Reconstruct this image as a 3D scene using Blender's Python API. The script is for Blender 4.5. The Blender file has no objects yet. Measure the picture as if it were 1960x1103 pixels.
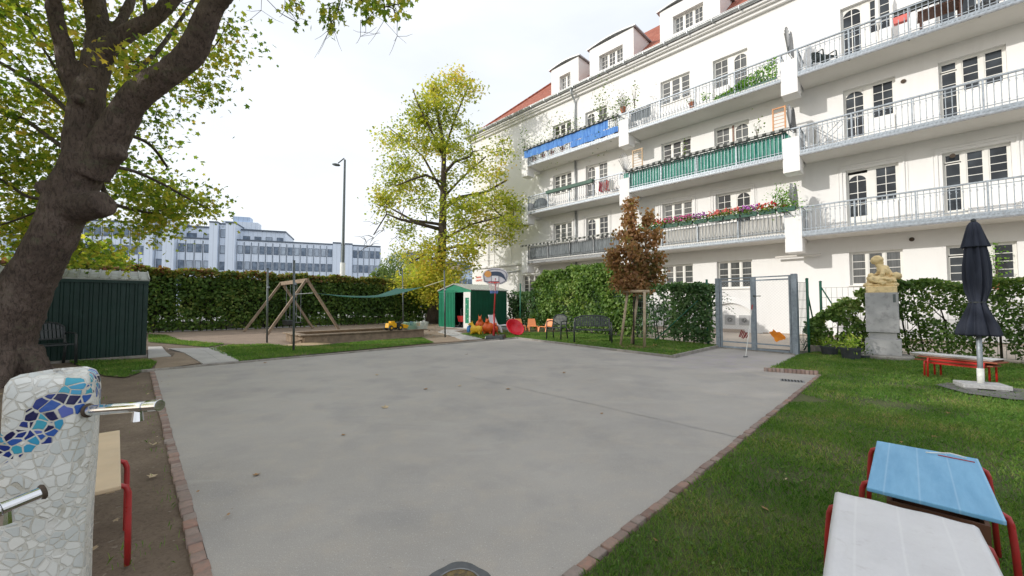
import bpy, math, random
import numpy as np
from mathutils import Vector, Matrix
PI = math.pi; R = math.radians
random.seed(7); rng = np.random.default_rng(7)
scene = bpy.context.scene
COL = scene.collection
# ---------------------------------------------------------------- camera maths (pixel of the 1960x1103 photograph -> world)
FPX, CX, CY, EYE = 756.0, 980.0, 551.5, 1.25
PIT = math.atan(30/756.0)
def ray(u, v):
    x, y, z = u-CX, FPX, CY-v
    c, s = math.cos(PIT), math.sin(PIT)
    return x/FPX, (y*c-z*s)/FPX, (y*s+z*c)/FPX
def G(u, v, z=0.0):
    r = ray(u, v); t = (z-EYE)/r[2]
    return Vector((r[0]*t, r[1]*t, z))
def P(u, v, Y):
    r = ray(u, v); t = Y/r[1]
    return Vector((r[0]*t, Y, EYE+r[2]*t))
S2 = math.sqrt(0.5)
ES = Vector((S2, -S2, 0)); E2 = Vector((S2, S2, 0))
D0 = 19.2

# ---------------------------------------------------------------- materials
class NT:
    def __init__(s, name):
        s.m = bpy.data.materials.new(name); s.m.use_nodes = True
        s.t = s.m.node_tree; s.n = s.t.nodes; s.l = s.t.links
        s.b = s.n['Principled BSDF']; s.out = s.n['Material Output']
        s.tc = s.n.new('ShaderNodeTexCoord')
    def co(s, world=False):
        if world:
            g = s.n.new('ShaderNodeNewGeometry'); return g.outputs['Position']
        return s.tc.outputs['Object']
    def noise(s, scale, detail=3, rough=.55, vec=None, dist=0):
        n = s.n.new('ShaderNodeTexNoise'); n.inputs['Scale'].default_value = scale
        n.inputs['Detail'].default_value = detail; n.inputs['Roughness'].default_value = rough
        n.inputs['Distortion'].default_value = dist
        s.l.new(vec if vec is not None else s.co(), n.inputs['Vector']); return n.outputs['Fac']
    def voro(s, scale, feature='F1', vec=None, rnd=1):
        n = s.n.new('ShaderNodeTexVoronoi'); n.feature = feature; n.inputs['Scale'].default_value = scale
        n.inputs['Randomness'].default_value = rnd
        s.l.new(vec if vec is not None else s.co(), n.inputs['Vector']); return n
    def ramp(s, fac, stops, interp='LINEAR'):
        n = s.n.new('ShaderNodeValToRGB'); e = n.color_ramp.elements; n.color_ramp.interpolation = interp
        while len(e) < len(stops): e.new(.5)
        for i, (p, c) in enumerate(stops):
            e[i].position = p; e[i].color = (c, c, c, 1) if isinstance(c, (int, float)) else (*c, 1)
        s.l.new(fac, n.inputs['Fac']); return n.outputs['Color']
    def mix(s, fac, a, b, mode='MIX'):
        n = s.n.new('ShaderNodeMixRGB'); n.blend_type = mode
        for i, x in ((0, fac), (1, a), (2, b)):
            if isinstance(x, (int, float)): n.inputs[i].default_value = x if i == 0 else (x, x, x, 1)
            elif isinstance(x, tuple): n.inputs[i].default_value = (*x, 1)
            else: s.l.new(x, n.inputs[i])
        return n.outputs[0]
    def math(s, op, a, b=0.0, clamp=False):
        n = s.n.new('ShaderNodeMath'); n.operation = op; n.use_clamp = clamp
        for i, x in ((0, a), (1, b)):
            if isinstance(x, (int, float)): n.inputs[i].default_value = x
            else: s.l.new(x, n.inputs[i])
        return n.outputs[0]
    def sep(s, vec):
        n = s.n.new('ShaderNodeSeparateXYZ'); s.l.new(vec, n.inputs[0]); return n.outputs
    def mapping(s, vec, scale=(1, 1, 1), rot=(0, 0, 0), loc=(0, 0, 0)):
        n = s.n.new('ShaderNodeMapping'); s.l.new(vec, n.inputs['Vector'])
        n.inputs['Scale'].default_value = scale; n.inputs['Rotation'].default_value = rot; n.inputs['Location'].default_value = loc
        return n.outputs[0]
    def attr(s, name):
        n = s.n.new('ShaderNodeAttribute'); n.attribute_name = name; return n.outputs['Fac']
    def bump(s, h, strength=.3, dist=.01):
        n = s.n.new('ShaderNodeBump'); n.inputs['Strength'].default_value = strength; n.inputs['Distance'].default_value = dist
        s.l.new(h, n.inputs['Height'])
        if s.b.inputs['Normal'].is_linked: s.l.new(s.b.inputs['Normal'].links[0].from_socket, n.inputs['Normal'])
        s.l.new(n.outputs['Normal'], s.b.inputs['Normal'])
    def col(s, x):
        if isinstance(x, tuple): s.b.inputs['Base Color'].default_value = (*x, 1)
        else: s.l.new(x, s.b.inputs['Base Color'])
    def rough(s, x):
        if isinstance(x, (int, float)): s.b.inputs['Roughness'].default_value = x
        else: s.l.new(x, s.b.inputs['Roughness'])
    def metal(s, x): s.b.inputs['Metallic'].default_value = x
def shade(c, k): return tuple(min(1, x*k) for x in c)
def simple(name, c, rough=.5, var=.18, scale=6, metal=0, bump=.15, bscale=60, bdist=.004, dirt=None):
    t = NT(name); f = t.noise(scale, 5)
    c1 = t.mix(t.ramp(f, [(.3, 0.), (.7, 1.)]), shade(c, 1-var), shade(c, 1+var*.6))
    if dirt:
        d = t.noise(scale*2.3, 6, .7); c1 = t.mix(t.ramp(d, [(.52, 0.), (.72, 1.)]), c1, dirt)
    t.col(c1); t.metal(metal)
    r = t.noise(scale*3, 3); t.rough(t.ramp(r, [(.3, max(.02, rough-.08)), (.7, min(1, rough+.1))]))
    if bump: t.bump(t.noise(bscale, 3), bump, bdist)
    return t.m
def leafmat(name, stops, trans=.35, zscale=None, rough=.55, nscale=.7):
    """leaf colour from a per-leaf random number mixed with a slow noise through the plant"""
    t = NT(name); a = t.attr('rnd'); n = t.noise(nscale, 2, .5, t.co(True))
    f = t.math('ADD', t.math('MULTIPLY', a, .55), t.math('MULTIPLY', t.math('SUBTRACT', n, .28), 1.05), True)
    c = t.ramp(f, stops); t.col(c); t.rough(rough)
    t.b.inputs['Specular IOR Level'].default_value = .25
    tr = t.n.new('ShaderNodeBsdfTranslucent')
    c2 = t.mix(1.0, c, (1.5, 1.6, .75), 'MULTIPLY'); t.l.new(c2, tr.inputs['Color'])
    mx = t.n.new('ShaderNodeMixShader'); mx.inputs[0].default_value = trans
    t.l.new(t.b.outputs[0], mx.inputs[1]); t.l.new(tr.outputs[0], mx.inputs[2]); t.l.new(mx.outputs[0], t.out.inputs['Surface'])
    return t.m

# ---------------------------------------------------------------- mesh building
class MB:
    def __init__(s): s.v = []; s.f = []
    def add(s, vs, fs):
        o = len(s.v); s.v += [tuple(x) for x in vs]; s.f += [tuple(i+o for i in f) for f in fs]; return s
    def box(s, a, b):
        x0, y0, z0 = a; x1, y1, z1 = b
        return s.add([(x0,y0,z0),(x1,y0,z0),(x1,y1,z0),(x0,y1,z0),(x0,y0,z1),(x1,y0,z1),(x1,y1,z1),(x0,y1,z1)],
                     [(3,2,1,0),(4,5,6,7),(0,1,5,4),(1,2,6,5),(2,3,7,6),(3,0,4,7)])
    def hex(s, base, top):  # two quads (ccw from above)
        return s.add(list(base)+list(top), [(3,2,1,0),(4,5,6,7),(0,1,5,4),(1,2,6,5),(2,3,7,6),(3,0,4,7)])
    def bar(s, a, b, w, h, up=(0,0,1)):
        a, b, up = Vector(a), Vector(b), Vector(up); d = (b-a).normalized(); sd = d.cross(up)
        if sd.length < 1e-4: sd = d.cross(Vector((1,0,0)))
        sd.normalize(); u = sd.cross(d); q = []
        for p in (a, b):
            for i, j in ((-1,-1),(1,-1),(1,1),(-1,1)): q.append(p+sd*(w/2*i)+u*(h/2*j))
        return s.add(q, [(3,2,1,0),(4,5,6,7),(0,1,5,4),(1,2,6,5),(2,3,7,6),(3,0,4,7)])
    def tube(s, pts, r, n=8, caps=True):
        pts = [Vector(p) for p in pts]; k = len(pts)
        if isinstance(r, (int, float)): r = [r]*k
        q = []; prev = None
        for i, p in enumerate(pts):
            d = (pts[min(i+1,k-1)]-pts[max(i-1,0)]).normalized()
            ref = prev if prev is not None else (Vector((0,0,1)) if abs(d.z) < .9 else Vector((1,0,0)))
            sd = ref - d*ref.dot(d)
            if sd.length < 1e-5: sd = d.orthogonal()
            sd.normalize(); prev = sd; t = d.cross(sd)
            for j in range(n):
                a = 2*PI*j/n; q.append(p+sd*(r[i]*math.cos(a))+t*(r[i]*math.sin(a)))
        f = [(i*n+j, i*n+(j+1)%n, (i+1)*n+(j+1)%n, (i+1)*n+j) for i in range(k-1) for j in range(n)]
        if caps: f += [tuple(reversed(range(n))), tuple(range((k-1)*n, k*n))]
        return s.add(q, f)
    def lathe(s, prof, n=24, c=(0,0,0), axis=None, fn=None):
        q = []; k = len(prof)
        for i, (r, z) in enumerate(prof):
            for j in range(n):
                a = 2*PI*j/n; rr = r*(fn(a, z) if fn else 1); q.append(Vector((rr*math.cos(a), rr*math.sin(a), z)))
        if axis is not None:
            m = Vector((0,0,1)).rotation_difference(Vector(axis).normalized()).to_matrix(); q = [m@x for x in q]
        c = Vector(c); q = [x+c for x in q]
        f = [(i*n+j, i*n+(j+1)%n, (i+1)*n+(j+1)%n, (i+1)*n+j) for i in range(k-1) for j in range(n)]
        f += [tuple(reversed(range(n))), tuple(range((k-1)*n, k*n))]
        return s.add(q, f)
    def ell(s, c, r, n=14, m=8, rot=None):
        if isinstance(r, (int, float)): r = (r, r, r)
        q = []; f = []
        for i in range(1, m):
            t = PI*i/m
            for j in range(n):
                a = 2*PI*j/n; q.append(Vector((r[0]*math.sin(t)*math.cos(a), r[1]*math.sin(t)*math.sin(a), -r[2]*math.cos(t))))
        q += [Vector((0,0,-r[2])), Vector((0,0,r[2]))]; L = len(q)
        for i in range(m-2):
            for j in range(n): f.append((i*n+j, i*n+(j+1)%n, (i+1)*n+(j+1)%n, (i+1)*n+j))
        for j in range(n):
            f.append(((j+1)%n, j, L-2)); f.append(((m-2)*n+j, (m-2)*n+(j+1)%n, L-1))
        if rot is not None: q = [rot@x for x in q]
        c = Vector(c); return s.add([x+c for x in q], f)
    def prism(s, poly, z0, z1):
        n = len(poly); q = [(x,y,z0) for x,y in poly]+[(x,y,z1) for x,y in poly]
        return s.add(q, [tuple(reversed(range(n))), tuple(range(n,2*n))]+[(i,(i+1)%n,n+(i+1)%n,n+i) for i in range(n)])
    def plate(s, poly3, thick):   # planar polygon given in 3D, extruded by vector
        n = len(poly3); t = Vector(thick); q = [Vector(p) for p in poly3]; q += [p+t for p in q]
        return s.add(q, [tuple(reversed(range(n))), tuple(range(n,2*n))]+[(i,(i+1)%n,n+(i+1)%n,n+i) for i in range(n)])
    def grid(s, fn, nu, nv):
        q = [fn(i/nu, j/nv) for j in range(nv+1) for i in range(nu+1)]
        return s.add(q, [(j*(nu+1)+i, j*(nu+1)+i+1, (j+1)*(nu+1)+i+1, (j+1)*(nu+1)+i) for j in range(nv) for i in range(nu)])
    def build(s, name, mat, parent=None, smooth=False, bevel=0, solid=0, remesh=0, sm_iter=0, disp=None):
        me = bpy.data.meshes.new(name); me.from_pydata(s.v, [], s.f); me.update()
        if smooth: me.polygons.foreach_set('use_smooth', [True]*len(me.polygons))
        me.materials.append(mat); o = bpy.data.objects.new(name, me); COL.objects.link(o)
        if parent is not None: o.parent = parent
        if solid:
            m = o.modifiers.new('solid', 'SOLIDIFY'); m.thickness = solid; m.offset = 0
        if bevel:
            m = o.modifiers.new('bevel', 'BEVEL'); m.width = bevel; m.segments = 2; m.limit_method = 'ANGLE'; m.angle_limit = R(40)
        if remesh:
            m = o.modifiers.new('remesh', 'REMESH'); m.mode = 'VOXEL'; m.voxel_size = remesh; m.use_smooth_shade = True
        if sm_iter:
            m = o.modifiers.new('smooth', 'SMOOTH'); m.iterations = sm_iter; m.factor = .5
        if disp:
            for (sz, st) in disp:
                tx = bpy.data.textures.new(name+'_relief', 'CLOUDS'); tx.noise_scale = sz; tx.noise_depth = 3
                m = o.modifiers.new('relief', 'DISPLACE'); m.texture = tx; m.strength = st; m.mid_level = .5; m.texture_coords = 'LOCAL'
        return o
def np_mesh(name, verts, loops, sizes, mat, parent=None, rnd=None, smooth=False):
    """verts (N,3); loops flat vertex indices; sizes per face"""
    me = bpy.data.meshes.new(name); nf = len(sizes)
    me.vertices.add(len(verts)); me.vertices.foreach_set('co', np.asarray(verts, np.float32).ravel())
    me.loops.add(len(loops)); me.loops.foreach_set('vertex_index', np.asarray(loops, np.int32))
    me.polygons.add(nf); st = np.zeros(nf, np.int32); st[1:] = np.cumsum(sizes)[:-1]
    me.polygons.foreach_set('loop_start', st)
    if rnd is not None:
        at = me.attributes.new('rnd', 'FLOAT', 'FACE'); at.data.foreach_set('value', np.asarray(rnd, np.float32))
    me.update(calc_edges=True); me.materials.append(mat)
    o = bpy.data.objects.new(name, me); COL.objects.link(o)
    if parent is not None: o.parent = parent
    return o
LEAFT = {
 'oval': (np.array([(0,0,0),(.42,.32,.06),(.36,.72,.05),(0,1,0),(-.36,.72,.05),(-.42,.32,.06)]), [[0,1,2,3],[0,3,4,5]]),
 'maple': (np.array([(0,0,0),(.5,.05,.0),(.32,.3,.02),(.62,.62,-.06),(.22,.62,.03),(0,1.05,-.08),(-.22,.62,.03),(-.62,.62,-.06),(-.32,.3,.02),(-.5,.05,0)]), [[0,1,2,3,4,5],[0,5,6,7,8,9]]),
 'narrow': (np.array([(0,0,0),(.2,.4,.05),(0,1,0),(-.2,.4,.05)]), [[0,1,2],[0,2,3]]),
}
def leaves(name, pts, size, mat, parent=None, kind='oval', droop=.35, up=.55, jitter=.35):
    pts = np.asarray(pts, float); n = len(pts); T, F = LEAFT[kind]; k = len(T)
    nrm = rng.normal(size=(n,3)); nrm[:,2] = np.abs(nrm[:,2])*.6+up*1.4
    nrm /= np.linalg.norm(nrm, axis=1)[:,None]
    d = rng.normal(size=(n,3)); d[:,2] -= droop
    d -= nrm*np.sum(d*nrm, axis=1)[:,None]; d /= np.linalg.norm(d, axis=1)[:,None]+1e-9
    x = np.cross(d, nrm); s = size*(1+jitter*rng.uniform(-1,1,n))[:,None]
    V = pts[:,None,:]+(T[None,:,0,None]*x[:,None,:]+T[None,:,1,None]*d[:,None,:]+T[None,:,2,None]*nrm[:,None,:])*s[:,:,None]
    L = np.concatenate([np.array(f) for f in F]); loops = (np.arange(n)[:,None]*k+L[None,:]).ravel()
    sizes = np.tile([len(f) for f in F], n); r = np.repeat(rng.uniform(0,1,n), len(F))
    return np_mesh(name, V.reshape(-1,3), loops, sizes, mat, parent, r)
def inpoly(x, y, poly):
    c = np.zeros(len(x), bool); n = len(poly)
    for i in range(n):
        x1, y1 = poly[i][:2]; x2, y2 = poly[(i+1)%n][:2]
        if y1 == y2: continue
        m = ((y1 > y) != (y2 > y)) & (x < (x2-x1)*(y-y1)/(y2-y1)+x1); c ^= m
    return c

# ---------------------------------------------------------------- tagging
def tag(o, label=None, cat=None, group=None, kind=None):
    if label: o['label'] = label
    if cat: o['category'] = cat
    if group: o['group'] = group
    if kind: o['kind'] = kind
    return o
def thing(name, label, cat, loc=(0,0,0), rz=0.0, group=None):
    o = bpy.data.objects.new(name, None); COL.objects.link(o); o.empty_display_size = .2
    o.location = loc; o.rotation_euler = (0,0,rz); return tag(o, label, cat, group)
def copy_tree(o, parent=None, loc=None, rz=None, label=None, scale=None):
    kids = [c for c in COL.objects if c.parent == o]
    c = o.copy(); COL.objects.link(c); c.parent = parent
    if loc is not None: c.location = loc
    if rz is not None: c.rotation_euler = (0,0,rz)
    if scale is not None: c.scale = (scale,)*3
    if label: c['label'] = label
    for k in kids: copy_tree(k, c)
    return c
def struct(mb, name, mat, **k): return tag(mb.build(name, mat, **k), kind='structure')
# ================================================================ world, sun, camera
SUN = Vector((-1.414, -.424, .57)).normalized()
el = math.asin(SUN.z); az = math.atan2(SUN.x, SUN.y)   # from +Y, clockwise
w = bpy.data.worlds.new('World'); scene.world = w; w.use_nodes = True
wt = w.node_tree; bg = wt.nodes['Background']
sky = wt.nodes.new('ShaderNodeTexSky'); sky.sky_type = 'NISHITA'; sky.sun_disc = False
sky.sun_elevation = el; sky.sun_rotation = az; sky.air_density = 1.0; sky.dust_density = 2.5; sky.ozone_density = 1.0
tcw = wt.nodes.new('ShaderNodeTexCoord'); mp = wt.nodes.new('ShaderNodeMapping'); mp.inputs['Scale'].default_value = (1, 1, 3)
nz = wt.nodes.new('ShaderNodeTexNoise'); nz.inputs['Scale'].default_value = 1.6; nz.inputs['Detail'].default_value = 5
rp = wt.nodes.new('ShaderNodeValToRGB'); rp.color_ramp.elements[0].position = .3; rp.color_ramp.elements[0].color = (.70,.70,.70,1)
rp.color_ramp.elements[1].position = .7; rp.color_ramp.elements[1].color = (.96,.96,.96,1)
mxw = wt.nodes.new('ShaderNodeMixRGB'); mxw.inputs[2].default_value = (6.6, 6.85, 7.2, 1)   # thin bright overcast veil
wt.links.new(tcw.outputs['Generated'], mp.inputs['Vector']); wt.links.new(mp.outputs[0], nz.inputs['Vector'])
wt.links.new(nz.outputs['Fac'], rp.inputs['Fac']); wt.links.new(rp.outputs[0], mxw.inputs[0])
wt.links.new(sky.outputs[0], mxw.inputs[1]); wt.links.new(mxw.outputs[0], bg.inputs['Color']); bg.inputs['Strength'].default_value = .125
sl = bpy.data.lights.new('sun', 'SUN'); sl.energy = 2.0; sl.angle = R(.8); sl.color = (1, .955, .89)
so = bpy.data.objects.new('sun', sl); COL.objects.link(so); so.rotation_euler = SUN.to_track_quat('Z', 'Y').to_euler()
cd = bpy.data.cameras.new('camera'); cam = bpy.data.objects.new('camera', cd); COL.objects.link(cam)
cam.location = (0, 0, EYE); cam.rotation_euler = (PI/2+PIT, 0, 0)
cd.sensor_width = 36; cd.lens = FPX/1960*36; cd.clip_start = .05; cd.clip_end = 1500
scene.camera = cam
vs = scene.view_settings; vs.view_transform = 'Standard'; vs.look = 'None'; vs.exposure = .46; vs.gamma = 1

# ================================================================ ground surfaces
def court_mat():
    t = NT('court_asphalt'); co = t.co(True)
    n1 = t.noise(.5, 5, .6, co); n2 = t.noise(260, 2, .6, co); n3 = t.noise(3.5, 5, .7, co)
    c = t.mix(t.ramp(n1, [(.3,0.),(.7,1.)]), (.335,.31,.28), (.435,.405,.37))
    c = t.mix(t.math('MULTIPLY', t.ramp(n3, [(.48,0.),(.72,1.)]), .55), c, (.46,.40,.33))
    c = t.mix(t.math('MULTIPLY', t.ramp(t.noise(1.3,4,.6,t.mapping(co,loc=(9,4,0))), [(.5,0.),(.75,1.)]), .6), c, (.24,.235,.235))
    sm_ = t.noise(.9,6,.75,t.mapping(co,scale=(.6,2.4,1),rot=(0,0,.25),loc=(2,5,0)),1.2); c = t.mix(t.ramp(sm_, [(.56,0.),(.72,.45)]), c, (.47,.44,.40))
    sp2 = t.noise(34,3,.7,co); c = t.mix(t.ramp(sp2, [(.68,0.),(.74,.65)]), c, (.14,.11,.085))
    c = t.mix(t.math('MULTIPLY', t.ramp(n2, [(.35,1.),(.55,0.)]), .45), c, (.16,.16,.16))
    c = t.mix(t.math('MULTIPLY', t.ramp(t.noise(110,2,.5,co), [(.62,0.),(.7,1.)]), .5), c, (.62,.60,.57))
    # chalk: violet near the gate
    sp = t.n.new('ShaderNodeVectorMath'); sp.operation = 'DISTANCE'; t.l.new(co, sp.inputs[0]); sp.inputs[1].default_value = (4.6, 9.0, 0)
    m = t.math('MULTIPLY', t.ramp(sp.outputs['Value'], [(.0,1.),(1.,0.)]), 1); 
    dn = t.math('SUBTRACT', 1.0, t.math('MULTIPLY', sp.outputs['Value'], .45), True)
    ch = t.math('MULTIPLY', dn, t.ramp(t.noise(2.6,5,.75,t.mapping(co,scale=(1,2.2,1),rot=(0,0,.6))), [(.5,0.),(.66,1.)]))
    c = t.mix(t.math('MULTIPLY', ch, .55), c, (.40,.30,.52))
    t.col(c); t.rough(.82); t.bump(n2, .35, .004); t.bump(t.noise(1.5,3,.5,co), .15, .02); return t.m
M = {}
M['court'] = court_mat()
def soil_mat():
    t = NT('soil'); co = t.co(True)
    c = t.ramp(t.noise(1.4,6,.65,co), [(.3,(.115,.082,.056)),(.55,(.18,.135,.095)),(.75,(.26,.20,.145))])
    c = t.mix(t.ramp(t.noise(50,3,.7,co), [(.35,.55),(.5,0.)]), c, (.07,.05,.035))
    c = t.mix(t.ramp(t.noise(26,3,.6,co), [(.66,0.),(.72,.6)]), c, (.34,.30,.24))
    t.col(c); t.rough(.95); t.bump(t.noise(14,6,.7,co), .9, .03); return t.m
M['soil'] = soil_mat()
def lawn_mat():
    t = NT('lawn_turf'); co = t.co(True)
    c = t.ramp(t.noise(2.0,5,.65,co), [(.3,(.07,.095,.025)),(.55,(.12,.135,.045)),(.75,(.20,.17,.08))])
    c = t.mix(t.ramp(t.noise(1.1,4,.7,t.mapping(co,loc=(3,8,0))), [(.54,0.),(.68,.85)]), c, (.20,.15,.095))
    c = t.mix(t.ramp(t.noise(90,3,.7,co), [(.3,.7),(.55,0.)]), c, (.02,.035,.01))
    t.col(c); t.rough(.95); t.bump(t.noise(70,4,.7,co), 1., .03); return t.m
M['lawn'] = lawn_mat()
def sandmat(name, a, b, d, sc=2.2):
    t = NT(name); co = t.co(True)
    c = t.mix(t.ramp(t.noise(sc,5,.65,co), [(.35,0.),(.65,1.)]), a, b)
    c = t.mix(t.ramp(t.noise(45,4,.75,co), [(.35,.8),(.52,0.)]), c, d)
    t.col(c); t.rough(.95); t.bump(t.noise(30,5,.75,co), .8, .02); return t.m
M['gravel'] = sandmat('swing_bed_chippings', (.36,.27,.20), (.27,.205,.155), (.13,.095,.07))
M['sand'] = sandmat('play_sand', (.62,.47,.29), (.50,.37,.22), (.33,.24,.14))
M['drysoil'] = sandmat('dry_soil', (.36,.28,.20), (.27,.20,.14), (.15,.11,.075))
M['street'] = sandmat('street_asphalt', (.30,.29,.28), (.24,.235,.23), (.18,.175,.17), .4)
M['yard'] = sandmat('yard_gravel', (.66,.56,.47), (.56,.48,.40), (.42,.36,.30))
def slabmat():
    t = NT('concrete_slab'); co = t.co(True)
    c = t.mix(t.ramp(t.noise(2.5,5,.6,co), [(.3,0.),(.7,1.)]), (.40,.385,.365), (.52,.50,.47))
    c = t.mix(t.ramp(t.noise(80,3,.6,co), [(.35,.5),(.5,0.)]), c, (.30,.29,.27)); t.col(c); t.rough(.9); t.bump(t.noise(90,3,.6,co), .4, .004); return t.m
M['slab'] = slabmat()
M['concrete'] = simple('concrete', (.30,.28,.25), .9, .3, 5, bump=.5, bscale=40, bdist=.01, dirt=(.16,.14,.11))
def brickmat():
    t = NT('kerb_brick'); o = t.n.new('ShaderNodeObjectInfo'); co = t.co(True)
    a = t.attr('rnd'); c = t.ramp(a, [(0,(.21,.13,.105)),(.3,(.27,.19,.16)),(.6,(.29,.235,.205)),(.85,(.34,.20,.15)),(1,(.30,.27,.245))])
    c = t.mix(t.ramp(t.noise(30,5,.7,co), [(.45,0.),(.7,.8)]), c, (.20,.17,.145)); t.col(c); t.rough(.9); t.bump(t.noise(60,4,.7,co), .7, .008); return t.m
M['brick'] = brickmat()

def sheet(name, pts, z, mat, label=None):
    mb = MB(); mb.add([(p[0],p[1],z) for p in pts], [tuple(range(len(pts)))]); return struct(mb, name, mat)
# base ground reaches the horizon
sheet('ground', [(-700,-500),(700,-500),(700,900),(-700,900)], -.03, M['street'])
A_ = Vector((-.589,1.041,0)); B_ = Vector((5.36,6.98,0)); FL = Vector((-6.67,7.42,0)); FC = Vector((.09,14.28,0))
N1 = Vector((3.73,9.11,0)); GL = G(1376,666); GR = G(1524,679); N2 = Vector((4.66,7.36,0))
HL0 = Vector((-20.5,12.2,0)); HL1 = Vector((-6.3,26.4,0))     # street hedge
FD = 12.75                                                    # distance of the yard fence
# garden soil inside the fences
sheet('garden_soil', [(-30,-12),(24,-12),(19.2,-1.2),(-.2+FD*S2-3,FD*S2+3.2),(-2,21.5),(-6.0,26.6),(-32,1)], -.012, M['soil'])
sheet('yard_path', [tuple((E2*(FD+.15)+ES*24).xy),tuple((E2*19.19+ES*24).xy),tuple((E2*19.19-ES*24).xy),tuple((E2*(FD+.15)-ES*4).xy)], -.006, M['yard'])
court_pts = [A_, B_, N2, GR, GL, N1, FC, FL]
sheet('court', [tuple(p.xy) for p in court_pts], .0, M['court'])
# right lawn, front right strip, far lawn strip
def fl(s, off=0.0): return E2*(FD+.05+max(0,(-4.2-s))*.235+off)+ES*s
lawnR = [A_+ES*.07, B_+ES*.07, N2+Vector((.05,.05,0)), GR+Vector((.1,0,0)), E2*13.2+ES*-1.6, E2*13.2+ES*9, Vector((18,-4,0)), Vector((2,-6,0)), Vector((-3,-2.6,0))]
lawnR = [Vector(p) for p in lawnR]
sheet('lawn', [tuple(p.xy) for p in lawnR], .006, M['lawn'])
lawnF = [N1+Vector((.03,.03,0)), GL+Vector((-.04,.05,0)), fl(-4.1), fl(-13.4), G(990,630), G(880,640), G(921,649), FC+Vector((.02,.03,0))]
sheet('lawn_strip', [tuple(p.xy) for p in lawnF], .010, M['lawn'])
lawnS = [G(456,691), G(418,664), G(600,640), G(700,655), G(770,650), G(818,648), G(828,657)]
lawnS = [G(458,692), G(400,668), G(440,661), G(512,659), G(560,664), G(598,664), G(700,654), G(808,647), G(830,656.5)]
sheet('lawn_strip', [tuple(p.xy) for p in lawnS], .004, M['lawn'])
lawnL = [G(200,720), G(130,692), G(283,689), G(300,694), G(290,706), G(240,723)]
sheet('lawn_patch', [tuple(p.xy) for p in lawnL], .004, M['lawn'])
lawnM = [G(284,641), G(318,642), G(345,652), G(430,659), G(395,665), G(345,660), G(284,655)]
sheet('lawn_patch', [tuple(p.xy) for p in lawnM], .002, M['lawn'])
sheet('swing_bed', [tuple(p.xy) for p in [G(284,640), G(350,655), G(470,659), G(560,662), G(590,661), G(820,644), G(900,631), G(830,619), G(700,619.5), G(560,627), G(284,636.5)]], -.002, M['gravel'])
sheet('bare_soil', [tuple(p.xy) for p in [G(806,646), G(830,635), G(840,634), G(868,642), G(905,648.5), G(890,653), G(830,656.5)]], .001, M['drysoil'])
sheet('bare_soil', [tuple(p.xy) for p in [G(284,684), G(330,683), G(336,675), G(358,675), G(388,694), G(330,703), G(296,706), G(300,694)]], .0, M['drysoil'])
# paving slabs
def paving(quads, gap=.012):
    mb = MB()
    for q in quads:
        c = sum(q, Vector())/len(q); base = [p+(c-p).normalized()*gap for p in q]
        mb.hex([p+Vector((0,0,-.03)) for p in base], [p+Vector((0,0,.014)) for p in base])
    return struct(mb, 'paving_slabs', M['slab'], bevel=.004)
paving([[G(346,675),G(393,672),G(458,691),G(388,697)][k] for k in range(4)] and [[G(388,697),G(424,694),G(393,673.5),G(352,676)],[G(424,694),G(458,691.5),G(436,679),G(393,673.5)],[G(393,673.5),G(436,679),G(412,666),G(372,667)],
        [G(352,676),G(393,673.5),G(372,667),G(322,668)],[G(283,686),G(328,682),G(318,674),G(283,675)],[G(283,675),G(318,674),G(310,664),G(283,664.5)]])
paving([[G(886,651.5),G(924,649),G(893,640),G(858,642)],[G(858,642),G(893,640),G(868,634),G(838,636)],[G(838,636),G(868,634),G(890,632.2),G(850,631)]])
# kerbs
def blockkerb(name, a, b, w, l, z1, side, z0=-.05, gap=.008):
    d = (b-a); n = int(d.length/l); d.normalize(); s = Vector((d.y,-d.x,0))*side
    V = []; L = []; S = []; RN = []
    for i in range(n):
        p = a+d*(i*l+gap*.5+random.uniform(-.002,.002)); q = a+d*((i+1)*l-gap*.5); zt = z1+random.uniform(-.005,.004); ww = w*random.uniform(.92,1.05); off = s*random.uniform(-.006,.004)
        o = len(V); e = .003
        for (pp, qq, wa, wb, z) in ((p,q,0,ww,z0),(p,q,0,ww,zt-e),(p+d*e,q-d*e,e,ww-e,zt)):
            V += [pp+s*wa+off+Vector((0,0,z)), qq+s*wa+off+Vector((0,0,z)), qq+s*wb+off+Vector((0,0,z)), pp+s*wb+off+Vector((0,0,z))]
        r = random.random()
        for k in (0,4):
            for j in range(4): L += [o+k+j, o+k+(j+1)%4, o+k+4+(j+1)%4, o+k+4+j]; S.append(4); RN.append(r)
        L += [o+8,o+9,o+10,o+11]; S.append(4); RN.append(r)
    o = np_mesh(name, [tuple(v) for v in V], L, S, M['brick'], rnd=RN); return tag(o, kind='structure')
blockkerb('kerb', A_+ES*3, A_, .05, .10, .012, -1)
blockkerb('kerb', A_, FL, .062, .10, .010, -1)
blockkerb('kerb', A_, B_, .055, .105, .012, 1)
blockkerb('brick_edge', N2, B_+ES*.05, .07, .062, .07, -1, gap=.004)
def strip(name, pts, w, z1, mat, side=1, z0=-.06):
    mb = MB()
    for i in range(len(pts)-1):
        a, b = Vector(pts[i]), Vector(pts[i+1]); d = (b-a).normalized(); s = Vector((d.y,-d.x,0))*side*w
        q = [a,b,b+s,a+s] if side < 0 else [a,a+s,b+s,b]
        q = [a, b, b+s, a+s]
        if side > 0: q.reverse()
        mb.hex([p+Vector((0,0,z0)) for p in q], [p+Vector((0,0,z1)) for p in q])
    return struct(mb, name, mat, bevel=.006)
strip('kerb', [FL-ES*0+E2*-.3, FC], .05, .035, M['concrete'], -1)
strip('kerb', [FC, N1], .05, .055, M['concrete'], -1)
strip('kerb', [N1, GL], .06, .075, M['concrete'], -1)
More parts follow.
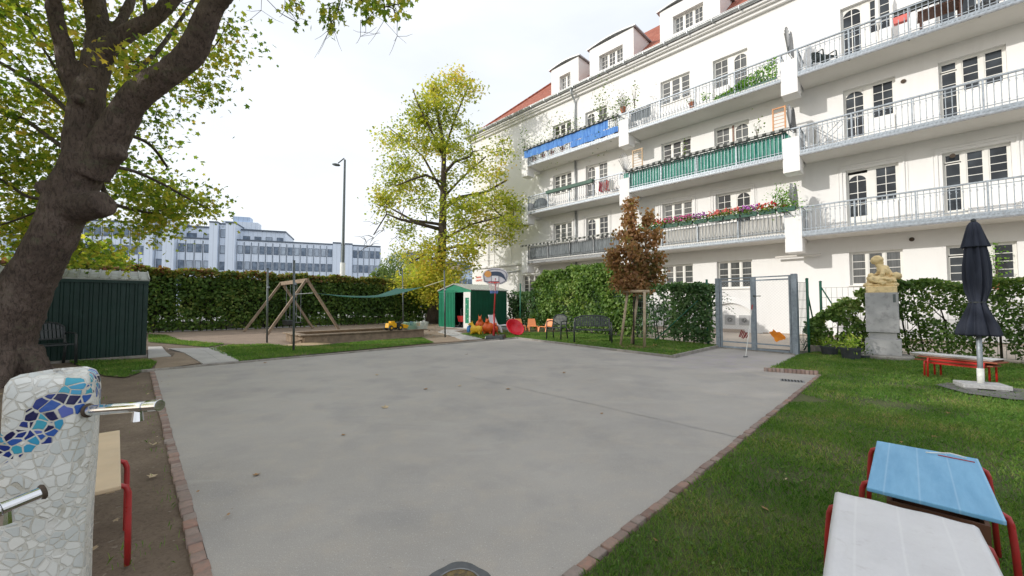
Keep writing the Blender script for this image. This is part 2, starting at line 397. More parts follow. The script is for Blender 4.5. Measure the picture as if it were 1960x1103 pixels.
strip('kerb', [GR+Vector((.02,-.03,0)), N2], .04, .02, M['concrete'], -1)
# shrinkage joint across the court
a, b = G(862,713), G(1415,838); mb = MB(); prev = None; nseg = 60
for i in range(nseg+1):
    p = a.lerp(b, i/nseg)+Vector((random.uniform(-.008,.008), random.uniform(-.012,.012), .003)); ww = .003+.006*random.random()
    cur = (p+Vector((0,ww,0)), p-Vector((0,ww,0)))
    if prev: mb.add([prev[1], cur[1], cur[0], prev[0]], [(0,1,2,3)])
    prev = cur
M['crack'] = simple('crack_filler', (.30,.285,.265), .9); struct(mb, 'joint', M['crack'])
# ================================================================ apartment building
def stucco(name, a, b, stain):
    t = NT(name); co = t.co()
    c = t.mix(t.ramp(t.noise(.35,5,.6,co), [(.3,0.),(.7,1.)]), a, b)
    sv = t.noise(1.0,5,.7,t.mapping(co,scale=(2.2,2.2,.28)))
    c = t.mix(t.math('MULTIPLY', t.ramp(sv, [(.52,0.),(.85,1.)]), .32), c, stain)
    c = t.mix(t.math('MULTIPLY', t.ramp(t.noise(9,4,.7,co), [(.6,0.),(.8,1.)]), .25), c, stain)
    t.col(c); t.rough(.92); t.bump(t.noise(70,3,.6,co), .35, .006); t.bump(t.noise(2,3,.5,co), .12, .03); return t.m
M['wall'] = stucco('white_render', (.82,.815,.80), (.78,.77,.755), (.62,.60,.57))
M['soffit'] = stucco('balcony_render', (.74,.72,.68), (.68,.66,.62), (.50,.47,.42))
M['wallbase'] = stucco('base_render', (.52,.42,.34), (.45,.37,.30), (.34,.28,.22))
M['winframe'] = simple('window_paint', (.78,.77,.73), .45, .06, 3, bump=.05)
M['brownframe'] = simple('brown_wood', (.20,.10,.07), .5, .2, 8)
M['zinc'] = simple('zinc_sheet', (.44,.46,.47), .45, .22, 4, metal=.55, bump=.1)
M['galv'] = simple('galvanised_steel', (.32,.36,.40), .5, .25, 12, metal=.45, bump=.1, dirt=(.22,.22,.22))
M['galvdark'] = simple('weathered_rail_steel', (.23,.24,.25), .55, .3, 12, metal=.35, bump=.1, dirt=(.10,.09,.09))
def glassmat(name, a, b, cur=.0, ccol=(.42,.42,.40)):
    t = NT(name); co = t.co(True)
    n = t.noise(1.3,2,.5,co); c = t.mix(t.ramp(n, [(.4,0.),(.65,1.)]), a, b)
    if cur:   # net curtain hanging close behind the pane
        wv = t.noise(22,2,.5,t.mapping(co,scale=(1,1,.02))); c2 = t.mix(t.ramp(wv, [(.35,0.),(.65,1.)]), shade(ccol,.55), ccol); c = t.mix(cur, c, c2)
    t.col(c); t.rough(.06); t.b.inputs['IOR'].default_value = 1.45; t.b.inputs['Specular IOR Level'].default_value = .5
    t.bump(t.noise(1.7,2,.5,co), .06, .02); return t.m
M['glass'] = glassmat('window_glass', (.015,.018,.022), (.05,.06,.07))
M['glasscur'] = glassmat('window_glass_net_curtain', (.02,.025,.03), (.06,.07,.08), .22)
M['glassgreen'] = glassmat('window_glass_green', (.05,.08,.08), (.10,.14,.14), .3, (.3,.42,.40))
def tiles():
    t = NT('red_roof_tile'); co = t.co(); x = t.sep(co)
    ti = t.attr('rnd')
    n = t.noise(3.5,5,.7,co); c = t.ramp(n, [(.25,(.20,.055,.035)),(.5,(.36,.10,.055)),(.75,(.50,.19,.12))])
    b = t.n.new('ShaderNodeTexBrick'); b.inputs['Scale'].default_value = 1; t.l.new(t.mapping(co,scale=(3.2,3.2,3.2)), b.inputs['Vector'])
    w1 = t.n.new('ShaderNodeTexWave'); w1.bands_direction = 'Z'; w1.inputs['Scale'].default_value = 1.35; w1.wave_profile = 'SAW'; t.l.new(co, w1.inputs[0])
    w2 = t.n.new('ShaderNodeTexWave'); w2.bands_direction = 'X'; w2.inputs['Scale'].default_value = 1.6; t.l.new(co, w2.inputs[0])
    c = t.mix(t.ramp(w1.outputs['Fac'], [(.0,.75),(.18,0.)]), c, (.09,.03,.02))
    c = t.mix(t.ramp(w2.outputs['Fac'], [(.0,.5),(.2,0.)]), c, (.11,.035,.025))
    c = t.mix(t.ramp(t.noise(13,3,.8,co), [(.62,0.),(.68,.8)]), c, (.6,.45,.38))
    t.col(c); t.rough(.75); t.bump(w1.outputs['Fac'], .8, .05); t.bump(w2.outputs['Fac'], .6, .04); return t.m
M['tile'] = tiles()
bld = thing('apartment_building', 'long white four storey apartment block with stacked balconies, red tiled roof and dormers', 'building', tuple(E2*D0), -PI/4)
SA, SB = -23.5, 7.0; ZT = 13.8
floorz = [0, 3.73, 6.77, 9.78]
wins = []   # (s0,s1,z0,z1,kind,trim)
def addw(s0, s1, z0, z1, kind, trim=0): wins.append((s0,s1,z0,z1,kind,trim))
for i, zt in enumerate((3.15, 6.22, 9.29, 12.46)):
    fz = floorz[i]+.2; zs = zt-1.22
    if i == 0: fz = zs
    tr = 1 if i == 1 else 0
    if i > 0:
        addw(-15.55,-14.13, zs, zt, 'tri' if i < 3 else 'duo', tr); addw(-13.1,-11.66, fz, zt, 'doorL' , tr)
        addw(-8.55,-7.1, zs, zt, 'tri', tr); addw(-6.06,-4.64, fz, zt, 'winarch' if i != 2 else 'winarchbrown', tr)
        addw(-1.5,-.08, fz, zt, 'archwin' if i != 1 else 'archwindark', tr); addw(.95,2.38, fz, zt, 'trip' if i < 3 else 'tri', tr)
    else:
        for s in (-18.2, -15.55, -13.1, -8.53, -6.07, -1.48): addw(s, s+1.42, zs, zt, 'tri')
        addw(.95,2.4, zs, zt, 'trip0'); 
    addw(4.5,5.9, zs, zt, 'tri', tr)
# wall with openings
niche = (-6.35,-4.55,0.12,1.28)
xs = sorted(set([SA,SB]+[w_[0] for w_ in wins]+[w_[1] for w_ in wins])); zs_ = sorted(set([0,ZT]+[w_[2] for w_ in wins]+[w_[3] for w_ in wins]))
mb = MB()
for i in range(len(xs)-1):
    for j in range(len(zs_)-1):
        cx, cz = (xs[i]+xs[i+1])/2, (zs_[j]+zs_[j+1])/2
        if any(a < cx < b and c < cz < d for a, b, c, d, _, _ in wins): continue
        mb.add([(xs[i],0,zs_[j]),(xs[i+1],0,zs_[j]),(xs[i+1],0,zs_[j+1]),(xs[i],0,zs_[j+1])], [(0,1,2,3)])
RD = .22
for a, b, c, d, _, _ in wins:
    mb.add([(a,0,c),(a,RD,c),(a,RD,d),(a,0,d)], [(3,2,1,0)]); mb.add([(b,0,c),(b,RD,c),(b,RD,d),(b,0,d)], [(0,1,2,3)])
    mb.add([(a,0,d),(b,0,d),(b,RD,d),(a,RD,d)], [(0,1,2,3)]); mb.add([(a,0,c),(b,0,c),(b,RD,c),(a,RD,c)], [(3,2,1,0)])
mb.add([(SA,0,0),(SA,11,0),(SA,11,ZT),(SA,0,ZT)], [(3,2,1,0)]); mb.add([(SB,0,0),(SB,11,0),(SB,11,ZT),(SB,0,ZT)], [(0,1,2,3)])
mb.add([(SA,11,0),(SB,11,0),(SB,11,ZT),(SA,11,ZT)], [(3,2,1,0)])
wall = mb.build('wall', M['wall'], bld)
# plinth strip at the base
mb = MB(); mb.box((SA,-.05,0),(-5.0,-.002,.14)); mb.box((-4.3,-.05,0),(SB,-.002,.05)); mb.build('wall_base', M['wallbase'], bld)
# arched niche with two sun pattern vents
mb = MB(); arch = [(-6.45+i*1.85/24, .80+.46*math.sin(PI*i/24)**.8) for i in range(25)]
for i in range(24):
    (x0,z0),(x1,z1) = arch[i], arch[i+1]; mb.add([(x0,-.001,z0),(x1,-.001,z1),(x1,-.13,z1+.02),(x0,-.13,z0+.02),(x0,-.13,z0+.05),(x1,-.13,z1+.05),(x0,-.001,z0+.30),(x1,-.001,z1+.30)], [(0,1,2,3),(3,2,5,4),(4,5,7,6)])
mb.build('arch_moulding', M['wall'], bld)
M['ventgrey'] = simple('vent_metal', (.44,.44,.44), .6, .15)
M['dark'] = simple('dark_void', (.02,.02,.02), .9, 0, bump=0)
for s in (-5.77, -5.2):
    v = MB().box((s,-.03,.33),(s+.42,-.002,.75)).build('vent', M['ventgrey'], bld, bevel=.004)
    m2 = MB()
    for k in range(12):
        a = 2*PI*k/12; c = Vector((s+.21,-.034,.54)); d = Vector((math.cos(a),0,math.sin(a))); n_ = Vector((-math.sin(a),0,math.cos(a)))
        m2.plate([c+d*.03-n_*.006, c+d*.11-n_*.012, c+d*.12, c+d*.11+n_*.012, c+d*.03+n_*.006], (0,.004,0))
    m2.build('vent_slots', M['dark'], v)
# windows -----------------------------------------------------------------
def panes(mb_f, mb_g, a, b, c, d, y, nx, nz, fr=.034, bar=.02):
    """sash a..b, c..d with nx x nz lights"""
    mb_f.box((a,y-.02,c),(a+fr,y+.03,d)); mb_f.box((b-fr,y-.02,c),(b,y+.03,d))
    mb_f.box((a+fr,y-.02,c),(b-fr,y+.03,c+fr)); mb_f.box((a+fr,y-.02,d-fr),(b-fr,y+.03,d))
    mb_g.box((a+fr-.005,y+.002,c+fr-.005),(b-fr+.005,y+.008,d-fr+.005))
    for i in range(1, nx):
        x = a+fr+(b-a-2*fr)*i/nx; mb_f.box((x-bar/2,y-.008,c+fr),(x+bar/2,y+.02,d-fr))
    for i in range(1, nz):
        z = c+fr+(d-c-2*fr)*i/nz; mb_f.box((a+fr,y-.006,z-bar/2),(b-fr,y+.018,z+bar/2))
def archsash(mf, mg, a, b, c, d, y, nz):
    r = (b-a)/2-.04; cx = (a+b)/2; zc = d-.05-r*.95; n = 16
    mf.box((a,y-.02,c),(a+.045,y+.03,d)); mf.box((b-.045,y-.02,c),(b,y+.03,d)); mf.box((a+.045,y-.02,c),(b-.045,y+.03,c+.06))
    out = [(cx+r*math.cos(PI*i/n), zc+r*.95*math.sin(PI*i/n)) for i in range(n+1)]
    for i in range(n):
        (x0,z0),(x1,z1) = out[i], out[i+1]
        mf.add([(x0,y-.02,z0),(x1,y-.02,z1),(x1,y-.02,d),(x0,y-.02,d),(x0,y+.03,z0),(x1,y+.03,z1)], [(3,2,1,0),(0,1,5,4)])
    mg.add([(x,y+.01,z) for x,z in out]+[(cx-r,y+.01,c+.06),(cx+r,y+.01,c+.06)], [tuple(range(n+3))[::-1]])
    mf.box((cx-.012,y-.01,c+.06),(cx+.012,y+.02,zc+r*.93))
    for i in range(1, nz):
        z = c+.06+(zc+.02-c-.06)*i/(nz-1)
        mf.box((cx-r,y-.008,z-.012),(cx+r,y+.018,z+.012))
def make_window(a, b, c, d, kind, trim, sill=True):
    mf, mg = MB(), MB(); y = .16; W = b-a; fm = M['winframe']; gm = M['glass']
    name = 'window'
    if kind in ('tri','duo'):
        mf.box((a,y-.03,d-.05),(b,y+.05,d)); mf.box((a,y-.03,c),(b,y+.05,c+.05)); mf.box((a,y-.03,c+.05),(a+.06,y+.05,d-.05)); mf.box((b-.04,y-.03,c+.05),(b,y+.05,d-.05))
        w3 = (W-.1-.12)/3
        for k in range(3):
            x = a+.06+k*(w3+.06); panes(mf, mg, x, x+w3, c+.04, d-.05, y, 1, 4, .03, .02)
            if k < 2: mf.box((x+w3,y-.035,c+.05),(x+w3+.06,y+.04,d-.05))
        gm = random.choice([M['glasscur'],M['glass'],M['glasscur']])
    elif kind in ('winarch','winarchbrown','archwin','archwindark','doorL'):
        left = kind in ('winarch','winarchbrown'); zw = d-1.3
        wa, wb = (a+.05, a+.62) if left else (b-.62, b-.05)
        da, db = (b-.60, b-.03) if left else (a+.03, a+.60)
        mf.box((min(wb,db)+.0,y-.03,c),(max(wa,da),y+.05,d-.05)) if True else 0
        mf.box((a,y-.03,d-.05),(b,y+.05,d)); mf.box((a,y-.025,c),(a+.05,y+.05,d-.05)); mf.box((b-.05,y-.025,c),(b,y+.05,d-.05))
        panes(mf, mg, wa, wb, zw, d-.05, y, 2, 4)
        ma = M['wall']; MB().box((wa,.02,c),(wb,.30,zw-.02)).build('parapet', ma, bld)
        if kind == 'archwindark' :
            archsash(mf, mg, da, db, c+.5, d-.15, y+.03, 4); mf.box((da,y-.02,c),(db,y+.03,c+.5))
        else:
            archsash(mf, mg, da, db, c+.45, d-.05, y, 5); mf.box((da,y-.02,c),(db,y+.03,c+.45))
        if kind == 'winarchbrown': fm2 = M['brownframe']; MB().box((da-.1,y-.04,c),(da-.02,y-.036,d-.05)).build('brown_shutter', fm2, bld)
        gm = M['glasscur'] if random.random() < .3 else M['glass']
    elif kind in ('trip','trip0'):
        zw = d-1.12
        mf.box((a,y-.03,d-.05),(b,y+.05,d)); mf.box((a,y-.03,c),(a+.05,y+.05,d-.05)); mf.box((b-.04,y-.03,c),(b,y+.05,d-.05))
        panes(mf, mg, a+.05, a+.42, d-.32, d-.05, y, 1, 1, .03)
        panes(mf, mg, a+.05, a+.42, (c+.35 if kind == 'trip' else c+.03), d-.36, y, 1, 4 if kind == 'trip' else 3)
        mf.box((a+.05,y-.02,c),(a+.42,y+.03,c+.35)) if kind == 'trip' else mf.box((a+.42,y-.03,c),(b-.04,y+.03,zw-.02))
        mf.box((a+.42,y-.04,c),(a+.52,y+.05,d-.05))
        panes(mf, mg, a+.52, a+.90, zw, d-.05, y, 1, 4); mf.box((a+.90,y-.04,zw),(a+.99,y+.05,d-.05)); panes(mf, mg, a+.99, b-.04, zw, d-.05, y, 1, 4)
        if kind == 'trip': MB().box((a+.52,.02,c),(b,.30,zw-.02)).build('parapet', M['wall'], bld)
        gm = M['glass']
    elif kind in ('dorm','dorm1'):
        k_ = 3 if kind == 'dorm' else 2
        w3 = (W-.06*(k_+1))/k_; y = .19
        mf.box((a,y-.03,d-.05),(b,y+.05,d)); mf.box((a,y-.03,c),(b,y+.05,c+.05))
        for k in range(k_+1): mf.box((a+k*(w3+.06),y-.03,c+.05),(a+k*(w3+.06)+.06,y+.05,d-.05))
        for k in range(k_): x = a+.06+k*(w3+.06); panes(mf, mg, x, x+w3, c+.05, d-.05, y, 2, 3, .035, .018)
        gm = M['glasscur']
    f = mf.build(name, fm, bld); mg.build('pane', gm, f)
    if sill and kind in ('tri','duo','trip0'):
        MB().box((a-.05,-.06,c-.04),(b+.05,.12,c-.002)).build('sill', M['winframe'], f)
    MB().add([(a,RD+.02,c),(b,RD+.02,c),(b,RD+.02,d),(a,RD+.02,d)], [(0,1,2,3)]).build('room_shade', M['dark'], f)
    if trim:
        mt = MB()
        for o, w_, dp in ((.10,.05,.035),(.20,.025,.02)):
            mt.box((a-o-w_,-dp,c),(a-o,-.002,d+o+w_)); mt.box((b+o,-dp,c),(b+o+w_,-.002,d+o+w_)); mt.box((a-o,-dp,d+o),(b+o,-.002,d+o+w_))
        mt.build('moulding', M['wall'], f)
    return f
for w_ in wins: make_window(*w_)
# ledges and panels on the plain left part
mb = MB(); mb.box((SA-.03,-.14,3.86),(-16.9,-.002,3.98)); mb.box((-22.95,-.03,4.84),(-21.06,-.002,4.89)); mb.box((-22.9,-.03,4.40),(-21.06,-.002,4.45))
for (a_,b_,c_,d_) in ((-21.02,-20.97,4.05,5.72),(-19.27,-19.22,4.05,5.72)): mb.box((a_,-.03,c_),(b_,-.002,d_))
mb.box((-20.97,-.03,5.67),(-19.27,-.002,5.72)); mb.build('ledge', M['wall'], bld)
tb = MB(); tb.tube([(-20.6,-.10,3.40),(-18.5,-.10,3.46)], .035); tb.lathe([(.02,0),(.07,.01),(.07,.05),(.02,.06)],10,(-18.45,-.10,3.44)); tb.build('pipe', M['zinc'], bld)
tb = MB().tube([(-3.75,-.28,3.13),(-2.28,-.28,3.13)], .045); tb.build('pipe', M['soffit'], bld)
M['rust'] = simple('flue_cap', (.07,.05,.035), .8)
for (s, z) in ((.12,9.75-.75),(.12+.05,3.45),(1.18,6.08)):
    MB().lathe([(.03,0),(.07,.01),(.07,.03),(.03,.035)],14,(s,-.002,z),(0,-1,0)).build('flue_cap', M['rust'], bld)
# sign on the left corner: two rows of small red unreadable letters
M['red_letter'] = simple('red_lettering', (.72,.12,.06), .6, .05, bump=0)
mb = MB(); random.seed(5)
for row, (s0, s1, z) in enumerate(((-23.05,-22.45,3.16),(-22.25,-21.95,3.16),(-23.05,-22.3,2.93),(-22.15,-21.85,2.93))):
    x = s0
    while x < s1:
        k = random.choice((0,1,2)); h = .13
        mb.box((x,-.02,z),(x+.03,-.003,z+h))
        if k == 0: mb.box((x+.03,-.02,z+h-.03),(x+.09,-.003,z+h)); mb.box((x+.03,-.02,z),(x+.09,-.003,z+.03))
        elif k == 1: mb.box((x+.06,-.02,z),(x+.09,-.003,z+h)); mb.box((x+.03,-.02,z+.05),(x+.06,-.003,z+.08))
        else: mb.box((x+.03,-.02,z+.05),(x+.09,-.003,z+.08)); mb.box((x+.03,-.02,z+h-.03),(x+.09,-.003,z+h))
        x += .13
mb.build('sign_lettering', M['red_letter'], bld)
# roof ------------------------------------------------------------------------
TH = R(43); tt = math.tan(TH); ov = .35; zr = 14.12
mb = MB(); hy = 5.7
e0 = (SA-ov, -ov, zr-ov*tt+.25); rz_ = zr+.25+hy*tt-ov*0
def roofpt(s, y): return (s, y, zr+.25+y*tt)
mb.add([roofpt(SA-ov,-ov), roofpt(SB,-ov), roofpt(SB,hy), (SA-ov+hy+ov, hy, zr+.25+hy*tt), (SA-ov, 11+ov, zr+.25-ov*tt), (SB, 11+ov, zr+.25-ov*tt)],
       [(0,1,2,3),(0,3,4),(3,2,5,4)])
roof = mb.build('roof', M['tile'], bld)
# snow guard rows and ridge tiles
mb = MB(); mb.tube([roofpt(SA,0-ov+.02), (SA-ov+hy+ov, hy, zr+.3+hy*tt)], .10, 8); mb.build('hip_tiles', M['tile'], roof)
mb = MB(); mb.box((SA-.12,-.16,13.66),(SB,-.002,13.80)); mb.box((SA-.3,-.30,13.80),(SB,-.002,13.88)); mb.box((SA-.35,-.40,13.88),(SB,-.002,13.98))
mb.box((SA-.12,0,13.66),(SA-.002,11,13.80)); mb.box((SA-.3,0,13.8),(SA-.002,11,13.98)); mb.build('cornice', M['wall'], bld)
mb = MB(); prof = [(.11*math.cos(a_), -.11*math.sin(a_)) for a_ in [PI*k/8 for k in range(9)]]
for k in range(8):
    (y0,z0),(y1,z1) = prof[k], prof[k+1]; mb.add([(SA-.5,-.47+y0,14.10+z0),(SB,-.47+y0,14.10+z0),(SB,-.47+y1,14.10+z1),(SA-.5,-.47+y1,14.10+z1)], [(0,1,2,3)])
s = SA
while s < SB: mb.box((s,-.60,13.975),(s+.04,-.345,14.125)); s += 1.1
mb.tube([(SA-.5,-.585,14.11),(SB,-.585,14.11)], .018, 6); mb.build('gutter', M['zinc'], bld, solid=.006)
mb = MB().tube([(-13.78,-.47,14.02),(-13.78,-.47,13.85),(-13.78,-.36,13.66),(-13.78,-.12,13.45),(-13.78,-.09,13.2),(-13.78,-.09,9.99)], .06, 10)
for z0_, z1_ in ((6.98,9.76),(3.95,6.75),(.05,3.72)): mb.tube([(-13.78,-.09,z0_),(-13.78,-.09,z1_)], .06, 10)
mb.build('downpipe', M['zinc'], bld, smooth=True)
# dormers ---------------------------------------------------------------------
def dormer(s0, s1, z1, win, kind):
    z0 = 14.1; m_ = MB(); dep = 2.1; y0 = -.02
    a, b, c, d = win
    for (x0,x1,q0,q1) in ((s0,a,z0,z1),(b,s1,z0,z1),(a,b,z0,c),(a,b,d,z1)):
        m_.box((x0,y0,q0),(x1,.24,q1))
    m_.box((s0,.24,z0),(s0+.15,dep,z1-.002)); m_.box((s1-.15,.24,z0),(s1,dep,z1-.002))
    dm = m_.build('dormer', M['wall'], bld)
    cap = MB(); n = 12
    for i in range(n):
        x0 = s0-.14+(s1-s0+.28)*i/n; x1 = s0-.14+(s1-s0+.28)*(i+1)/n
        f = lambda x: z1+.14*math.sin(PI*(x-s0+.14)/(s1-s0+.28))
        cap.hex([(x0,-.12,f(x0)),(x1,-.12,f(x1)),(x1,dep+.3,f(x1)+.0),(x0,dep+.3,f(x0)+.0)], [(x0,-.12,f(x0)+.065),(x1,-.12,f(x1)+.065),(x1,dep+.3,f(x1)+.065),(x0,dep+.3,f(x0)+.065)])
    cap.build('dormer_roof', M['zinc'], dm)
    make_window(a, b, c, d, kind, 0, False)
dormer(-15.64,-13.54,16.08,(-14.98,-14.15,14.45,15.42),'dorm1')
dormer(-12.75,-9.97,16.08,(-12.11,-10.62,14.55,15.45),'dorm')
dormer(-8.52,-5.69,16.08,(-7.86,-6.42,14.62,15.52),'dorm')
dormer(-4.3,-1.5,16.08,(-3.65,-2.2,14.62,15.52),'dorm')
# balconies -------------------------------------------------------------------
BO = 1.3
def railing(parent, a, b, z, post=1.5, belly=0, mat=None):
    m_ = MB(); mat = mat or M['galv']; y = -BO+.04; zt = z+1.13; n = max(2, int((b-a)/.135)); r = .010
    m_.box((a,y-.035,zt-.045),(b,y+.035,zt)); m_.box((a,y-.012,zt-.16),(b,y+.012,zt-.14)); m_.box((a,y-.014,z+.28),(b,y+.014,z+.30))
    for i in range(n+1):
        x = a+(b-a)*i/n
        if belly:
            m_.tube([(x,y,zt-.02),(x,y,z+.60),(x,y-.07*belly,z+.40),(x,y-.02*belly,z+.27),(x,y,z+.05)], r, 4, False)
        else: m_.bar((x,y,z+.05),(x,y,zt-.02), .019, .019, (0,1,0))
        m_.ell((x,y,zt-.22), (.020,.020,.03), 5, 4); m_.ell((x,y,z+.36), (.020,.020,.03), 5, 4)
        m_.bar((x,y,zt-.28),(x+.035,y,zt-.24), .01, .01, (0,1,0))
    k = max(1, round((b-a)/post))
    for i in range(k+1):
        x = a+(b-a)*i/k; m_.box((x-.02,y-.03,z),(x+.02,y+.03,zt-.002))
    # pierced metal fascia along the slab edge
    m_.box((a,-BO-.022,z+.02),(b,-BO-.004,z+.20)) if not belly else m_.box((a,-BO-.022,z+.02),(b,-BO-.004,z+.13))
    x = a+.03
    while x < b-.05: m_.box((x,-BO-.035,z+.11),(x+.045,-BO-.0225,z+.17)); x += .095
    # side returns
    for x in (a, b):
        for q in range(1, 9): yy = y+(BO-.04)*q/9; m_.bar((x,yy,z+.2),(x,yy,zt-.02), .014, .014, (0,1,0))
        m_.box((x-.02,y,zt-.028),(x+.02,-.002,zt-.004))
    return m_.build('railing', mat, parent)
def balcony(a, b, z, **k):
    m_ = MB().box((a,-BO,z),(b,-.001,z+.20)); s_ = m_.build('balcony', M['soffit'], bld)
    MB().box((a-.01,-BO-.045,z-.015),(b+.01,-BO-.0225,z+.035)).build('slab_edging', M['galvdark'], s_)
    railing(s_, a, b, z, **k); return s_
for i, z in enumerate((3.73, 6.77, 9.78)):
    balcony(-16.5,-10.18, z, belly=1 if i < 2 else 0, mat=M['galvdark'] if i == 0 else None)
    balcony(-9.63,-3.22, z, belly=1 if i in (0,2) else 0)
    balcony(-2.68,6.2, z)
    for (a, b) in ((-10.18,-9.63),(-3.22,-2.68),(-17.02,-16.5)):
        p_ = MB().box((a+.001,-BO-.02,z-.55),(b-.001,-BO+.62,z+.78)); p_.box((a+.05,-BO+.62,z-.12),(b-.05,-.001,z+.78)); pb = p_.build('pillar', M['wall'], bld, bevel=.012)
        if a > -17: 
            m_ = MB().box((a,-BO+.0,z+1.08),(b,-BO+.07,z+1.13)); 
            for q in range(4): x = a+.07+q*.135; m_.bar((x,-BO+.035,z+.78),(x,-BO+.035,z+1.09), .014, .014, (0,1,0))
            m_.build('railing', M['galv'], pb)
    MB().lathe([(.02,0),(.05,.01),(.05,.02),(.02,.03)],10,(.1,-.01,z+2.6),(0,-1,0)) if False else None
# ---- things that stand or hang on the balconies (local building frame -> world) --------------------------------
def BW(s, y, z): v = E2*D0+ES*s+E2*y; return Vector((v.x, v.y, z))
RZB = -PI/4
def on_b(name, label, cat, s, y, z, group=None): return thing(name, label, cat, tuple(BW(s,y,z)), RZB, group)
def cloth(name, L, H, mat, parent, sag=.03, folds=9, seed=0, sl=0):
    rr = random.Random(seed); ph = [rr.uniform(0,6) for _ in range(4)]
    m_ = MB().grid(lambda u, v: (u*L, .02*math.sin(u*folds*6.28+ph[0])*(1-v*.3)+.012*math.sin(u*folds*15+ph[1]), -v*H+sl*u+.012*math.sin(u*folds*6.3+ph[2])*v-sag*math.sin(u*PI*3)**2*v), 120, 8)
    return m_.build(name, mat, parent, smooth=True)
def fabric(name, c, c2, trans=.25):
    t = NT(name); x = t.co(); cc = t.mix(t.ramp(t.noise(4,4,.6,t.mapping(x,scale=(2.5,1,.4))), [(.35,0.),(.65,1.)]), c, c2)
    t.col(cc); t.rough(.8); tr = t.n.new('ShaderNodeBsdfTranslucent'); t.l.new(cc, tr.inputs[0]); mx = t.n.new('ShaderNodeMixShader'); mx.inputs[0].default_value = trans
    t.l.new(t.b.outputs[0], mx.inputs[1]); t.l.new(tr.outputs[0], mx.inputs[2]); t.l.new(mx.outputs[0], t.out.inputs['Surface']); return t.m
M['bluecloth'] = fabric('blue_awning_cloth', (.06,.20,.62), (.16,.38,.80)); M['greencloth'] = fabric('green_screen_cloth', (.02,.24,.19), (.16,.45,.36), .35)
M['greycloth'] = fabric('grey_screen_mesh', (.16,.18,.19), (.28,.31,.33)); M['reed'] = fabric('white_reed_mat', (.50,.49,.46), (.66,.65,.62))
def cloth_at(name, label, s0, s1, ztop, H, mat, y=-BO-.07, **k):
    o = on_b(name, label, 'screen', s0, y, ztop); cloth('cloth', s1-s0, H, mat, o, **k)
    MB().tube([(0,.03,.0),(s1-s0,.03,.0)], .012, 6).build('tie_rope', M['galv'], o); return o
cloth_at('balcony_screen', 'long bright blue cloth tied along the railing of the top left balcony', -16.72,-10.75, 10.82, .46, M['bluecloth'], folds=7)
cloth_at('balcony_screen', 'short lower blue cloth hanging beneath the right end of the long blue one', -13.2,-10.2, 10.34, .30, M['bluecloth'], folds=5, seed=3, y=-BO-.06)
o = cloth_at('balcony_screen', 'long green cloth hung inside the railing of the middle balcony', -9.95,-3.1, 7.83, .92, M['greencloth'], y=-BO+.09, folds=11, seed=5)
MB().plate([(6.82,0,.02),(7.05,-.02,-.3),(7.13,-.02,-.55),(6.9,0,-.9),(6.78,0,-.88)], (0,.02,0)).build('loose_corner', M['greencloth'], o)
cloth_at('balcony_screen', 'grey mesh screen inside the railing of the lowest left balcony', -16.4,-10.25, 4.68, .82, M['greycloth'], y=-BO+.08, folds=6, seed=8)
cloth_at('balcony_screen', 'whitish reed mat inside the railing behind the geranium boxes', -9.55,-3.3, 4.62, .80, M['reed'], y=-BO+.09, folds=3, seed=2)
cloth_at('balcony_screen', 'grey cloth hanging at the left end of the upper middle balcony railing', -9.55,-8.5, 10.85, .5, M['greycloth'], y=-BO+.1, folds=2, seed=2)
# striped valance awnings on balcony tops
M['valance'] = fabric('dark_valance', (.03,.035,.03), (.10,.11,.10)); M['palevalance'] = fabric('pale_valance', (.35,.35,.33), (.5,.5,.47))
def valance(s0, s1, z, label, w=.30):
    o = on_b('rail_awning', label, 'awning', s0, -BO-.02, z); m1, m2 = MB(), MB(); n = int((s1-s0)/.14)
    for i in range(n):
        x0 = (s1-s0)*i/n; x1 = (s1-s0)*(i+1)/n
        (m1 if i % 2 else m2).add([(x0,.12,.05),(x1,.12,.05),(x1,-.14,-.01),(x0,-.14,-.01),(x1,-.16,-.11),(x0,-.16,-.11)], [(0,1,2,3),(3,2,4,5)])
    m1.build('dark_stripe', M['valance'], o, solid=.006); m2.build('pale_stripe', M['palevalance'], o, solid=.006); return o
valance(-17.0,-10.3, 4.88, 'narrow dark striped valance along the lowest left balcony rail')
valance(-9.9,-3.0, 7.92, 'narrow striped valance above the long green balcony cloth')
valance(-16.9,-10.2, 10.93, 'narrow striped valance above the long blue balcony cloth')
# fans between neighbours
M['fandark'] = simple('dark_fan_plate', (.09,.095,.10), .6, .2); M['fanrod'] = simple('fan_rods', (.30,.31,.32), .5, .2, metal=.3)
def fan(s, z, plate, label, col=None, a0=8, a1=150):
    o = on_b('fan_divider', label, 'balcony divider', s, -BO+.1, z+.0); m_ = MB(); c = Vector((0,0,1.08)); Rr = .98; n = 13
    for i in range(n):
        a = R(a0+(a1-a0)*i/(n-1)); e_ = c+Vector((0,math.cos(a)*Rr*.72+.0,math.sin(a)*Rr)); m_.bar(c, e_, .012, .022, (1,0,0)); m_.ell(e_, .025, 6, 4)
    m_.build('rods', M['fanrod'], o)
    if plate:
        pts = []; k = 40
        for i in range(k+1):
            a = R(8+(172-8)*i/k); q = 1+.03*math.cos(i*PI*.75); pts.append(c+Vector((.04,math.cos(a)*.42*q+.35,math.sin(a)*.98*q)))
        pts.append(c+Vector((.04,-.05,0))); MB().plate(pts, (.03,0,0)).build('plate', col or M['fandark'], o)
    return o
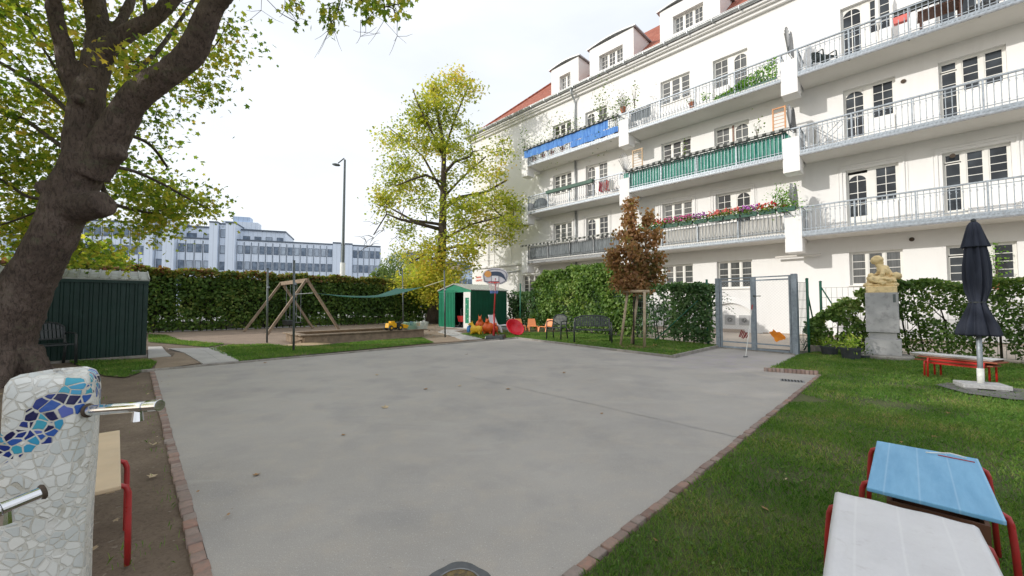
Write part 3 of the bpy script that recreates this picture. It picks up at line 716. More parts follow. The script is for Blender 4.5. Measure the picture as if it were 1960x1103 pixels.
for (s, z, p_, l_) in ((-9.9,9.78,0,'open metal rod fan beside the potted plants on the top left balcony corner'),(-9.9,6.77,0,'open metal rod fan beside the wooden lattice on the second balcony corner'),
        (-2.97,9.78,1,'grey scalloped fan plate between the two top right balconies'),(-2.97,6.77,1,'black scalloped fan plate beside the orange lattice'),(-2.97,3.73,1,'weathered grey fan plate beside the bright green potted plant')):
    fan(s, z, p_, l_, None if 'black' in l_ else M['galvdark'])
M['lattice'] = simple('pale_timber', (.55,.40,.25), .8, .2); M['orangewood'] = simple('orange_timber', (.62,.32,.16), .8, .25)
def lattice(s, z, mat, label, w=.5, h=1.1):
    o = on_b('lattice_panel', label, 'lattice', s, -BO+.25, z); m_ = MB()
    m_.bar((0,0,0),(0,0,h),.05,.05,(0,1,0)); m_.bar((w,.0,0),(w,.0,h),.05,.05,(0,1,0)); m_.bar((0,0,h-.03),(w,0,h-.03),.04,.05); m_.build('frame', mat, o)
    m2 = MB()
    for i in range(7): m2.bar((0,.02,.15+i*.14),(w,.02,.15+i*.14),.012,.02)
    m2.build('slats', mat, o)
lattice(-9.55, 7.85, M['lattice'], 'pale wooden lattice beside the rod fan above the green cloth'); lattice(-3.55, 7.75, M['orangewood'], 'orange wooden lattice beside the black fan plate', .4, 1.2)
# plants on balconies
M['plantleaf'] = leafmat('balcony_plant_leaf', [(.2,(.04,.09,.015)),(.5,(.12,.22,.03)),(.8,(.28,.36,.05))], .3, nscale=2)
M['brightleaf'] = leafmat('bright_leaf', [(.2,(.07,.20,.02)),(.6,(.18,.38,.04)),(.9,(.30,.48,.08))], .3, nscale=2)
M['terracotta'] = simple('terracotta', (.42,.15,.08), .8, .2); M['planterbox'] = simple('green_planter', (.03,.10,.07), .5, .2)
M['twig'] = simple('twig_bark', (.10,.075,.05), .9, .25, bump=.3)
def blob(n, c, r): return np.array(c)+rng.normal(size=(n,3))*np.array(r)*.5
def bplant(s, y, z, w, h, n, label, mat='plantleaf', pot=True, size=.07, group=None, name='potted_plant'):
    o = on_b(name, label, 'plant', s, y, z, group)
    if pot: MB().lathe([(.09,0),(.13,.24),(.145,.24),(.145,.28),(.12,.28),(.11,.25)],14).build('pot', M['terracotta'], o, smooth=False)
    m_ = MB()
    for k in range(5):
        a = random.uniform(0,6.3); q = random.uniform(.2,.5)*w; m_.tube([(0,0,.25),(q*.3*math.cos(a),q*.3*math.sin(a),.25+h*.4),(q*math.cos(a),q*math.sin(a),.25+h*random.uniform(.7,1))], [.01,.008,.004], 5)
    m_.build('stem', M['twig'], o); leaves('foliage', blob(n,(0,0,.25+h*.55),(w*.8,w*.7,h*.9)), size, M[mat], o); return o
bplant(-17.0,-1.0,10.1,.5,1.6,260,'tall yellow green plant at the far left end of the top balcony')
for k, (s, h, l_) in enumerate(((-16.3,.8,'low bushy plant next to the far left plant on the top balcony'),(-15.6,.9,'bushy pale plant in the middle of the left half of the top balcony'),(-14.9,1.5,'taller thin plant left of the top balcony window'),(-14.1,1.5,'leafy plant in front of the top left window'),(-13.3,1.2,'round leafed plant by the downpipe on the top balcony'))):
    bplant(s,-.9,10.15,.7,h,170,l_)
bplant(-11.4,-.9,10.0,.75,2.2,420,'tall bushy bamboo like plant in front of the second top window'); bplant(-10.5,-1.0,10.1,.5,1.0,140,'small plant left of the rod fan on the top balcony')
bplant(-9.95,-1.25,10.95,.5,.5,150,'plant in a terracotta pot on the balcony corner below the top rod fan'); bplant(-9.45,-1.0,10.8,.4,1.3,90,'climbing plant right of the top rod fan',pot=False)
bplant(-6.6,-1.15,10.0,.3,.2,20,'small terracotta pot plant on the upper middle balcony floor'); bplant(-6.0,-1.15,9.95,.3,.25,60,'tiny bright plant left of the ivy on the upper middle balcony','brightleaf',False)
for (s,l_) in ((-7.0,'thin seedling standing above the green cloth'),(-4.1,'leafy sprig by the orange lattice')): bplant(s,-1.1,7.65,.25,.6,50,l_,pot=False)
bplant(-3.25,-1.2,4.75,.5,.55,520,'bright green bushy plant on the pillar beside the weathered grey fan','brightleaf',size=.06)
bplant(1.98,-.05,1.7,.3,.9,160,'climbing green plant at the ground floor window right of the parasol','brightleaf',size=.06)
# ivy triangle on the upper middle balcony
o = on_b('balcony_ivy', 'ivy growing in a rising wedge over the right end of the upper middle balcony railing', 'ivy', -5.6,-BO+.1,9.98)
u_ = rng.uniform(0,1,1500); hgt_ = rng.uniform(0,1,1500)*(.12+.82*u_**1.1); leaves('foliage', np.stack([u_*2.25, rng.normal(size=1500)*.05, hgt_],1), .075, M['brightleaf'], o, droop=1.2, up=.1)
MB().box((0,-.08,-.02),(2.25,.08,.10)).build('planter', M['planterbox'], o)
# flower boxes along the lowest middle balcony
M['fl_red'] = simple('red_petals', (.60,.01,.03), .6, .2, bump=0); M['fl_pink'] = simple('pink_petals', (.62,.10,.30), .6, .2, bump=0); M['fl_violet'] = simple('violet_petals', (.45,.12,.45), .6, .2, bump=0); M['fl_salmon'] = simple('salmon_petals', (.68,.16,.14), .6, .2, bump=0)
mats_f = ['fl_red','fl_red','fl_pink','fl_pink','fl_violet','fl_salmon','fl_salmon','fl_violet','fl_red','fl_salmon']; fcol = ['','deep red','hot pink','pink','violet','coral','salmon','lilac','crimson','']
names_f = ['leafy green planter at the left end of the flower row','box of deep red geraniums, second from the left','box of hot pink flowers right of the deep red geraniums','box of mixed pink flowers under the first window','box of violet and pink flowers in the middle of the row','box of pale coral flowers below the arched door','box of salmon geraniums right of the coral ones','box of lilac flowers near the right end','box of crimson geraniums beside the trailing greenery','box of trailing greenery at the right end of the flower row']
for k in range(10):
    s = -9.0+k*.62; o = on_b('flower_box', names_f[k], 'flower box', s, -BO-.13, 4.72, 'geranium boxes on the lowest middle balcony')
    MB().hex([(.02,-.07,0),(.56,-.07,0),(.56,.07,0),(.02,.07,0)], [(0,-.09,.17),(.58,-.09,.17),(.58,.09,.17),(0,.09,.17)]).build('planter', M['planterbox'], o)
    leaves('foliage', blob(230,(.29,-.02,.24),(.5,.22,.16 if k < 9 else .35)), .06, M['brightleaf' if k in (0,9) else 'plantleaf'], o)
    if 0 < k < 9:
        m_ = MB()
        for q in range(46): m_.ell((random.uniform(.0,.60), random.uniform(-.18,.08), random.uniform(.22,.46)), random.uniform(.02,.045), 6, 4)
        m_.build('blossoms', M[mats_f[k]], o)
# furniture on the right hand balconies
M['darkplastic'] = simple('dark_green_plastic', (.012,.03,.03), .4, .2, bump=0)
M['tablewood'] = simple('brown_table_wood', (.14,.06,.035), .5, .3)
o = on_b('balcony_table', 'brown wooden table on the top right balcony', 'table', 1.0,-.75,9.98); MB().box((-.5,-.35,.68),(.5,.35,.73)).build('tabletop', M['tablewood'], o)
for i in (-.42,.42):
    for j in (-.28,.28): MB().box((i-.03,j-.03,0),(i+.03,j+.03,.68)).build('leg', M['tablewood'], o)
o = on_b('balcony_lounger', 'dark folding lounge chair right of the brown table on the top balcony', 'lounge chair', 1.85,-.75,9.98)
MB().bar((-.3,0,.35),(.25,0,.32),.5,.04).build('seat', M['fandark'], o); MB().bar((.25,0,.34),(.75,0,.95),.5,.04).build('backrest', M['fandark'], o)
for j in (-.24,.24): MB().tube([(-.25,j,0),(.3,j,.6)],.012,6).tube([(.35,j,0),(-.2,j,.6),(.5,j,.62)],.012,6).build('leg', M['fandark'], o)
o = on_b('hanging_planter', 'orange red planter hooked on the top right balcony rail', 'planter', .12,-BO+.12,10.62); MB().hex([(-.17,-.08,-.12),(.17,-.08,-.12),(.17,.08,-.12),(-.17,.08,-.12)],[(-.2,-.1,.08),(.2,-.1,.08),(.2,.1,.08),(-.2,.1,.08)]).build('box', M['fl_salmon'], o)
o = on_b('rail_box', 'long dark box along the top right balcony rail', 'planter', -.05,-BO+.14,10.95); MB().box((0,-.09,-.16),(1.5,.09,0)).build('box', M['valance'], o)
o = on_b('closed_parasol', 'closed white parasol leaning beside the top right balcony door', 'parasol', -.45,-.8,9.98); MB().lathe([(.02,0),(.02,.9),(.07,1.0),(.05,2.2),(.01,2.4)],10).build('canopy', M['winframe'], o)
def laundry(s, z, label, cols, seed):
    o = on_b('drying_rack', label, 'drying rack', s,-.7,z); m_ = MB()
    for j in (-.25,.25): m_.tube([(-.5,j,0),(.4,j,.9)],.01,5).tube([(.5,j,0),(-.4,j,.9)],.01,5)
    for q in range(5): m_.tube([(-.4+.2*q,-.3,.9),(-.4+.2*q,.3,.9)],.006,4)
    m_.build('frame', M['galv'], o)
    for q, c in enumerate(cols): MB().grid(lambda u, v: (-.4+.2*q+.02*math.sin(v*5), -.25+.5*u, .9-.55*v), 4, 5).build('laundry', M[c], o, solid=.01)
laundry(-11.2, 6.97, 'drying rack with red and white laundry on the second left balcony', ['fl_red','winframe','fl_salmon','winframe'], 1)
laundry(-1.9, 6.97, 'folded drying rack with a pale cloth on the middle right balcony', ['palevalance'], 2)
o = on_b('bicycle_cover', 'dark covered object at the left end of the second left balcony', 'covered object', -15.9,-.8,6.97); MB().ell((0,0,.4),(.55,.3,.42),12,8).build('cover', M['greycloth'], o, smooth=True)
o = on_b('rail_planter', 'long dark green planter hooked on the second left balcony rail', 'planter', -14.9,-BO-.1,7.72); MB().hex([(0,-.08,0),(3.2,-.08,0),(3.2,.08,0),(0,.08,0)],[(-.02,-.1,.17),(3.22,-.1,.17),(3.22,.1,.17),(-.02,.1,.17)]).build('planter', M['planterbox'], o)
# ================================================================ garden objects
M['green_dark'] = simple('dark_green_sheet', (.006,.030,.023), .45, .25, 1.5, metal=.2, bump=.04, dirt=(.012,.042,.034))
M['green_mid'] = simple('green_sheet', (.01,.21,.11), .4, .18, 2, metal=.1, bump=.04, dirt=(.03,.20,.13))
M['green_deep'] = simple('deep_green_sheet', (.006,.085,.045), .42, .2, 2, metal=.1, bump=.04)
M['roofgrey'] = simple('grey_green_roof', (.33,.35,.32), .55, .25, 5, dirt=(.24,.20,.14))
M['whitepaint'] = simple('white_paint', (.72,.72,.68), .5, .1, 5, dirt=(.5,.5,.45))
M['wood'] = simple('weathered_wood', (.29,.22,.155), .85, .3, 5, bump=.5, bscale=25, bdist=.01, dirt=(.17,.125,.09))
M['woodlight'] = simple('pale_stake_wood', (.44,.35,.24), .8, .25, 6, bump=.4, bscale=30, bdist=.006)
M['pole'] = simple('grey_pole', (.13,.15,.15), .5, .2, 8, metal=.4)
M['redmetal'] = simple('red_lacquer', (.38,.025,.025), .35, .15, 10, bump=.05, dirt=(.25,.03,.025)); M['redbright'] = simple('bright_red_lacquer', (.62,.03,.025), .35, .12, 10, bump=.05)
M['chrome'] = simple('chrome', (.75,.76,.78), .08, .05, 4, metal=1, bump=.02, bscale=8)
M['blackp'] = simple('black_plastic', (.030,.036,.038), .38, .3, 10, bump=.05)
M['gate'] = simple('gate_galvanised', (.29,.34,.39), .5, .2, 14, metal=.35, dirt=(.17,.19,.21))
M['fencegreen'] = simple('fence_green', (.015,.12,.07), .45, .2, 9); M['wiregreen'] = simple('fence_wire', (.09,.14,.12), .5, .2); M['mesh'] = simple('mesh_wire', (.55,.55,.54), .5, .1, metal=.4, bump=0)

def corr_wall(mb, a, b, z0, z1, outv, pitch=.09, dp=.018):
    a, b = Vector(a), Vector(b); L = (b-a).length; d = (b-a)/L; n = max(2,int(L/pitch)); pts = []
    for i in range(n):
        for (q, o) in ((0,0),(.55,0),(.65,1),(.9,1)): pts.append(a+d*((i+q)*L/n)+outv*dp*o)
    pts.append(b)
    for p, q in zip(pts, pts[1:]): mb.add([(p.x,p.y,z0),(q.x,q.y,z0),(q.x,q.y,z1),(p.x,p.y,z1)], [(0,1,2,3)])
def ridge_roof(mb, L, W, ze, zr, ov, along_x=True, pitch=.16):
    n = int((L+2*ov)/pitch); 
    for side in (0,1):
        y0, y1 = (-ov, W/2) if side == 0 else (W+ov, W/2); z0, z1 = ze-ov*(zr-ze)/(W/2), zr
        mb.hex([(-ov,y0,z0),(L+ov,y0,z0),(L+ov,y1,z1),(-ov,y1,z1)] if side == 0 else [(-ov,y1,z1),(L+ov,y1,z1),(L+ov,y0,z0),(-ov,y0,z0)],
               [(-ov,y0,z0+.03),(L+ov,y0,z0+.03),(L+ov,y1,z1+.03),(-ov,y1,z1+.03)] if side == 0 else [(-ov,y1,z1+.03),(L+ov,y1,z1+.03),(L+ov,y0,z0+.03),(-ov,y0,z0+.03)])
        for i in range(n+1):
            x = -ov+.01+(L+2*ov-.02)*i/n; mb.bar((x,y0,z0+.04),(x,y1,z1+.04),.025,.03)
# left shed: front faces the court, long side along E2. local x = E2, y = -ES (away)
t = thing('garden_shed', 'dark green metal garden shed with grey roof partly behind the big leaning tree trunk', 'shed', (-8.72-.707*2.75, 9.42-.707*2.75, 0), PI/4)
L_, W_ = 2.75, 1.9; mb = MB(); corr_wall(mb,(0,0,0),(L_,0,0),.04,1.76,Vector((0,-1,0)),.14); corr_wall(mb,(L_,0,0),(L_,W_,0),.04,1.76,Vector((1,0,0)),.14); corr_wall(mb,(L_,W_,0),(0,W_,0),.04,1.76,Vector((0,1,0)),.14); corr_wall(mb,(0,W_,0),(0,0,0),.04,1.76,Vector((-1,0,0)),.14)
for x in (0, L_): mb.add([(x,0,1.76),(x,W_,1.76),(x,W_/2,2.0)], [(0,1,2)])
mb.build('wall', M['green_dark'], t); mb = MB(); ridge_roof(mb, L_, W_, 1.80, 2.03, .05); mb.build('roof', M['roofgrey'], t)
mb = MB(); mb.box((-.04,-.045,1.72),(L_+.04,-.02,1.80)); [mb.box((x-.03,-.025,0),(x+.03,.03,1.75)) for x in (0,L_)]; mb.build('trim', M['green_dark'], t)
MB().box((-.05,-.10,-.05),(L_+.05,W_+.05,.035)).build('base', M['concrete'], t, bevel=.006)
# right shed: gable faces left-front.  local x = E2 (side wall), y = -ES (gable direction)
t = thing('playground_shed', 'bright green metal tool shed with open door and white framed panel behind the basketball hoop', 'shed', (-2.02,19.5,0), PI/4)
L_, W_ = 2.45, 2.75; ze, zr_ = 1.93, 2.25; mb = MB(); corr_wall(mb,(0,0,0),(L_,0,0),.03,ze,Vector((0,-1,0)),.10); corr_wall(mb,(L_,0,0),(L_,W_,0),.03,ze,Vector((1,0,0)),.1); corr_wall(mb,(L_,W_,0),(0,W_,0),.03,ze,Vector((0,1,0)),.1)
mb.build('side_wall', M['green_deep'], t)
# front (x=0): y from 0: white framed door panel, opening, sliding door leaf, left wall
mb = MB(); corr_wall(mb,(0,W_,0),(0,1.30,0),.03,ze,Vector((-1,0,0)),.13,.03); mb.build('front_wall', M['green_mid'], t)
mb = MB(); mb.add([(0,0,ze-.08),(0,W_,ze-.08),(0,W_,ze),(0,W_/2,zr_),(0,0,ze)],[(0,1,2,3,4)]); mb.box((-.03,-.02,ze-.10),(-.003,W_+.02,ze-.03)); mb.build('gable', M['green_mid'], t)
mb = MB()
for (a,b,c,d) in ((.02,.12,.03,ze-.1),(.42,.56,.03,ze-.1),(.12,.42,ze-.38,ze-.1),(.12,.42,.03,.28)): mb.box((-.035,a,c),(-.005,b,d))
fr_ = mb.build('door_frame', M['whitepaint'], t); MB().box((-.03,.12,.28),(-.012,.42,ze-.38)).build('door_panel', M['green_mid'], fr_)
m_ = MB(); 
for q in range(5): m_.ell((-.035,.2+.14*(q%2),.5+.24*q),(.006,.025,.025),8,6)
m_.build('white_dots', M['whitepaint'], fr_)
MB().add([(L_-.05,0.05,0),(L_-.05,W_-.05,0),(L_-.05,W_-.05,ze),(L_-.05,.05,ze)],[(0,1,2,3)]).add([(0.02,.6,.02),(L_,.6,.02),(L_,W_,.02),(.02,W_,.02)],[(0,1,2,3)]).build('inner_shade', M['dark'], t)  # black sheets at back and floor paint the shade inside the open shed
mb = MB(); ridge_roof(mb, L_, W_, ze, zr_, .06); mb.build('roof', M['roofgrey'], t)
MB().box((-.1,-.08,-.05),(L_+.05,W_+.05,.022)).build('base', M['slab'], t)
m_ = MB().box((.35,.75,.02),(.8,1.15,.5)); m_.build('stored_box', M['fandark'], t)
o = thing('red_trolley', 'dark red trolley standing inside the open door of the bright green shed', 'trolley', tuple(Vector((-2.02,19.5,0))+E2*.35-ES*.95+Vector((0,0,.022))), PI/4)
MB().hex([(-.2,-.25,.3),(.2,-.25,.3),(.2,.25,.3),(-.2,.25,.3)],[(-.25,-.3,.6),(.25,-.3,.6),(.25,.3,.6),(-.25,.3,.6)]).build('tub', M['redmetal'], o)
for i in (-.15,.15):
    for j in (-.2,.2): MB().lathe([(.02,-.02),(.09,-.02),(.09,.02),(.02,.02)],12,(i,j,.09),(0,1,0)).build('wheel', M['blackp'], o)
MB().tube([(-.2,0,.5),(-.25,0,.95),(-.1,0,1.0)],.015,6).tube([(-.15,-.2,.09),(-.15,-.2,.32)],.012).tube([(.15,.2,.09),(.15,.2,.32)],.012).tube([(.15,-.2,.09),(.15,-.2,.32)],.012).tube([(-.15,.2,.09),(-.15,.2,.32)],.012).build('handle', M['pole'], o)
# poles ------------------------------------------------------------------------
def pole(u, v, ut, vt, label):
    b = G(u, v); tp = P(ut, vt, b.y); o = thing('steel_pole', label, 'pole', tuple(b), 0, 'thin grey steel poles around the sandbox')
    h = tp.z; MB().tube([(0,0,0),(tp.x-b.x,0,h)], .028, 10).build('tube', M['pole'], o, smooth=True); MB().tube([(tp.x-b.x,0,h),(tp.x-b.x,0,h+.02)], .031, 10).build('cap', M['blackp'], o)
    zz = 1.75; MB().tube([(0,0,zz),(0,0,zz+.06)], .036, 10).build('clamp', M['galv'], o); return b, h
p1 = pole(562, 672.5, 563, 500, 'grey steel pole nearest the court at the left end of the sandbox')
p2 = pole(511, 656, 512.5, 515, 'leftmost of the four grey steel poles, left of the swing')
p3 = pole(772, 630, 770.5, 517, 'grey steel pole rising behind the toys at the far side of the sandbox')
p4 = pole(852, 645.5, 850.5, 518, 'grey steel pole in front of the bright green shed')
# shade sail
t = NT('sail_cloth'); t.col(t.mix(t.noise(3,3), (.008,.085,.066), (.012,.12,.095))); t.rough(.7); tr = t.n.new('ShaderNodeBsdfTranslucent'); tr.inputs[0].default_value = (.03,.30,.22,1); mx = t.n.new('ShaderNodeMixShader'); mx.inputs[0].default_value = .25
t.l.new(t.b.outputs[0], mx.inputs[1]); t.l.new(tr.outputs[0], mx.inputs[2]); t.l.new(mx.outputs[0], t.out.inputs['Surface']); M['sail'] = t.m
c1 = p1[0]+Vector((.35,.25,0)); c1.z = 1.54; c3 = p3[0]+Vector((-.1,-.9,0)); c3.z = 1.98; c4 = P(812,549,15.9)
sl_ = thing('shade_sail', 'dark green triangular shade sail stretched low over the sandbox between the poles', 'shade sail', tuple(c1))
def sailf(u, v):
    e1 = c1.lerp(c3, u); e2 = c1.lerp(c4, u); p = e1.lerp(e2, v); cen = (c1+c3+c4)/3
    b_ = 4*v*(1-v)*u; pull = .10*(math.sin(PI*u)*(1 if v in (0,1) else .6)+(b_*.5 if u > .99 else 0))
    p = p.lerp(Vector((cen.x,cen.y,p.z)), pull); p.z -= .26*math.sin(PI*u)*(1-.3*math.sin(PI*v))+.05*b_; return tuple(p-c1)
MB().grid(sailf, 24, 14).build('cloth', M['sail'], sl_, smooth=True)
mb = MB()
for a, b in ((c1, p1[0]+Vector((0,0,1.50))), (c3, p3[0]+Vector((0,0,2.05))), (c4, p4[0]+Vector((0,0,2.15)))): MB().tube([a-c1, b-c1], .007, 5).build('rope', M['winframe'], sl_)
# swing --------------------------------------------------------------------------
B0 = Vector((-10.95,18.75,2.2)); B1 = Vector((-8.85,17.0,2.25)); dv = (B1-B0).normalized(); pv = Vector((-dv.y, dv.x, 0)).normalized()
sw = thing('playground_swing', 'weathered timber A frame swing standing on the bark bed in front of the hedge', 'swing', tuple((B0+B1)/2*Vector((1,1,0)) if False else (-9.9,17.87,0)))
O_ = Vector((-9.9,17.87,0))
MB().bar(B0-dv*.12-O_, B1+dv*.12-O_, .10, .17).build('top_beam', M['wood'], sw, bevel=.01)
for bb in (B0, B1):
    for s in (-1, 1): MB().bar(bb-O_+Vector((0,0,.06)), bb-O_+pv*s*1.5+Vector((0,0,-bb.z)), .10, .10, tuple(dv)).build('leg', M['wood'], sw, bevel=.01)
    MB().bar(bb-O_+pv*-.62+Vector((0,0,-1.0+.1)), bb-O_+pv*.62+Vector((0,0,-1.0+.1)), .04, .10).build('cross_brace', M['wood'], sw) if bb is B1 and False else None
def swing_seat(f, label, tyre):
    c = B0.lerp(B1, f); o = thing('hanging_swing', label, 'swing seat', (c.x, c.y, .42), math.atan2(dv.y, dv.x))
    m_ = MB(); h = c.z-.42
    for s in (-.22,.22):
        m_.tube([(s,0,h-.1),(s,0,.02)], .009, 5)
        if not tyre: pass
    m_.build('rope', M['galv'], o)
    if tyre: MB().hex([(-.24,-.13,-.16),(.24,-.13,-.16),(.24,.13,-.16),(-.24,.13,-.16)],[(-.25,-.17,.08),(.25,-.17,.08),(.25,.17,.08),(-.25,.17,.08)]).build('seat', M['blackp'], o, bevel=.03)
    else: MB().box((-.23,-.09,-.02),(.23,.09,.02)).build('seat', M['blackp'], o, bevel=.01)
swing_seat(.30, 'black toddler bucket seat hanging on the left side of the timber swing', 1); swing_seat(.72, 'flat black swing seat hanging on the right side of the timber swing', 0)
# sandbox ------------------------------------------------------------------------
sb0 = Vector((-6.4,12.2,0)); SL, SW = 4.25, 1.75
t = thing('sandbox', 'weathered timber sandbox with wide plank rim and pale sand', 'sandbox', tuple(sb0), PI/4)
def warp(m_, a=.012):
    for i, (x,y,z) in enumerate(m_.v): m_.v[i] = (x, y+a*math.sin(x*2.3+1), z+a*math.sin(x*1.9+y))
    return m_
def plank(x0,y0,x1,y1,z0,z1,n=14):
    m_ = MB()
    for i in range(n):
        a, b = x0+(x1-x0)*i/n, x0+(x1-x0)*(i+1)/n; m_.box((a,y0,z0),(b,y1,z1))
    return warp(m_)
for y in (0, SW): MB().box((0,y-.03,-.05),(SL,y+.03,.25)).build('side_board', M['wood'], t, bevel=.006)
for x in (0, SL): MB().box((x-.03,.031,-.05),(x+.03,SW-.031,.25)).build('side_board', M['wood'], t, bevel=.006)
MB().box((-.14,-.11,.252),(SL+.16,.13,.292)).build('rim_plank', M['wood'], t, bevel=.008); MB().box((-.10,SW-.13,.252),(SL+.1,SW+.1,.290)).build('rim_plank', M['wood'], t, bevel=.008)
MB().box((-.16,.131,.254),(.12,SW-.131,.296)).build('rim_plank', M['wood'], t, bevel=.008); MB().box((SL-.12,.131,.254),(SL+.14,SW-.131,.294)).build('rim_plank', M['wood'], t, bevel=.008)
MB().grid(lambda u, v: (.03+u*(SL-.06), .03+v*(SW-.06), .13+.05*math.sin(u*9+v*3)*math.cos(v*5)+.03*math.sin(u*23)), 50, 20).build('sand', M['sand'], t, smooth=True)
MB().bar((-.28,.25,.03),(-.05,.1,.12),.09,.05).build('broken_end', M['wood'], t)
# spilled sand
tag(MB().grid(lambda u, v: tuple(Vector((-6.55,11.95,0))+ES*(-.1+.7*u-.25)+E2*(-.3+v*1.3)+Vector((0,0,.055*math.sin(PI*u)*math.sin(PI*v)-.004))), 12, 12).build('spilled_sand', M['sand'], smooth=True), kind='stuff')
# toy loader on the rim, axes: local x along E2
M['toyyellow'] = simple('yellow_plastic', (.80,.42,.01), .35, .06, 5, bump=.02); M['toyblue'] = simple('blue_plastic', (.12,.20,.35), .4, .1)
o = thing('toy_loader', 'yellow toy wheel loader with black tyres on the sandbox rim', 'toy vehicle', tuple(sb0+E2*3.05+Vector((0,0,.292))), PI/4+.15)
MB().hex([(-.36,-.11,.10),(.0,-.11,.10),(.0,.11,.10),(-.36,.11,.10)],[(-.33,-.10,.26),(-.0,-.10,.26),(-.0,.10,.26),(-.33,.10,.26)]).box((-.22,-.08,.26),(-.05,.08,.33)).build('engine_cover', M['toyyellow'], o, bevel=.012)
MB().box((-.30,-.08,.06),(.25,.08,.10)).bar((.0,-.06,.12),(.30,-.06,.30),.03,.05).bar((.0,.06,.12),(.30,.06,.30),.03,.05).build('chassis', M['blackp'], o)
MB().hex([(.26,-.16,.06),(.44,-.16,.05),(.44,.16,.05),(.26,.16,.06)],[(.22,-.17,.22),(.50,-.17,.16),(.50,.17,.16),(.22,.17,.22)]).build('bucket', M['toyyellow'], o, bevel=.01)
MB().box((-.02,-.09,.10),(.10,.09,.28)).build('cab', M['blackp'], o, bevel=.01)
for i in (-.27,.12):
    for j in (-.14,.14):
        w0 = MB().lathe([(.03,-.035),(.085,-.035),(.095,-.01),(.095,.01),(.085,.035),(.03,.035)],16,(i,j,.095),(0,1,0)).build('tyre', M['blackp'], o); MB().lathe([(.005,-.038),(.04,-.038),(.04,.038),(.005,.038)],12,(i,j,.095),(0,1,0)).build('rim', M['toyyellow'], w0)
M['basketwire'] = simple('pale_basket', (.52,.56,.50), .5, .12); M['basketgreen'] = simple('pale_green_basket', (.25,.45,.32), .5, .12)
def basket(d, yoff, mat, label, stuff):
    o = thing('toy_basket', label, 'basket', tuple(sb0+E2*d-ES*yoff+Vector((0,0,.296))), PI/4, 'baskets of sand toys on the sandbox rim')
    m_ = MB(); hx, hy, hh = .25, .17, .24
    def rect(z, k): return [(-hx*k,-hy*k,z),(hx*k,-hy*k,z),(hx*k,hy*k,z),(-hx*k,hy*k,z),(-hx*k,-hy*k,z)]
    for q in range(6):
        z = .01+hh*q/5; k = .86+.14*q/5; r_ = rect(z, k)
        for a, b in zip(r_, r_[1:]): m_.bar(a, b, .012, .018)
    for sgn in (-1,1):
        for q in range(9):
            x = -hx+2*hx*q/8; m_.bar((x*.86,sgn*hy*.86,0),(x,sgn*hy,hh),.009,.009)
        for q in range(6):
            y = -hy+2*hy*q/5; m_.bar((sgn*hx*.86,y*.86,0),(sgn*hx,y,hh),.009,.009)
    m_.box((-hx*.85,-hy*.85,0),(hx*.85,hy*.85,.008)); m_.build('basket', mat, o)
    for c, (x,y,z,r) in zip(stuff, ((-.1,0,.17,.07),(.07,.03,.2,.07),(0,-.06,.15,.06))):
        tag(MB().lathe([(r*.7,-r),(r,r),(r*.85,r*.9),(r*.6,-r*.8)],12,(0,0,0),(x*3,y,1)).build('sand_bucket', M[c]), {'toyyellow':'yellow','toyblue':'blue','basketgreen':'green','fl_salmon':'orange red','whitepaint':'white'}[c]+' toy bucket lying in the '+label.split(' of')[0], 'toy bucket').location = tuple(Vector(o.location)+E2*x-ES*y+Vector((0,0,z)))
basket(3.45,.35,M['basketwire'],'pale grey basket of sand toys behind the yellow loader',['whitepaint','toyblue','toyyellow']); basket(3.75,.12,M['basketgreen'],'pale green basket of sand toys in the middle',['basketgreen','toyblue']); basket(4.12,.02,M['basketwire'],'pale wire basket of sand toys at the right end of the rim',['toyyellow','whitepaint'])
# basketball hoop ------------------------------------------------------------------
hb = G(948, 649.5); hp = thing('basketball_hoop', 'portable basketball hoop with red pole, grey fan shaped backboard and black base', 'basketball hoop', tuple(hb), -.12)
MB().hex([(-.36,-.20,0),(.32,-.20,0),(.36,.38,0),(-.30,.38,0)],[(-.33,-.17,.13),(.29,-.17,.13),(.33,.33,.15),(-.27,.33,.15)]).build('base', M['blackp'], hp, bevel=.035)
MB().tube([(-.03,-.1,.10),(-.03,-.08,.9)],.034,10).tube([(-.03,-.08,.88),(.0,-.02,1.65),(.01,.0,1.98)],.026,10).build('pole', M['redmetal'], hp, smooth=True)
MB().tube([(.01,.02,1.65),(.01,-.06,2.15)],.014,6).tube([(-.12,.1,.14),(-.03,-.06,.5)],.012,6).tube([(.1,.1,.14),(-.03,-.06,.5)],.012,6).build('brace', M['redmetal'], hp)
M['boardgrey'] = simple('backboard_grey', (.50,.49,.53), .4, .08, bump=.02); M['boardnavy'] = simple('backboard_navy', (.03,.05,.09), .4, .1, bump=0); M['boardwhite'] = simple('backboard_pale', (.62,.63,.66), .4, .05, bump=0); M['boardorange'] = simple('backboard_ball', (.60,.28,.08), .5, .12, bump=0)
sh = [(-.27,1.92),(.27,1.92),(.43,2.02),(.46,2.20)]+[(.46*math.cos(a),2.22+.30*math.sin(a)) for a in [PI*k/14 for k in range(0,15)]]+[(-.46,2.20),(-.43,2.02)]
sh = [(-.22,1.93),(.22,1.93),(.42,2.03),(.455,2.22)]+[(.455*math.cos(a)**1.0,2.26+.25*math.sin(a)) for a in [PI*k/14 for k in range(1,14)]]+[(-.455,2.22),(-.42,2.03)]
bo = MB().plate([(x,-.05,z) for x,z in sh],(0,.035,0)).build('backboard', M['boardgrey'], hp, bevel=.006)
ins = [(x*.9,2.22+(z-2.22)*.86) for x,z in sh]
m_ = MB()
for i in range(len(ins)):
    a, b = ins[i], ins[(i+1)%len(ins)]; m_.bar((a[0],-.056,a[1]),(b[0],-.056,b[1]),.008,.012)
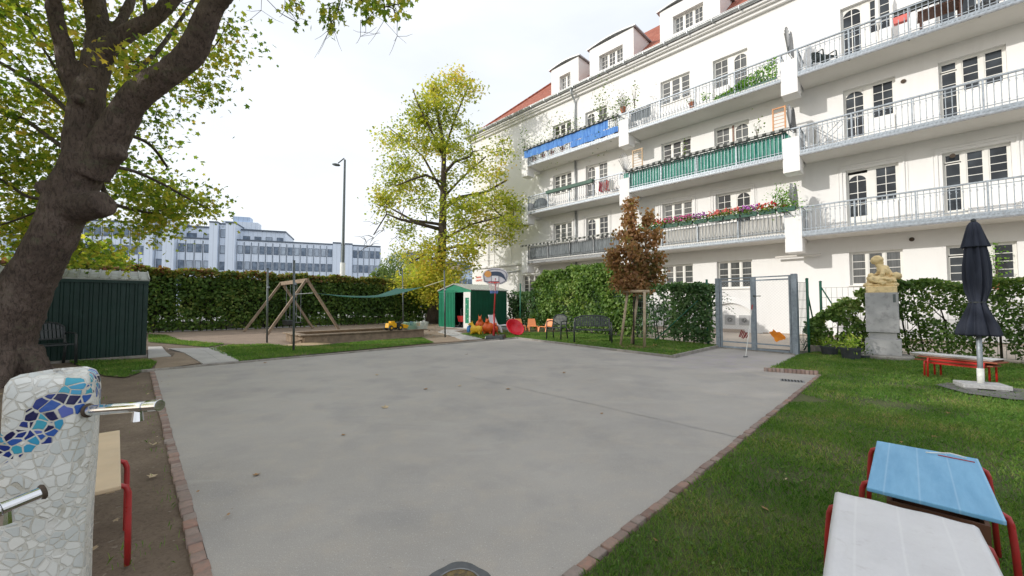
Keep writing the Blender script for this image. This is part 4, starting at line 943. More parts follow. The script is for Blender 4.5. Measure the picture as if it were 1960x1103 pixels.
m_.bar((-.13,-.056,2.02),(-.13,-.056,2.24),.008,.014); m_.bar((.13,-.056,2.02),(.13,-.056,2.22),.008,.014); m_.bar((-.38,-.056,2.035),(.14,-.056,2.035),.008,.012)
m_.build('outline_stripe', M['boardnavy'], bo)
cr = [(-.16,2.37),(-.05,2.385),(.08,2.385),(.2,2.36),(.3,2.28),(.36,2.16),(.385,2.04),(.33,2.11),(.24,2.18),(.13,2.225),(0,2.245),(-.14,2.24)]
MB().plate([(x,-.060,z) for x,z in cr],(0,.008,0)).build('crescent_stripe', M['boardnavy'], bo)
MB().plate([(-.26+.125*math.cos(2*PI*k/22),-.061,2.30+.115*math.sin(2*PI*k/22)) for k in range(22)],(0,.009,0)).build('ball_print', M['boardorange'], bo)
MB().plate([(-.125,-.0585,2.045),(.125,-.0585,2.045),(.125,-.0585,2.225),(-.125,-.0585,2.225)],(0,.006,0)).build('target_square', M['boardwhite'], bo)
rim = [(0+.20*math.cos(2*PI*k/24), -.28+.20*math.sin(2*PI*k/24), 1.99) for k in range(25)]
rr_ = MB().tube(rim,.009,6,False).box((-.05,-.10,1.96),(.05,-.055,2.0)).build('rim', M['redbright'], hp)
M['net'] = simple('net_cord', (.6,.5,.5), .9, .1, bump=0); M['netblue'] = simple('net_cord_blue', (.10,.18,.42), .8, .1, bump=0)
m_ = MB(); mb2 = MB()
for k in range(12):
    for sgn in (-1,1):
        pts = []
        for q in range(5):
            a = 2*PI*(k+sgn*q*.5)/12; r = .20-.075*(q/4)**.6; pts.append((r*math.cos(a), -.28+r*math.sin(a), 1.985-.095*q))
        m_.tube(pts[:4], .005, 4, False); mb2.tube(pts[3:], .007, 4, False)
m_.build('net', M['net'], rr_); mb2.build('net_end', M['netblue'], rr_)
# bouncy animals ------------------------------------------------------------------------
def bouncy(u, v, rz, h, mat, label, big=1.0):
    p = G(u, v); o = thing('bouncy_animal', label, 'bouncy animal', tuple(p), rz, 'inflatable bouncy animals beside the green shed'); k = h/.56; m_ = MB(); b = big
    q = lambda x,y,z: (x*k,y*k,z*k)
    m_.ell(q(.09,0,.20),(.15*k*b,.145*k*b,.165*k),16,12); m_.ell(q(-.11,0,.20),(.15*k*b,.145*k*b,.16*k),16,12)
    m_.tube([q(.12,0,.28),q(.16,0,.38),q(.18,0,.42)],[.085*k,.06*k,.055*k],12); m_.ell(q(.20,0,.43),(.075*k,.06*k,.06*k),12,8); m_.tube([q(.22,0,.42),q(.31,0,.395)],[.045*k,.034*k],10); m_.ell(q(.31,0,.395),.036*k,8,6)
    for s in (-1,1):
        m_.tube([q(.165,s*.035,.47),q(.155,s*.055,.57)],[.018*k,.008*k],6)
        for x in (.15,-.17): m_.tube([q(x,s*.08,.10),q(x*1.1,s*.10,.0)],[.045*k,.03*k],8)
    m_.tube([q(-.22,0,.27),q(-.27,0,.36)],[.03*k,.02*k],6)
    m_.build('body', mat, o, remesh=.016*k, sm_iter=4)
    e_ = MB()
    for s in (-1,1): e_.ell(q(.235,s*.052,.45),.012*k,6,4)
    e_.build('eyes', M['blackp'], o); return o
M['by'] = simple('yellow_rubber', (.78,.46,.02), .38, .08, 5, bump=.02); M['bo'] = simple('orange_rubber', (.78,.13,.02), .38, .08, 5, bump=.02); M['bb'] = simple('blue_rubber', (.02,.14,.34), .4, .1, 5, bump=.02)
bouncy(911, 641, PI-.35, .58, M['by'], 'yellow inflatable bouncy animal standing in front of the others, head to the left')
bouncy(899, 636.5, -1.3, .46, M['bb'], 'blue bouncy animal leftmost beside the shed door'); bouncy(918.5, 634, -1.5, .78, M['bo'], 'tall orange bouncy animal with upright ears between the yellow one and the shed')
bouncy(925, 632, -2.0, .55, M['bo'], 'small orange bouncy animal half hidden behind the tall one'); bouncy(935, 639.5, -1.75, .72, M['bo'], 'large round orange bouncy animal left of the red hoop pole', 1.25); bouncy(946, 637, -1.2, .5, M['bo'], 'orange bouncy animal directly behind the red hoop pole', 1.2)
# moulded lounge chairs --------------------------------------------------------------------
def lounge(u, v, rz, k, mat, label, group=None, name='plastic_lounge_chair'):
    o = thing(name, label, 'chair', tuple(G(u, v)), rz, group); W2 = .29
    prof = [(.40,.31),(.20,.325),(.02,.30),(-.08,.28),(-.16,.36),(-.24,.55),(-.32,.76)]
    wd = [1.0,1.0,.98,.95,.9,.85,.72]
    m_ = MB(); q = []
    for (y,z), w_ in zip(prof, wd):
        for i in range(7): x = (-1+2*i/6)*W2*w_; q.append((x*k, -y*k, (z-.012*math.cos(x*6))*k))
    m_.add(q, [(j*7+i, j*7+i+1, (j+1)*7+i+1, (j+1)*7+i) for j in range(6) for i in range(6)]); m_.build('seat_shell', mat, o, solid=.028*k, bevel=.006)
    for s in (-1,1):
        m2 = MB(); m2.hex([(s*.27*k-.03*k,-.52*k,0),(s*.27*k+.03*k,-.52*k,0),(s*.27*k+.03*k,-.47*k,0),(s*.27*k-.03*k,-.47*k,0)],[(s*.27*k-.035*k,-.42*k,.30*k),(s*.27*k+.035*k,-.42*k,.30*k),(s*.27*k+.035*k,-.30*k,.31*k),(s*.27*k-.035*k,-.30*k,.31*k)]); m2.build('leg', mat, o, bevel=.006)
        m2 = MB(); m2.hex([(s*.27*k-.03*k,.28*k,0),(s*.27*k+.03*k,.28*k,0),(s*.27*k+.03*k,.33*k,0),(s*.27*k-.03*k,.33*k,0)],[(s*.26*k-.035*k,.04*k,.27*k),(s*.26*k+.035*k,.04*k,.27*k),(s*.26*k+.035*k,.16*k,.34*k),(s*.26*k-.035*k,.16*k,.34*k)]); m2.build('leg', mat, o, bevel=.006)
    return o
M['whiteplastic'] = simple('white_plastic', (.74,.72,.75), .45, .06, 5, bump=.02); M['orangeplastic'] = simple('orange_plastic', (.80,.28,.10), .45, .08, 5, bump=.02)
lounge(951, 636, .95, 1.0, M['whiteplastic'], 'white moulded plastic lounge chair behind the hoop base')
gk = 'small orange lounge chairs on the lawn strip'
lounge(994, 633, .3, .72, M['orangeplastic'], 'small orange lounge chair half hidden behind the red dish', gk, 'child_chair'); lounge(1019, 634, .12, .74, M['orangeplastic'], 'small orange lounge chair fully visible right of the red dish', gk, 'child_chair'); lounge(1047, 635, -.75, .74, M['orangeplastic'], 'small orange lounge chair turned sideways behind the black armchair', gk, 'child_chair')
# red spinning dish
M['reddish'] = simple('red_dish_plastic', (.70,.012,.03), .32, .08, 4, bump=.02)
o = thing('spinning_dish', 'big red plastic spinning dish tipped on its side on the lawn strip', 'play dish', tuple(G(986,643)))
Rm = Matrix.Rotation(-.75,4,'Y')@Matrix.Rotation(1.05,4,'X')
dd = MB().lathe([(.02,-.22),(.16,-.20),(.28,-.12),(.36,0),(.385,.015),(.385,.03),(.35,.025),(.27,-.09),(.15,-.17),(.02,-.19)],40).build('dish', M['reddish'], o, smooth=True); dd.location = (.0,.05,.34); dd.rotation_euler = (1.15,.0,.35)
dd.rotation_euler = Vector((.42,-.66,.62)).to_track_quat('Z','Y').to_euler(); dd.location = (.0,.1,.33)
# black plastic armchair / bench ------------------------------------------------------------
def garden_seat(u, v, rz, W, label, cat, name, mat):
    o = thing(name, label, cat, tuple(G(u, v)) if u is not None else v, rz); h = W/2; sw_ = .040 if W < .8 else .036
    m_ = MB(); n = max(8,int(W/.055))
    m_.box((-h,-.24,.40),(h,-.20,.43)); m_.box((-h,.18,.40),(h,.22,.43))
    for i in range(n): x = -h+.01+(W-.02)*i/(n-1); m_.box((x-.021,-.20,.408),(x+.021,.18,.424))
    m_.build('seat', mat, o, bevel=.004)
    b_ = MB(); yb = lambda z: .20+(z-.42)*.28
    def top(x): return .86-.10*(abs(x)/h)**3
    k = 16; arc = [(-h+W*i/k, yb(top(-h+W*i/k)), top(-h+W*i/k)) for i in range(k+1)]
    b_.tube([(-h,yb(.43),.43)]+arc+[(h,yb(.43),.43)], .022, 8); b_.bar((-h,yb(.52),.52),(h,yb(.52),.52),.03,.03)
    for i in range(n): x = -h+.03+(W-.06)*i/(n-1); b_.bar((x,yb(.52),.52),(x,yb(top(x)),top(x)-.005),sw_,.012,(0,1,0))
    b_.bar((-h,yb(.70),.70),(h,yb(.70),.70),.014,.02); b_.build('backrest', mat, o)
    for s in (-1,1):
        x = s*(h+.02)
        MB().tube([(x,-.27,0),(x,-.25,.42),(x,-.24,.60),(x,-.21,.635),(x,.05,.65),(x,.25,.63)], [.026,.024,.02,.02,.02,.018], 8).build('arm_and_front_leg', mat, o, smooth=True)
        MB().tube([(x,.30,0),(x*.98,.21,.44)], [.026,.022], 8).build('rear_leg', mat, o, smooth=True)
    return o
garden_seat(1066, 650, -.55, .50, 'dark grey green plastic armchair between the small orange chairs and the bench', 'armchair', 'garden_armchair', M['blackp'])
garden_seat(1134, 656, -.15, 1.12, 'black plastic two seater garden bench in front of the hedge', 'bench', 'garden_bench', M['blackp'])
garden_seat(None, (-9.35,8.05,0), 1.15, .52, 'dark plastic garden chair between the big tree trunk and the dark shed', 'chair', 'garden_chair', M['blackp'])
garden_seat(None, tuple(BW(-1.95,-.75,9.98)), -PI/4+.9, .5, 'dark plastic chair on the top right balcony near the grey fan plate', 'chair', 'balcony_chair', M['darkplastic'])
# staked young tree --------------------------------------------------------------------------
stk_o = G(1212, 663); st = thing('tree_stakes', 'tripod of three pale wooden stakes round the young red tree', 'tree stake', tuple(stk_o))
f1, f2, f3 = G(1187.7,661), G(1233.6,667), G(1217.5,662.5); 
tp_ = [P(1201.5,558,f1.y), P(1233.6,558,f2.y), P(1221,560,f3.y+.25)]
f3 = f3+Vector((.0,.45,0))
for f_, t_ in ((f1,tp_[0]),(f2,tp_[1]),(f3,P(1221,562,f3.y))): MB().tube([f_-stk_o, t_-stk_o], .038, 10).build('stake', M['woodlight'], st, smooth=True)
MB().tube([tp_[0]-stk_o+Vector((-.12,0,0)), tp_[1]-stk_o+Vector((.12,0,0))], .042, 10).build('crossbar', M['woodlight'], st, smooth=True)
MB().tube([tp_[0]-stk_o, P(1221,562,f3.y)-stk_o], .03, 8).build('crossbar', M['woodlight'], st, smooth=True)
# gate -------------------------------------------------------------------------------------------
gd = (GR-GL); gl = gd.length; gz = math.atan2(gd.y, gd.x); H_ = 1.97
g = thing('double_gate', 'grey galvanised double leaf garden gate with chain link infill', 'gate', tuple(GL), gz)
MB().box((-.05,-.05,0),(.05,.05,H_)).build('post', M['gate'], g, bevel=.004); MB().box((gl-.06,-.06,0),(gl+.06,.06,H_+.02)).build('post', M['gate'], g, bevel=.004)
mid = gl*.50
def leaf(x0, x1, nm):
    m_ = MB(); 
    for x in (x0+.0, x1-.04): m_.box((x,-.02,.03),(x+.04,.02,H_-.03))
    for z in (.18, H_-.12): m_.box((x0+.04,-.018,z),(x1-.04,.018,z+.035))
    m_.box((x0+.05,-.022,.03),(x1-.05,.022,.075)); lf = m_.build('leaf', M['gate'], g)
    w_ = MB(); a, b, c, d = x0+.05, x1-.05, .225, H_-.12; s = .075; r = .0015
    k = -int((d-c)/s)-1
    while k*s < (b-a):
        x, z = a+k*s, c; p0 = (max(a, x), c+max(0, a-x)); t1 = min(b-x, d-c); p1 = (x+t1, c+t1)
        if p1[0] > p0[0]: w_.tube([(p0[0],0,p0[1]),(p1[0],0,p1[1])], r, 4, False); w_.tube([(a+b-p0[0],.003,p0[1]),(a+b-p1[0],.003,p1[1])], r, 4, False)
        k += 1
    w_.build('chain_link', M['mesh'], lf); return lf
leaf(.07, mid-.03, 0); leaf(mid+.02, gl-.08, 1)
MB().box((mid-.06,-.03,0),(mid+.05,.03,H_-.02)).build('centre_post', M['gate'], g); MB().box((.05,-.02,H_-.035),(gl-.06,.02,H_-.005)).build('top_rail', M['gate'], g)
MB().tube([(mid+.04,-.04,1.45),(mid+.20,-.07,1.45)],.012,8).lathe([(.03,-.01),(.03,.01)],10,(mid+.03,-.04,1.45),(0,1,0)).build('latch', M['pole'], g)
MB().box((.0,-.07,-.02),(gl,.07,.025)).build('threshold', M['concrete'], g)
# decorations on the gate
M['deepred'] = simple('wine_red_paint', (.22,.01,.02), .4, .2); M['orangepaint'] = simple('orange_paint', (.82,.26,.01), .4, .12)
def ongate(x, z): return GL+gd.normalized()*x+Vector((-.04*math.sin(gz)*-1, -.04*math.cos(gz), z))
o = thing('wire_ornament', 'wine red slatted wooden ornament wired low on the left gate leaf', 'ornament', tuple(ongate(gl*.37,.42)), gz)
m_ = MB(); random.seed(11)
for k in range(6):
    x = -.12+k*.045; m_.bar((x-.035,-.0-.004*k,-.13+.05*abs(k-2.5)*.3+random.uniform(-.02,.03)),(x+.055,-.004*k,.14-.02*k+random.uniform(-.03,.03)),.028,.012,(0,1,0))
m_.build('slats', M['deepred'], o); o.scale = (.8,.8,.85)
o = thing('wire_ornament', 'orange butterfly shaped ornament wired low on the right gate leaf', 'ornament', tuple(ongate(gl*.80,.43)), gz)
m_ = MB(); pts = [(-.19,.10),(-.12,.11),(-.09,.17),(-.02,.10),(.05,.11),(.10,.06),(.15,.02),(.18,-.03),(.10,-.09),(.03,-.11),(-.02,-.15),(-.06,-.13),(-.08,-.05),(-.13,.0)]
m_.plate([(x,-.02,z) for x,z in pts],(0,.014,0))
for k in range(5): m_.bar((-.15+.06*k,-.03-.004*k,.07-.03*k),(-.06+.06*k,-.03-.004*k,.14-.05*k),.03,.01,(0,1,0))
m_.build('wings', M['orangepaint'], o)
# pale rod leaning on the gate
a_, b_ = G(1427,684), P(1440,584,10.45); o = thing('leaning_rod', 'thin pale metal rod leaning against the middle of the gate', 'rod', tuple(a_)); MB().tube([(0,0,.0),tuple(b_-a_)],[.009,.008],8).build('rod', M['whitepaint'], o, smooth=True); MB().tube([(-.05,0,.012),(.05,0,.012)],.012,6).build('foot', M['pole'], o); MB().tube([tuple((b_-a_)*.9),tuple((b_-a_)*1.0)],.014,8).build('grip', M['redmetal'], o)
# fences -------------------------------------------------------------------------------------------
def fpost(u, v, ut, vt, label, brace=None):
    b = G(u, v); o = thing('fence_post', label, 'fence post', tuple(b), 0, 'green tubular fence posts'); tp = P(ut, vt, b.y); MB().tube([(0,0,0),(0,0,tp.z)],.032,10).build('tube', M['fencegreen'], o, smooth=True); MB().lathe([(.036,0),(.036,.02),(.015,.035)],10,(0,0,tp.z)).build('cap', M['fencegreen'], o)
    if brace:
        z0, e = brace; MB().tube([(0,0,z0),tuple(e-b)],.018,8).build('brace', M['fencegreen'], o, smooth=True)
    return b
pa = fpost(1355, 660, 1354, 537, 'green fence post wrapped in ivy left of the gate', (1.6, G(1355,660)-ES*1.7))
pb = fpost(1548.5, 677, 1542.5, 535, 'green fence post just right of the gate', (1.55, G(1566,668)+Vector((.25,.3,0))))
pc = fpost(1574, 666, 1572, 540, 'second green fence post right of the gate, behind the pots', (1.75, G(1650,672)))
pd = fpost(996, 632, 996, 544, 'dark fence post in the bushes right of the bright green shed')
def wirefence(a, b, h, label, nx=.05, nz=.2, mat='wiregreen', z0=.03, r=.0025, name='wire_fence'):
    o = thing(name, label, 'fence', tuple(a)); d = b-a; L = d.length; m_ = MB(); n = max(1,int(L/nx))
    for i in range(n+1): p = d*(i/n); m_.bar(p+Vector((0,0,z0)), p+Vector((0,0,h)), r*2, r*2)
    k = int(h/nz)
    for j in range(k+1): z = z0+(h-z0)*j/max(k,1); m_.bar(Vector((0,0,z)), d+Vector((0,0,z)), r*2.6, r*2.6)
    m_.build('mesh_panel', M[mat], o); return o
wirefence(GR+gd.normalized()*.08, pb, 1.78, 'narrow panel of green welded wire between the gate and the first fence post', .065, .2, r=.003)
pf = E2*FD
wirefence(pc, E2*13.35+ES*9, 1.7, 'long wire fence inside the hedge behind the statue', .12, .25)
wirefence(pa, fl(-4.3), 1.75, 'short wire fence under the ivy left of the gate', .08, .2); wirefence(fl(-5.3), fl(-14.2), 1.75, 'long wire fence inside the hedge behind the bench', .10, .2)
# pots ------------------------------------------------------------------------------------------------
M['potblack'] = simple('dark_grey_pot', (.045,.05,.058), .5, .2, 8, bump=.05); M['potgrey'] = simple('grey_clay_pot', (.27,.25,.22), .8, .2, 8); M['pottingsoil'] = simple('potting_soil', (.05,.035,.025), .95, .3)
M['lime'] = leafmat('lime_leaf', [(.2,(.12,.25,.02)),(.6,(.30,.42,.05)),(.9,(.45,.50,.10))], .3, nscale=3); M['darkleaf'] = leafmat('dark_shrub_leaf', [(.2,(.02,.06,.015)),(.55,(.05,.12,.03)),(.9,(.14,.22,.06))], .25, nscale=2)
def pot(u, v, r, h, label, leafm, n, lh, lw, lsz, square=False, kind='narrow'):
    p = G(u, v); o = thing('plant_pot', label, 'plant pot', tuple(p))
    if square: MB().hex([(-r*.8,-r*.8,0),(r*.8,-r*.8,0),(r*.8,r*.8,0),(-r*.8,r*.8,0)],[(-r,-r,h),(r,-r,h),(r,r,h),(-r,r,h)]).build('pot', M['potgrey'], o, bevel=.01)
    else: MB().lathe([(r*.78,0),(r*.93,h-.05),(r*1.03,h-.05),(r*1.05,h),(r*.97,h),(r*.9,h-.06),(.01,h-.07)],28).build('pot', M['potblack'], o)
    MB().lathe([(r*.7,h-.08),(r*.9,h-.05),(.01,h-.03)],16).build('potting_soil', M['pottingsoil'], o)
    leaves('foliage', blob(n,(0,0,h+lh*.45),(lw,lw,lh)), lsz, M[leafm], o, kind, droop=-.6, up=.0); return o
pot(1588, 680, .185, .22, 'left dark round pot with a yellow green bushy plant', 'lime', 200, .13, .20, .05); pot(1629, 688, .20, .27, 'middle dark round pot with long lime green leaves beside the statue', 'lime', 150, .17, .22, .085); pot(1652, 686, .16, .08, 'low dark bowl beside the statue foot', 'darkleaf', 60, .08, .2, .05)
pot(1561, 674, .13, .18, 'small square grey clay pot behind the first fence post', 'plantleaf', 110, .3, .2, .06, True)
# statue ------------------------------------------------------------------------------------------------
M['stone'] = simple('plinth_stone', (.40,.40,.40), .8, .18, 3, bump=.35, bscale=60, bdist=.006, dirt=(.24,.24,.24)); M['sandstone'] = simple('yellow_sandstone', (.80,.62,.33), .8, .14, 5, bump=.4, bscale=50, bdist=.008, dirt=(.45,.34,.18))
sp_ = G(1692, 686); s_ = thing('statue', 'yellow sandstone statue of a seated child bending over another, on a grey stone plinth', 'statue', tuple(sp_), -PI/4)
def bx(w_, d_, z0, z1): return MB().box((-w_/2,-d_/2,z0),(w_/2,d_/2,z1))
MB().lathe([(.50,-.03),(.50,.07),(.46,.10),(.01,.10)],40,fn=lambda a,z: 1).build('round_base', M['concrete'], s_)
pl = bx(.60,.56,.10,.45).build('plinth_foot', M['stone'], s_, bevel=.008); bx(.46,.44,.45,.60).build('plinth_neck', M['stone'], s_, bevel=.006); bx(.55,.52,.60,1.50).build('plinth_block', M['stone'], s_, bevel=.01)
MB().box((.19,-.268,1.28),(.235,-.2605,1.46)).build('metal_plate', M['pole'], s_)
f = MB().box((-.26,-.22,1.50),(.26,.22,1.64))
f.ell((-.20,-.02,1.68),(.12,.18,.07)); f.ell((.02,0,1.68),(.24,.18,.05)); f.ell((.2,0,1.68),(.1,.16,.06))
# seated figure: pelvis right of centre, back bent, head down to the left
f.ell((.08,.06,1.80),(.13,.12,.11)); f.tube([(.09,.06,1.82),(.085,.05,1.93),(.03,.02,2.06),(-.02,0,2.12)],[.12,.115,.115,.06],14)
f.tube([(-.02,0,2.10),(-.06,-.01,2.19)],[.05,.045],10); f.ell((-.085,-.01,2.255),(.085,.072,.095)); f.ell((-.035,0,2.25),(.075,.08,.09)); f.ell((-.055,0,2.315),(.085,.078,.055)); f.ell((-.0,.0,2.27),(.06,.082,.07)); f.ell((-.115,-.035,2.265),(.018,.02,.012)); f.ell((.10,-.02,1.98),(.06,.09,.10)); f.ell((-.155,-.01,2.235),(.022,.018,.02)); f.ell((-.13,-.01,2.205),(.035,.03,.025)); f.ell((.01,.02,2.19),(.05,.06,.06))
f.tube([(.05,-.10,2.04),(.03,-.16,1.92),(.0,-.15,1.86)],[.05,.042,.038],10); f.tube([(.0,-.15,1.86),(-.09,-.13,1.86),(-.15,-.10,1.90)],[.038,.032,.03],10); f.tube([(-.0,.10,2.04),(-.08,.14,1.93),(-.15,.06,1.91)],[.05,.04,.03],10)
f.ell((-.165,-.04,1.91),(.06,.09,.055)); f.ell((-.17,-.02,1.84),(.09,.10,.06))
f.tube([(.10,-.06,1.80),(-.05,-.17,1.80),(-.19,-.12,1.82)],[.085,.07,.055],12); f.tube([(-.19,-.12,1.82),(-.05,-.19,1.75),(.08,-.19,1.72)],[.055,.045,.035],12); f.tube([(.08,-.19,1.72),(.01,-.2,1.69)],[.035,.03],8)
f.tube([(.10,.10,1.80),(-.06,.16,1.80),(-.2,.10,1.80)],[.085,.07,.055],12); f.tube([(-.2,.1,1.8),(-.22,.0,1.72)],[.055,.04],10)
# second child lying at the right, head back
f.tube([(.0,-.12,1.73),(.14,-.11,1.77),(.21,-.06,1.83)],[.06,.065,.045],12); f.ell((.25,-.04,1.885),(.082,.078,.08)); f.ell((.30,-.02,1.87),(.05,.07,.075)); f.ell((.20,-.10,1.90),(.03,.02,.02)); f.tube([(.15,-.16,1.79),(.06,-.19,1.82),(-.02,-.17,1.80)],[.03,.026,.022],8); f.tube([(.21,-.08,1.82),(.24,-.14,1.74)],[.035,.028],8)
f.build('figure', M['sandstone'], s_, remesh=.0105, sm_iter=1, disp=[(.12,.012),(.03,.007)])
# parasol ---------------------------------------------------------------------------------------------
M['navy'] = fabric('navy_parasol_cloth', (.012,.016,.03), (.022,.028,.048), .02); M['granite'] = simple('granite_base', (.42,.42,.42), .7, .25, 30, bump=.2, dirt=(.28,.28,.28))
pp = G(1888, 750)+Vector((0,.06,0)); p_ = thing('closed_parasol', 'closed dark navy parasol tied at the waist on a grey pole in the right lawn', 'parasol', tuple(pp))
MB().tube([(0,0,.05),(0,0,.95)],.030,12).build('pole', M['galv'], p_, smooth=True); MB().tube([(0,0,.08),(0,0,.32)],.038,12).build('sleeve', M['whitepaint'], p_, smooth=True)
def pleat(n, amp, ph=0): return lambda a, z: 1+amp*math.sin(n*a+ph)+amp*.55*math.sin((2*n-3)*a+z*2.3+ph)+amp*.4*math.sin((n-3)*a-z*4)
def cano(prof, name, n, amp, ph):
    mb = MB().lathe(prof, 96, (0,0,0), None, pleat(n, amp, ph)); mb.f = mb.f[:-2]; return mb.build(name, M['navy'], p_, smooth=True, solid=.004)
cano([(.180,.79),(.190,.82),(.168,.93),(.122,1.08),(.088,1.20),(.070,1.27),(.085,1.33),(.112,1.45),(.122,1.62),(.118,1.80),(.10,2.0),(.085,2.12),(.065,2.25)],'canopy',8,.17,.4)
cano([(.130,2.07),(.128,2.085),(.10,2.20),(.074,2.32),(.055,2.40),(.03,2.44),(.005,2.45)],'top_vent',8,.12,1.2)
MB().tube([(.076*math.cos(2*PI*k/20),.076*math.sin(2*PI*k/20),1.27) for k in range(21)],.012,6,False).build('tie_strap', M['blackp'], p_); MB().ell((0,0,2.46),(.03,.03,.035),10,8).build('finial', M['blackp'], p_)
bs = MB(); 
bs.hex([(-.24,-.17,.05),(.24,-.17,.05),(.25,.17,.05),(-.23,.17,.05)],[(-.24,-.17,.11),(.24,-.17,.11),(.25,.17,.11),(-.23,.17,.11)]).box((-.22,-.15,.02),(-.09,.15,.0495)).box((.09,-.15,.02),(.22,.15,.0495)); bb_ = bs.build('base_slab', M['granite'], p_, bevel=.008); bb_.rotation_euler = (0,0,-.5)
sheet('patio_slab', [tuple(q.xy) for q in (G(1790,741),G(1812,737),G(1880,741),G(1990,753),G(2080,776),G(1940,770),G(1850,758))], .036, simple('patio_stone', (.13,.125,.12), .9, .3, 6, bump=.5, bscale=40, bdist=.01))
# tables and benches --------------------------------------------------------------------------------------
M['woodtop'] = simple('birch_top', (.60,.46,.30), .5, .12, 4, bump=.05); M['whitecloth'] = simple('white_oilcloth', (.62,.61,.615), .42, .06, 3, bump=.12, bscale=4, bdist=.01, dirt=(.52,.51,.52))
def folded():
    t = NT('folded_white_oilcloth'); co = t.co(); w1 = t.n.new('ShaderNodeTexWave'); w1.bands_direction = 'X'; w1.inputs['Scale'].default_value = 1.35; t.l.new(co, w1.inputs[0]); w2 = t.n.new('ShaderNodeTexWave'); w2.bands_direction = 'Y'; w2.inputs['Scale'].default_value = 2.6; w2.inputs['Distortion'].default_value = .3; t.l.new(co, w2.inputs[0])
    c = t.mix(t.ramp(t.noise(5,5,.65,co), [(.35,0.),(.7,1.)]), (.60,.595,.61), (.68,.675,.685)); c = t.mix(t.ramp(t.noise(16,4,.7,co), [(.6,0.),(.72,.5)]), c, (.50,.48,.48)); c = t.mix(t.ramp(w2.outputs['Fac'], [(.985,0.),(1.,.4)]), c, (.74,.74,.74)); t.col(c); t.rough(.38)
    t.bump(w1.outputs['Fac'], .25, .006); t.bump(t.noise(7,4,.6,t.mapping(co,scale=(1,2.5,1))), .35, .015); return t.m
M['tablecloth'] = folded()

t = NT('blue_oilcloth'); co = t.co(); c = t.mix(t.ramp(t.noise(4,5,.7,t.mapping(co,scale=(.6,4,1))), [(.3,0.),(.7,1.)]), (.11,.32,.54), (.19,.44,.66)); fl_ = t.n.new('ShaderNodeTexWave'); fl_.bands_direction = 'Y'; fl_.inputs['Scale'].default_value = 2.9; t.l.new(t.mapping(co,loc=(.05,0,0)), fl_.inputs[0]); c = t.mix(t.ramp(fl_.outputs['Fac'], [(.985,0.),(1.,.35)]), c, (.42,.62,.78)); c = t.mix(t.ramp(t.noise(60,3,.7,t.mapping(co,scale=(.5,3,1))), [(.6,0.),(.75,.35)]), c, (.35,.55,.72)); t.col(c); t.rough(.45); t.bump(t.noise(5,3,.5,co), .2, .01); M['bluetop'] = t.m
def bent_leg(o, x, y, z, dx, dy, r=.011, mat='redmetal'):
    """leg leaving the table under its edge, bending down beside it"""
    return MB().tube([(x-dx*.10,y-dy*.10,z-.02),(x+dx*.0,y+dy*.0,z-.018),(x+dx*.014,y+dy*.014,z-.026),(x+dx*.022,y+dy*.022,z-.05),(x+dx*.030,y+dy*.030,z-.15),(x+dx*.042,y+dy*.042,.0)], r, 10).build('leg', M[mat], o, smooth=True)
def kids_table(org, L, W, z, mat, label, name, top_th=.018, legs=True, cloth=False, edge=None, rz=PI/4):
    """origin at near-left corner; local x = long side (E2), local y = -ES ; W along -y (to the right)"""
    o = thing(name, label, 'table', (org.x, org.y, 0), rz)
    if not cloth: MB().box((0,-W,z-top_th),(L,0,z)).build('tabletop', mat, o, bevel=.004)
    else:
        MB().box((.01,-W+.01,z-top_th-.004),(L-.01,-.01,z-.004)).build('tabletop', M['woodtop'], o)
        nx, ny = 48, 24; q = []; m_ = MB()
        def cf(u, v):
            e = .035; x = -e+u*(L+2*e); y = -W-e+v*(W+2*e); zz = z+.0025*math.sin(x*23+1)*math.sin(y*3+x)+.0015*math.sin(y*40)
            ox = max(0, -x)+max(0, x-L); oy = max(0, -W-y)+max(0, y); dn = max(ox, oy); zz -= dn*1.0+.0*dn
            cx_ = min(max(x, -.008), L+.008); cy_ = min(max(y, -W-.008), .008)
            return (cx_, cy_, zz)
        m_.grid(cf, 60, 36).build('table_cover', mat, o, smooth=True, solid=.002)
    for x in (.12, L-.12):
        m_ = MB().bar((x,-W+.03,z-top_th-.014),(x,-.03,z-top_th-.014),.022,.022); m_.build('crossbar', M['redmetal'], o)
    for x in (.12, L-.12): bent_leg(o, x, 0, z, 0, 1); bent_leg(o, x, -W, z, 0, -1)
    return o
bl_near = G(1658.6,932.3,.45); kids_table(bl_near, .83, .385, .45, M['bluetop'], 'low blue topped table with red tubular legs on the lawn behind the white one', 'low_table')
tdir = Vector((math.cos(PI/4+.06),math.sin(PI/4+.06),0)); wn = G(1603,941,.45)-tdir*.90; kids_table(wn, .90, .385, .45, M['tablecloth'], 'low table covered with a wrinkled white oilcloth in the bottom right corner', 'low_table', cloth=True, rz=PI/4+.06)
# cord lying on the blue table
cb = G(1772,866,.455); o = tag(MB().tube([tuple(cb+E2*0+Vector(q)) for q in ((0,0,0),(.02,-.012,.002),(.05,-.025,.006),(.08,-.045,.012),(.105,-.07,.008),(.12,-.085,.002))],.003,6).build('ribbon', M['whitepaint'], smooth=True), 'thin white ribbon lying on the far edge of the blue table', 'ribbon')
MB().add([tuple(G(1788,858,.4515)), tuple(G(1868,883,.4515)), tuple(G(1867,888,.4515)), tuple(G(1788,862,.4515))],[(0,1,2,3)])
tag(MB().bar(G(1795,871,.453), G(1866,885,.453), .004, .004).build('cord', M['redmetal']), 'dark red cord across the far corner of the blue table', 'cord')
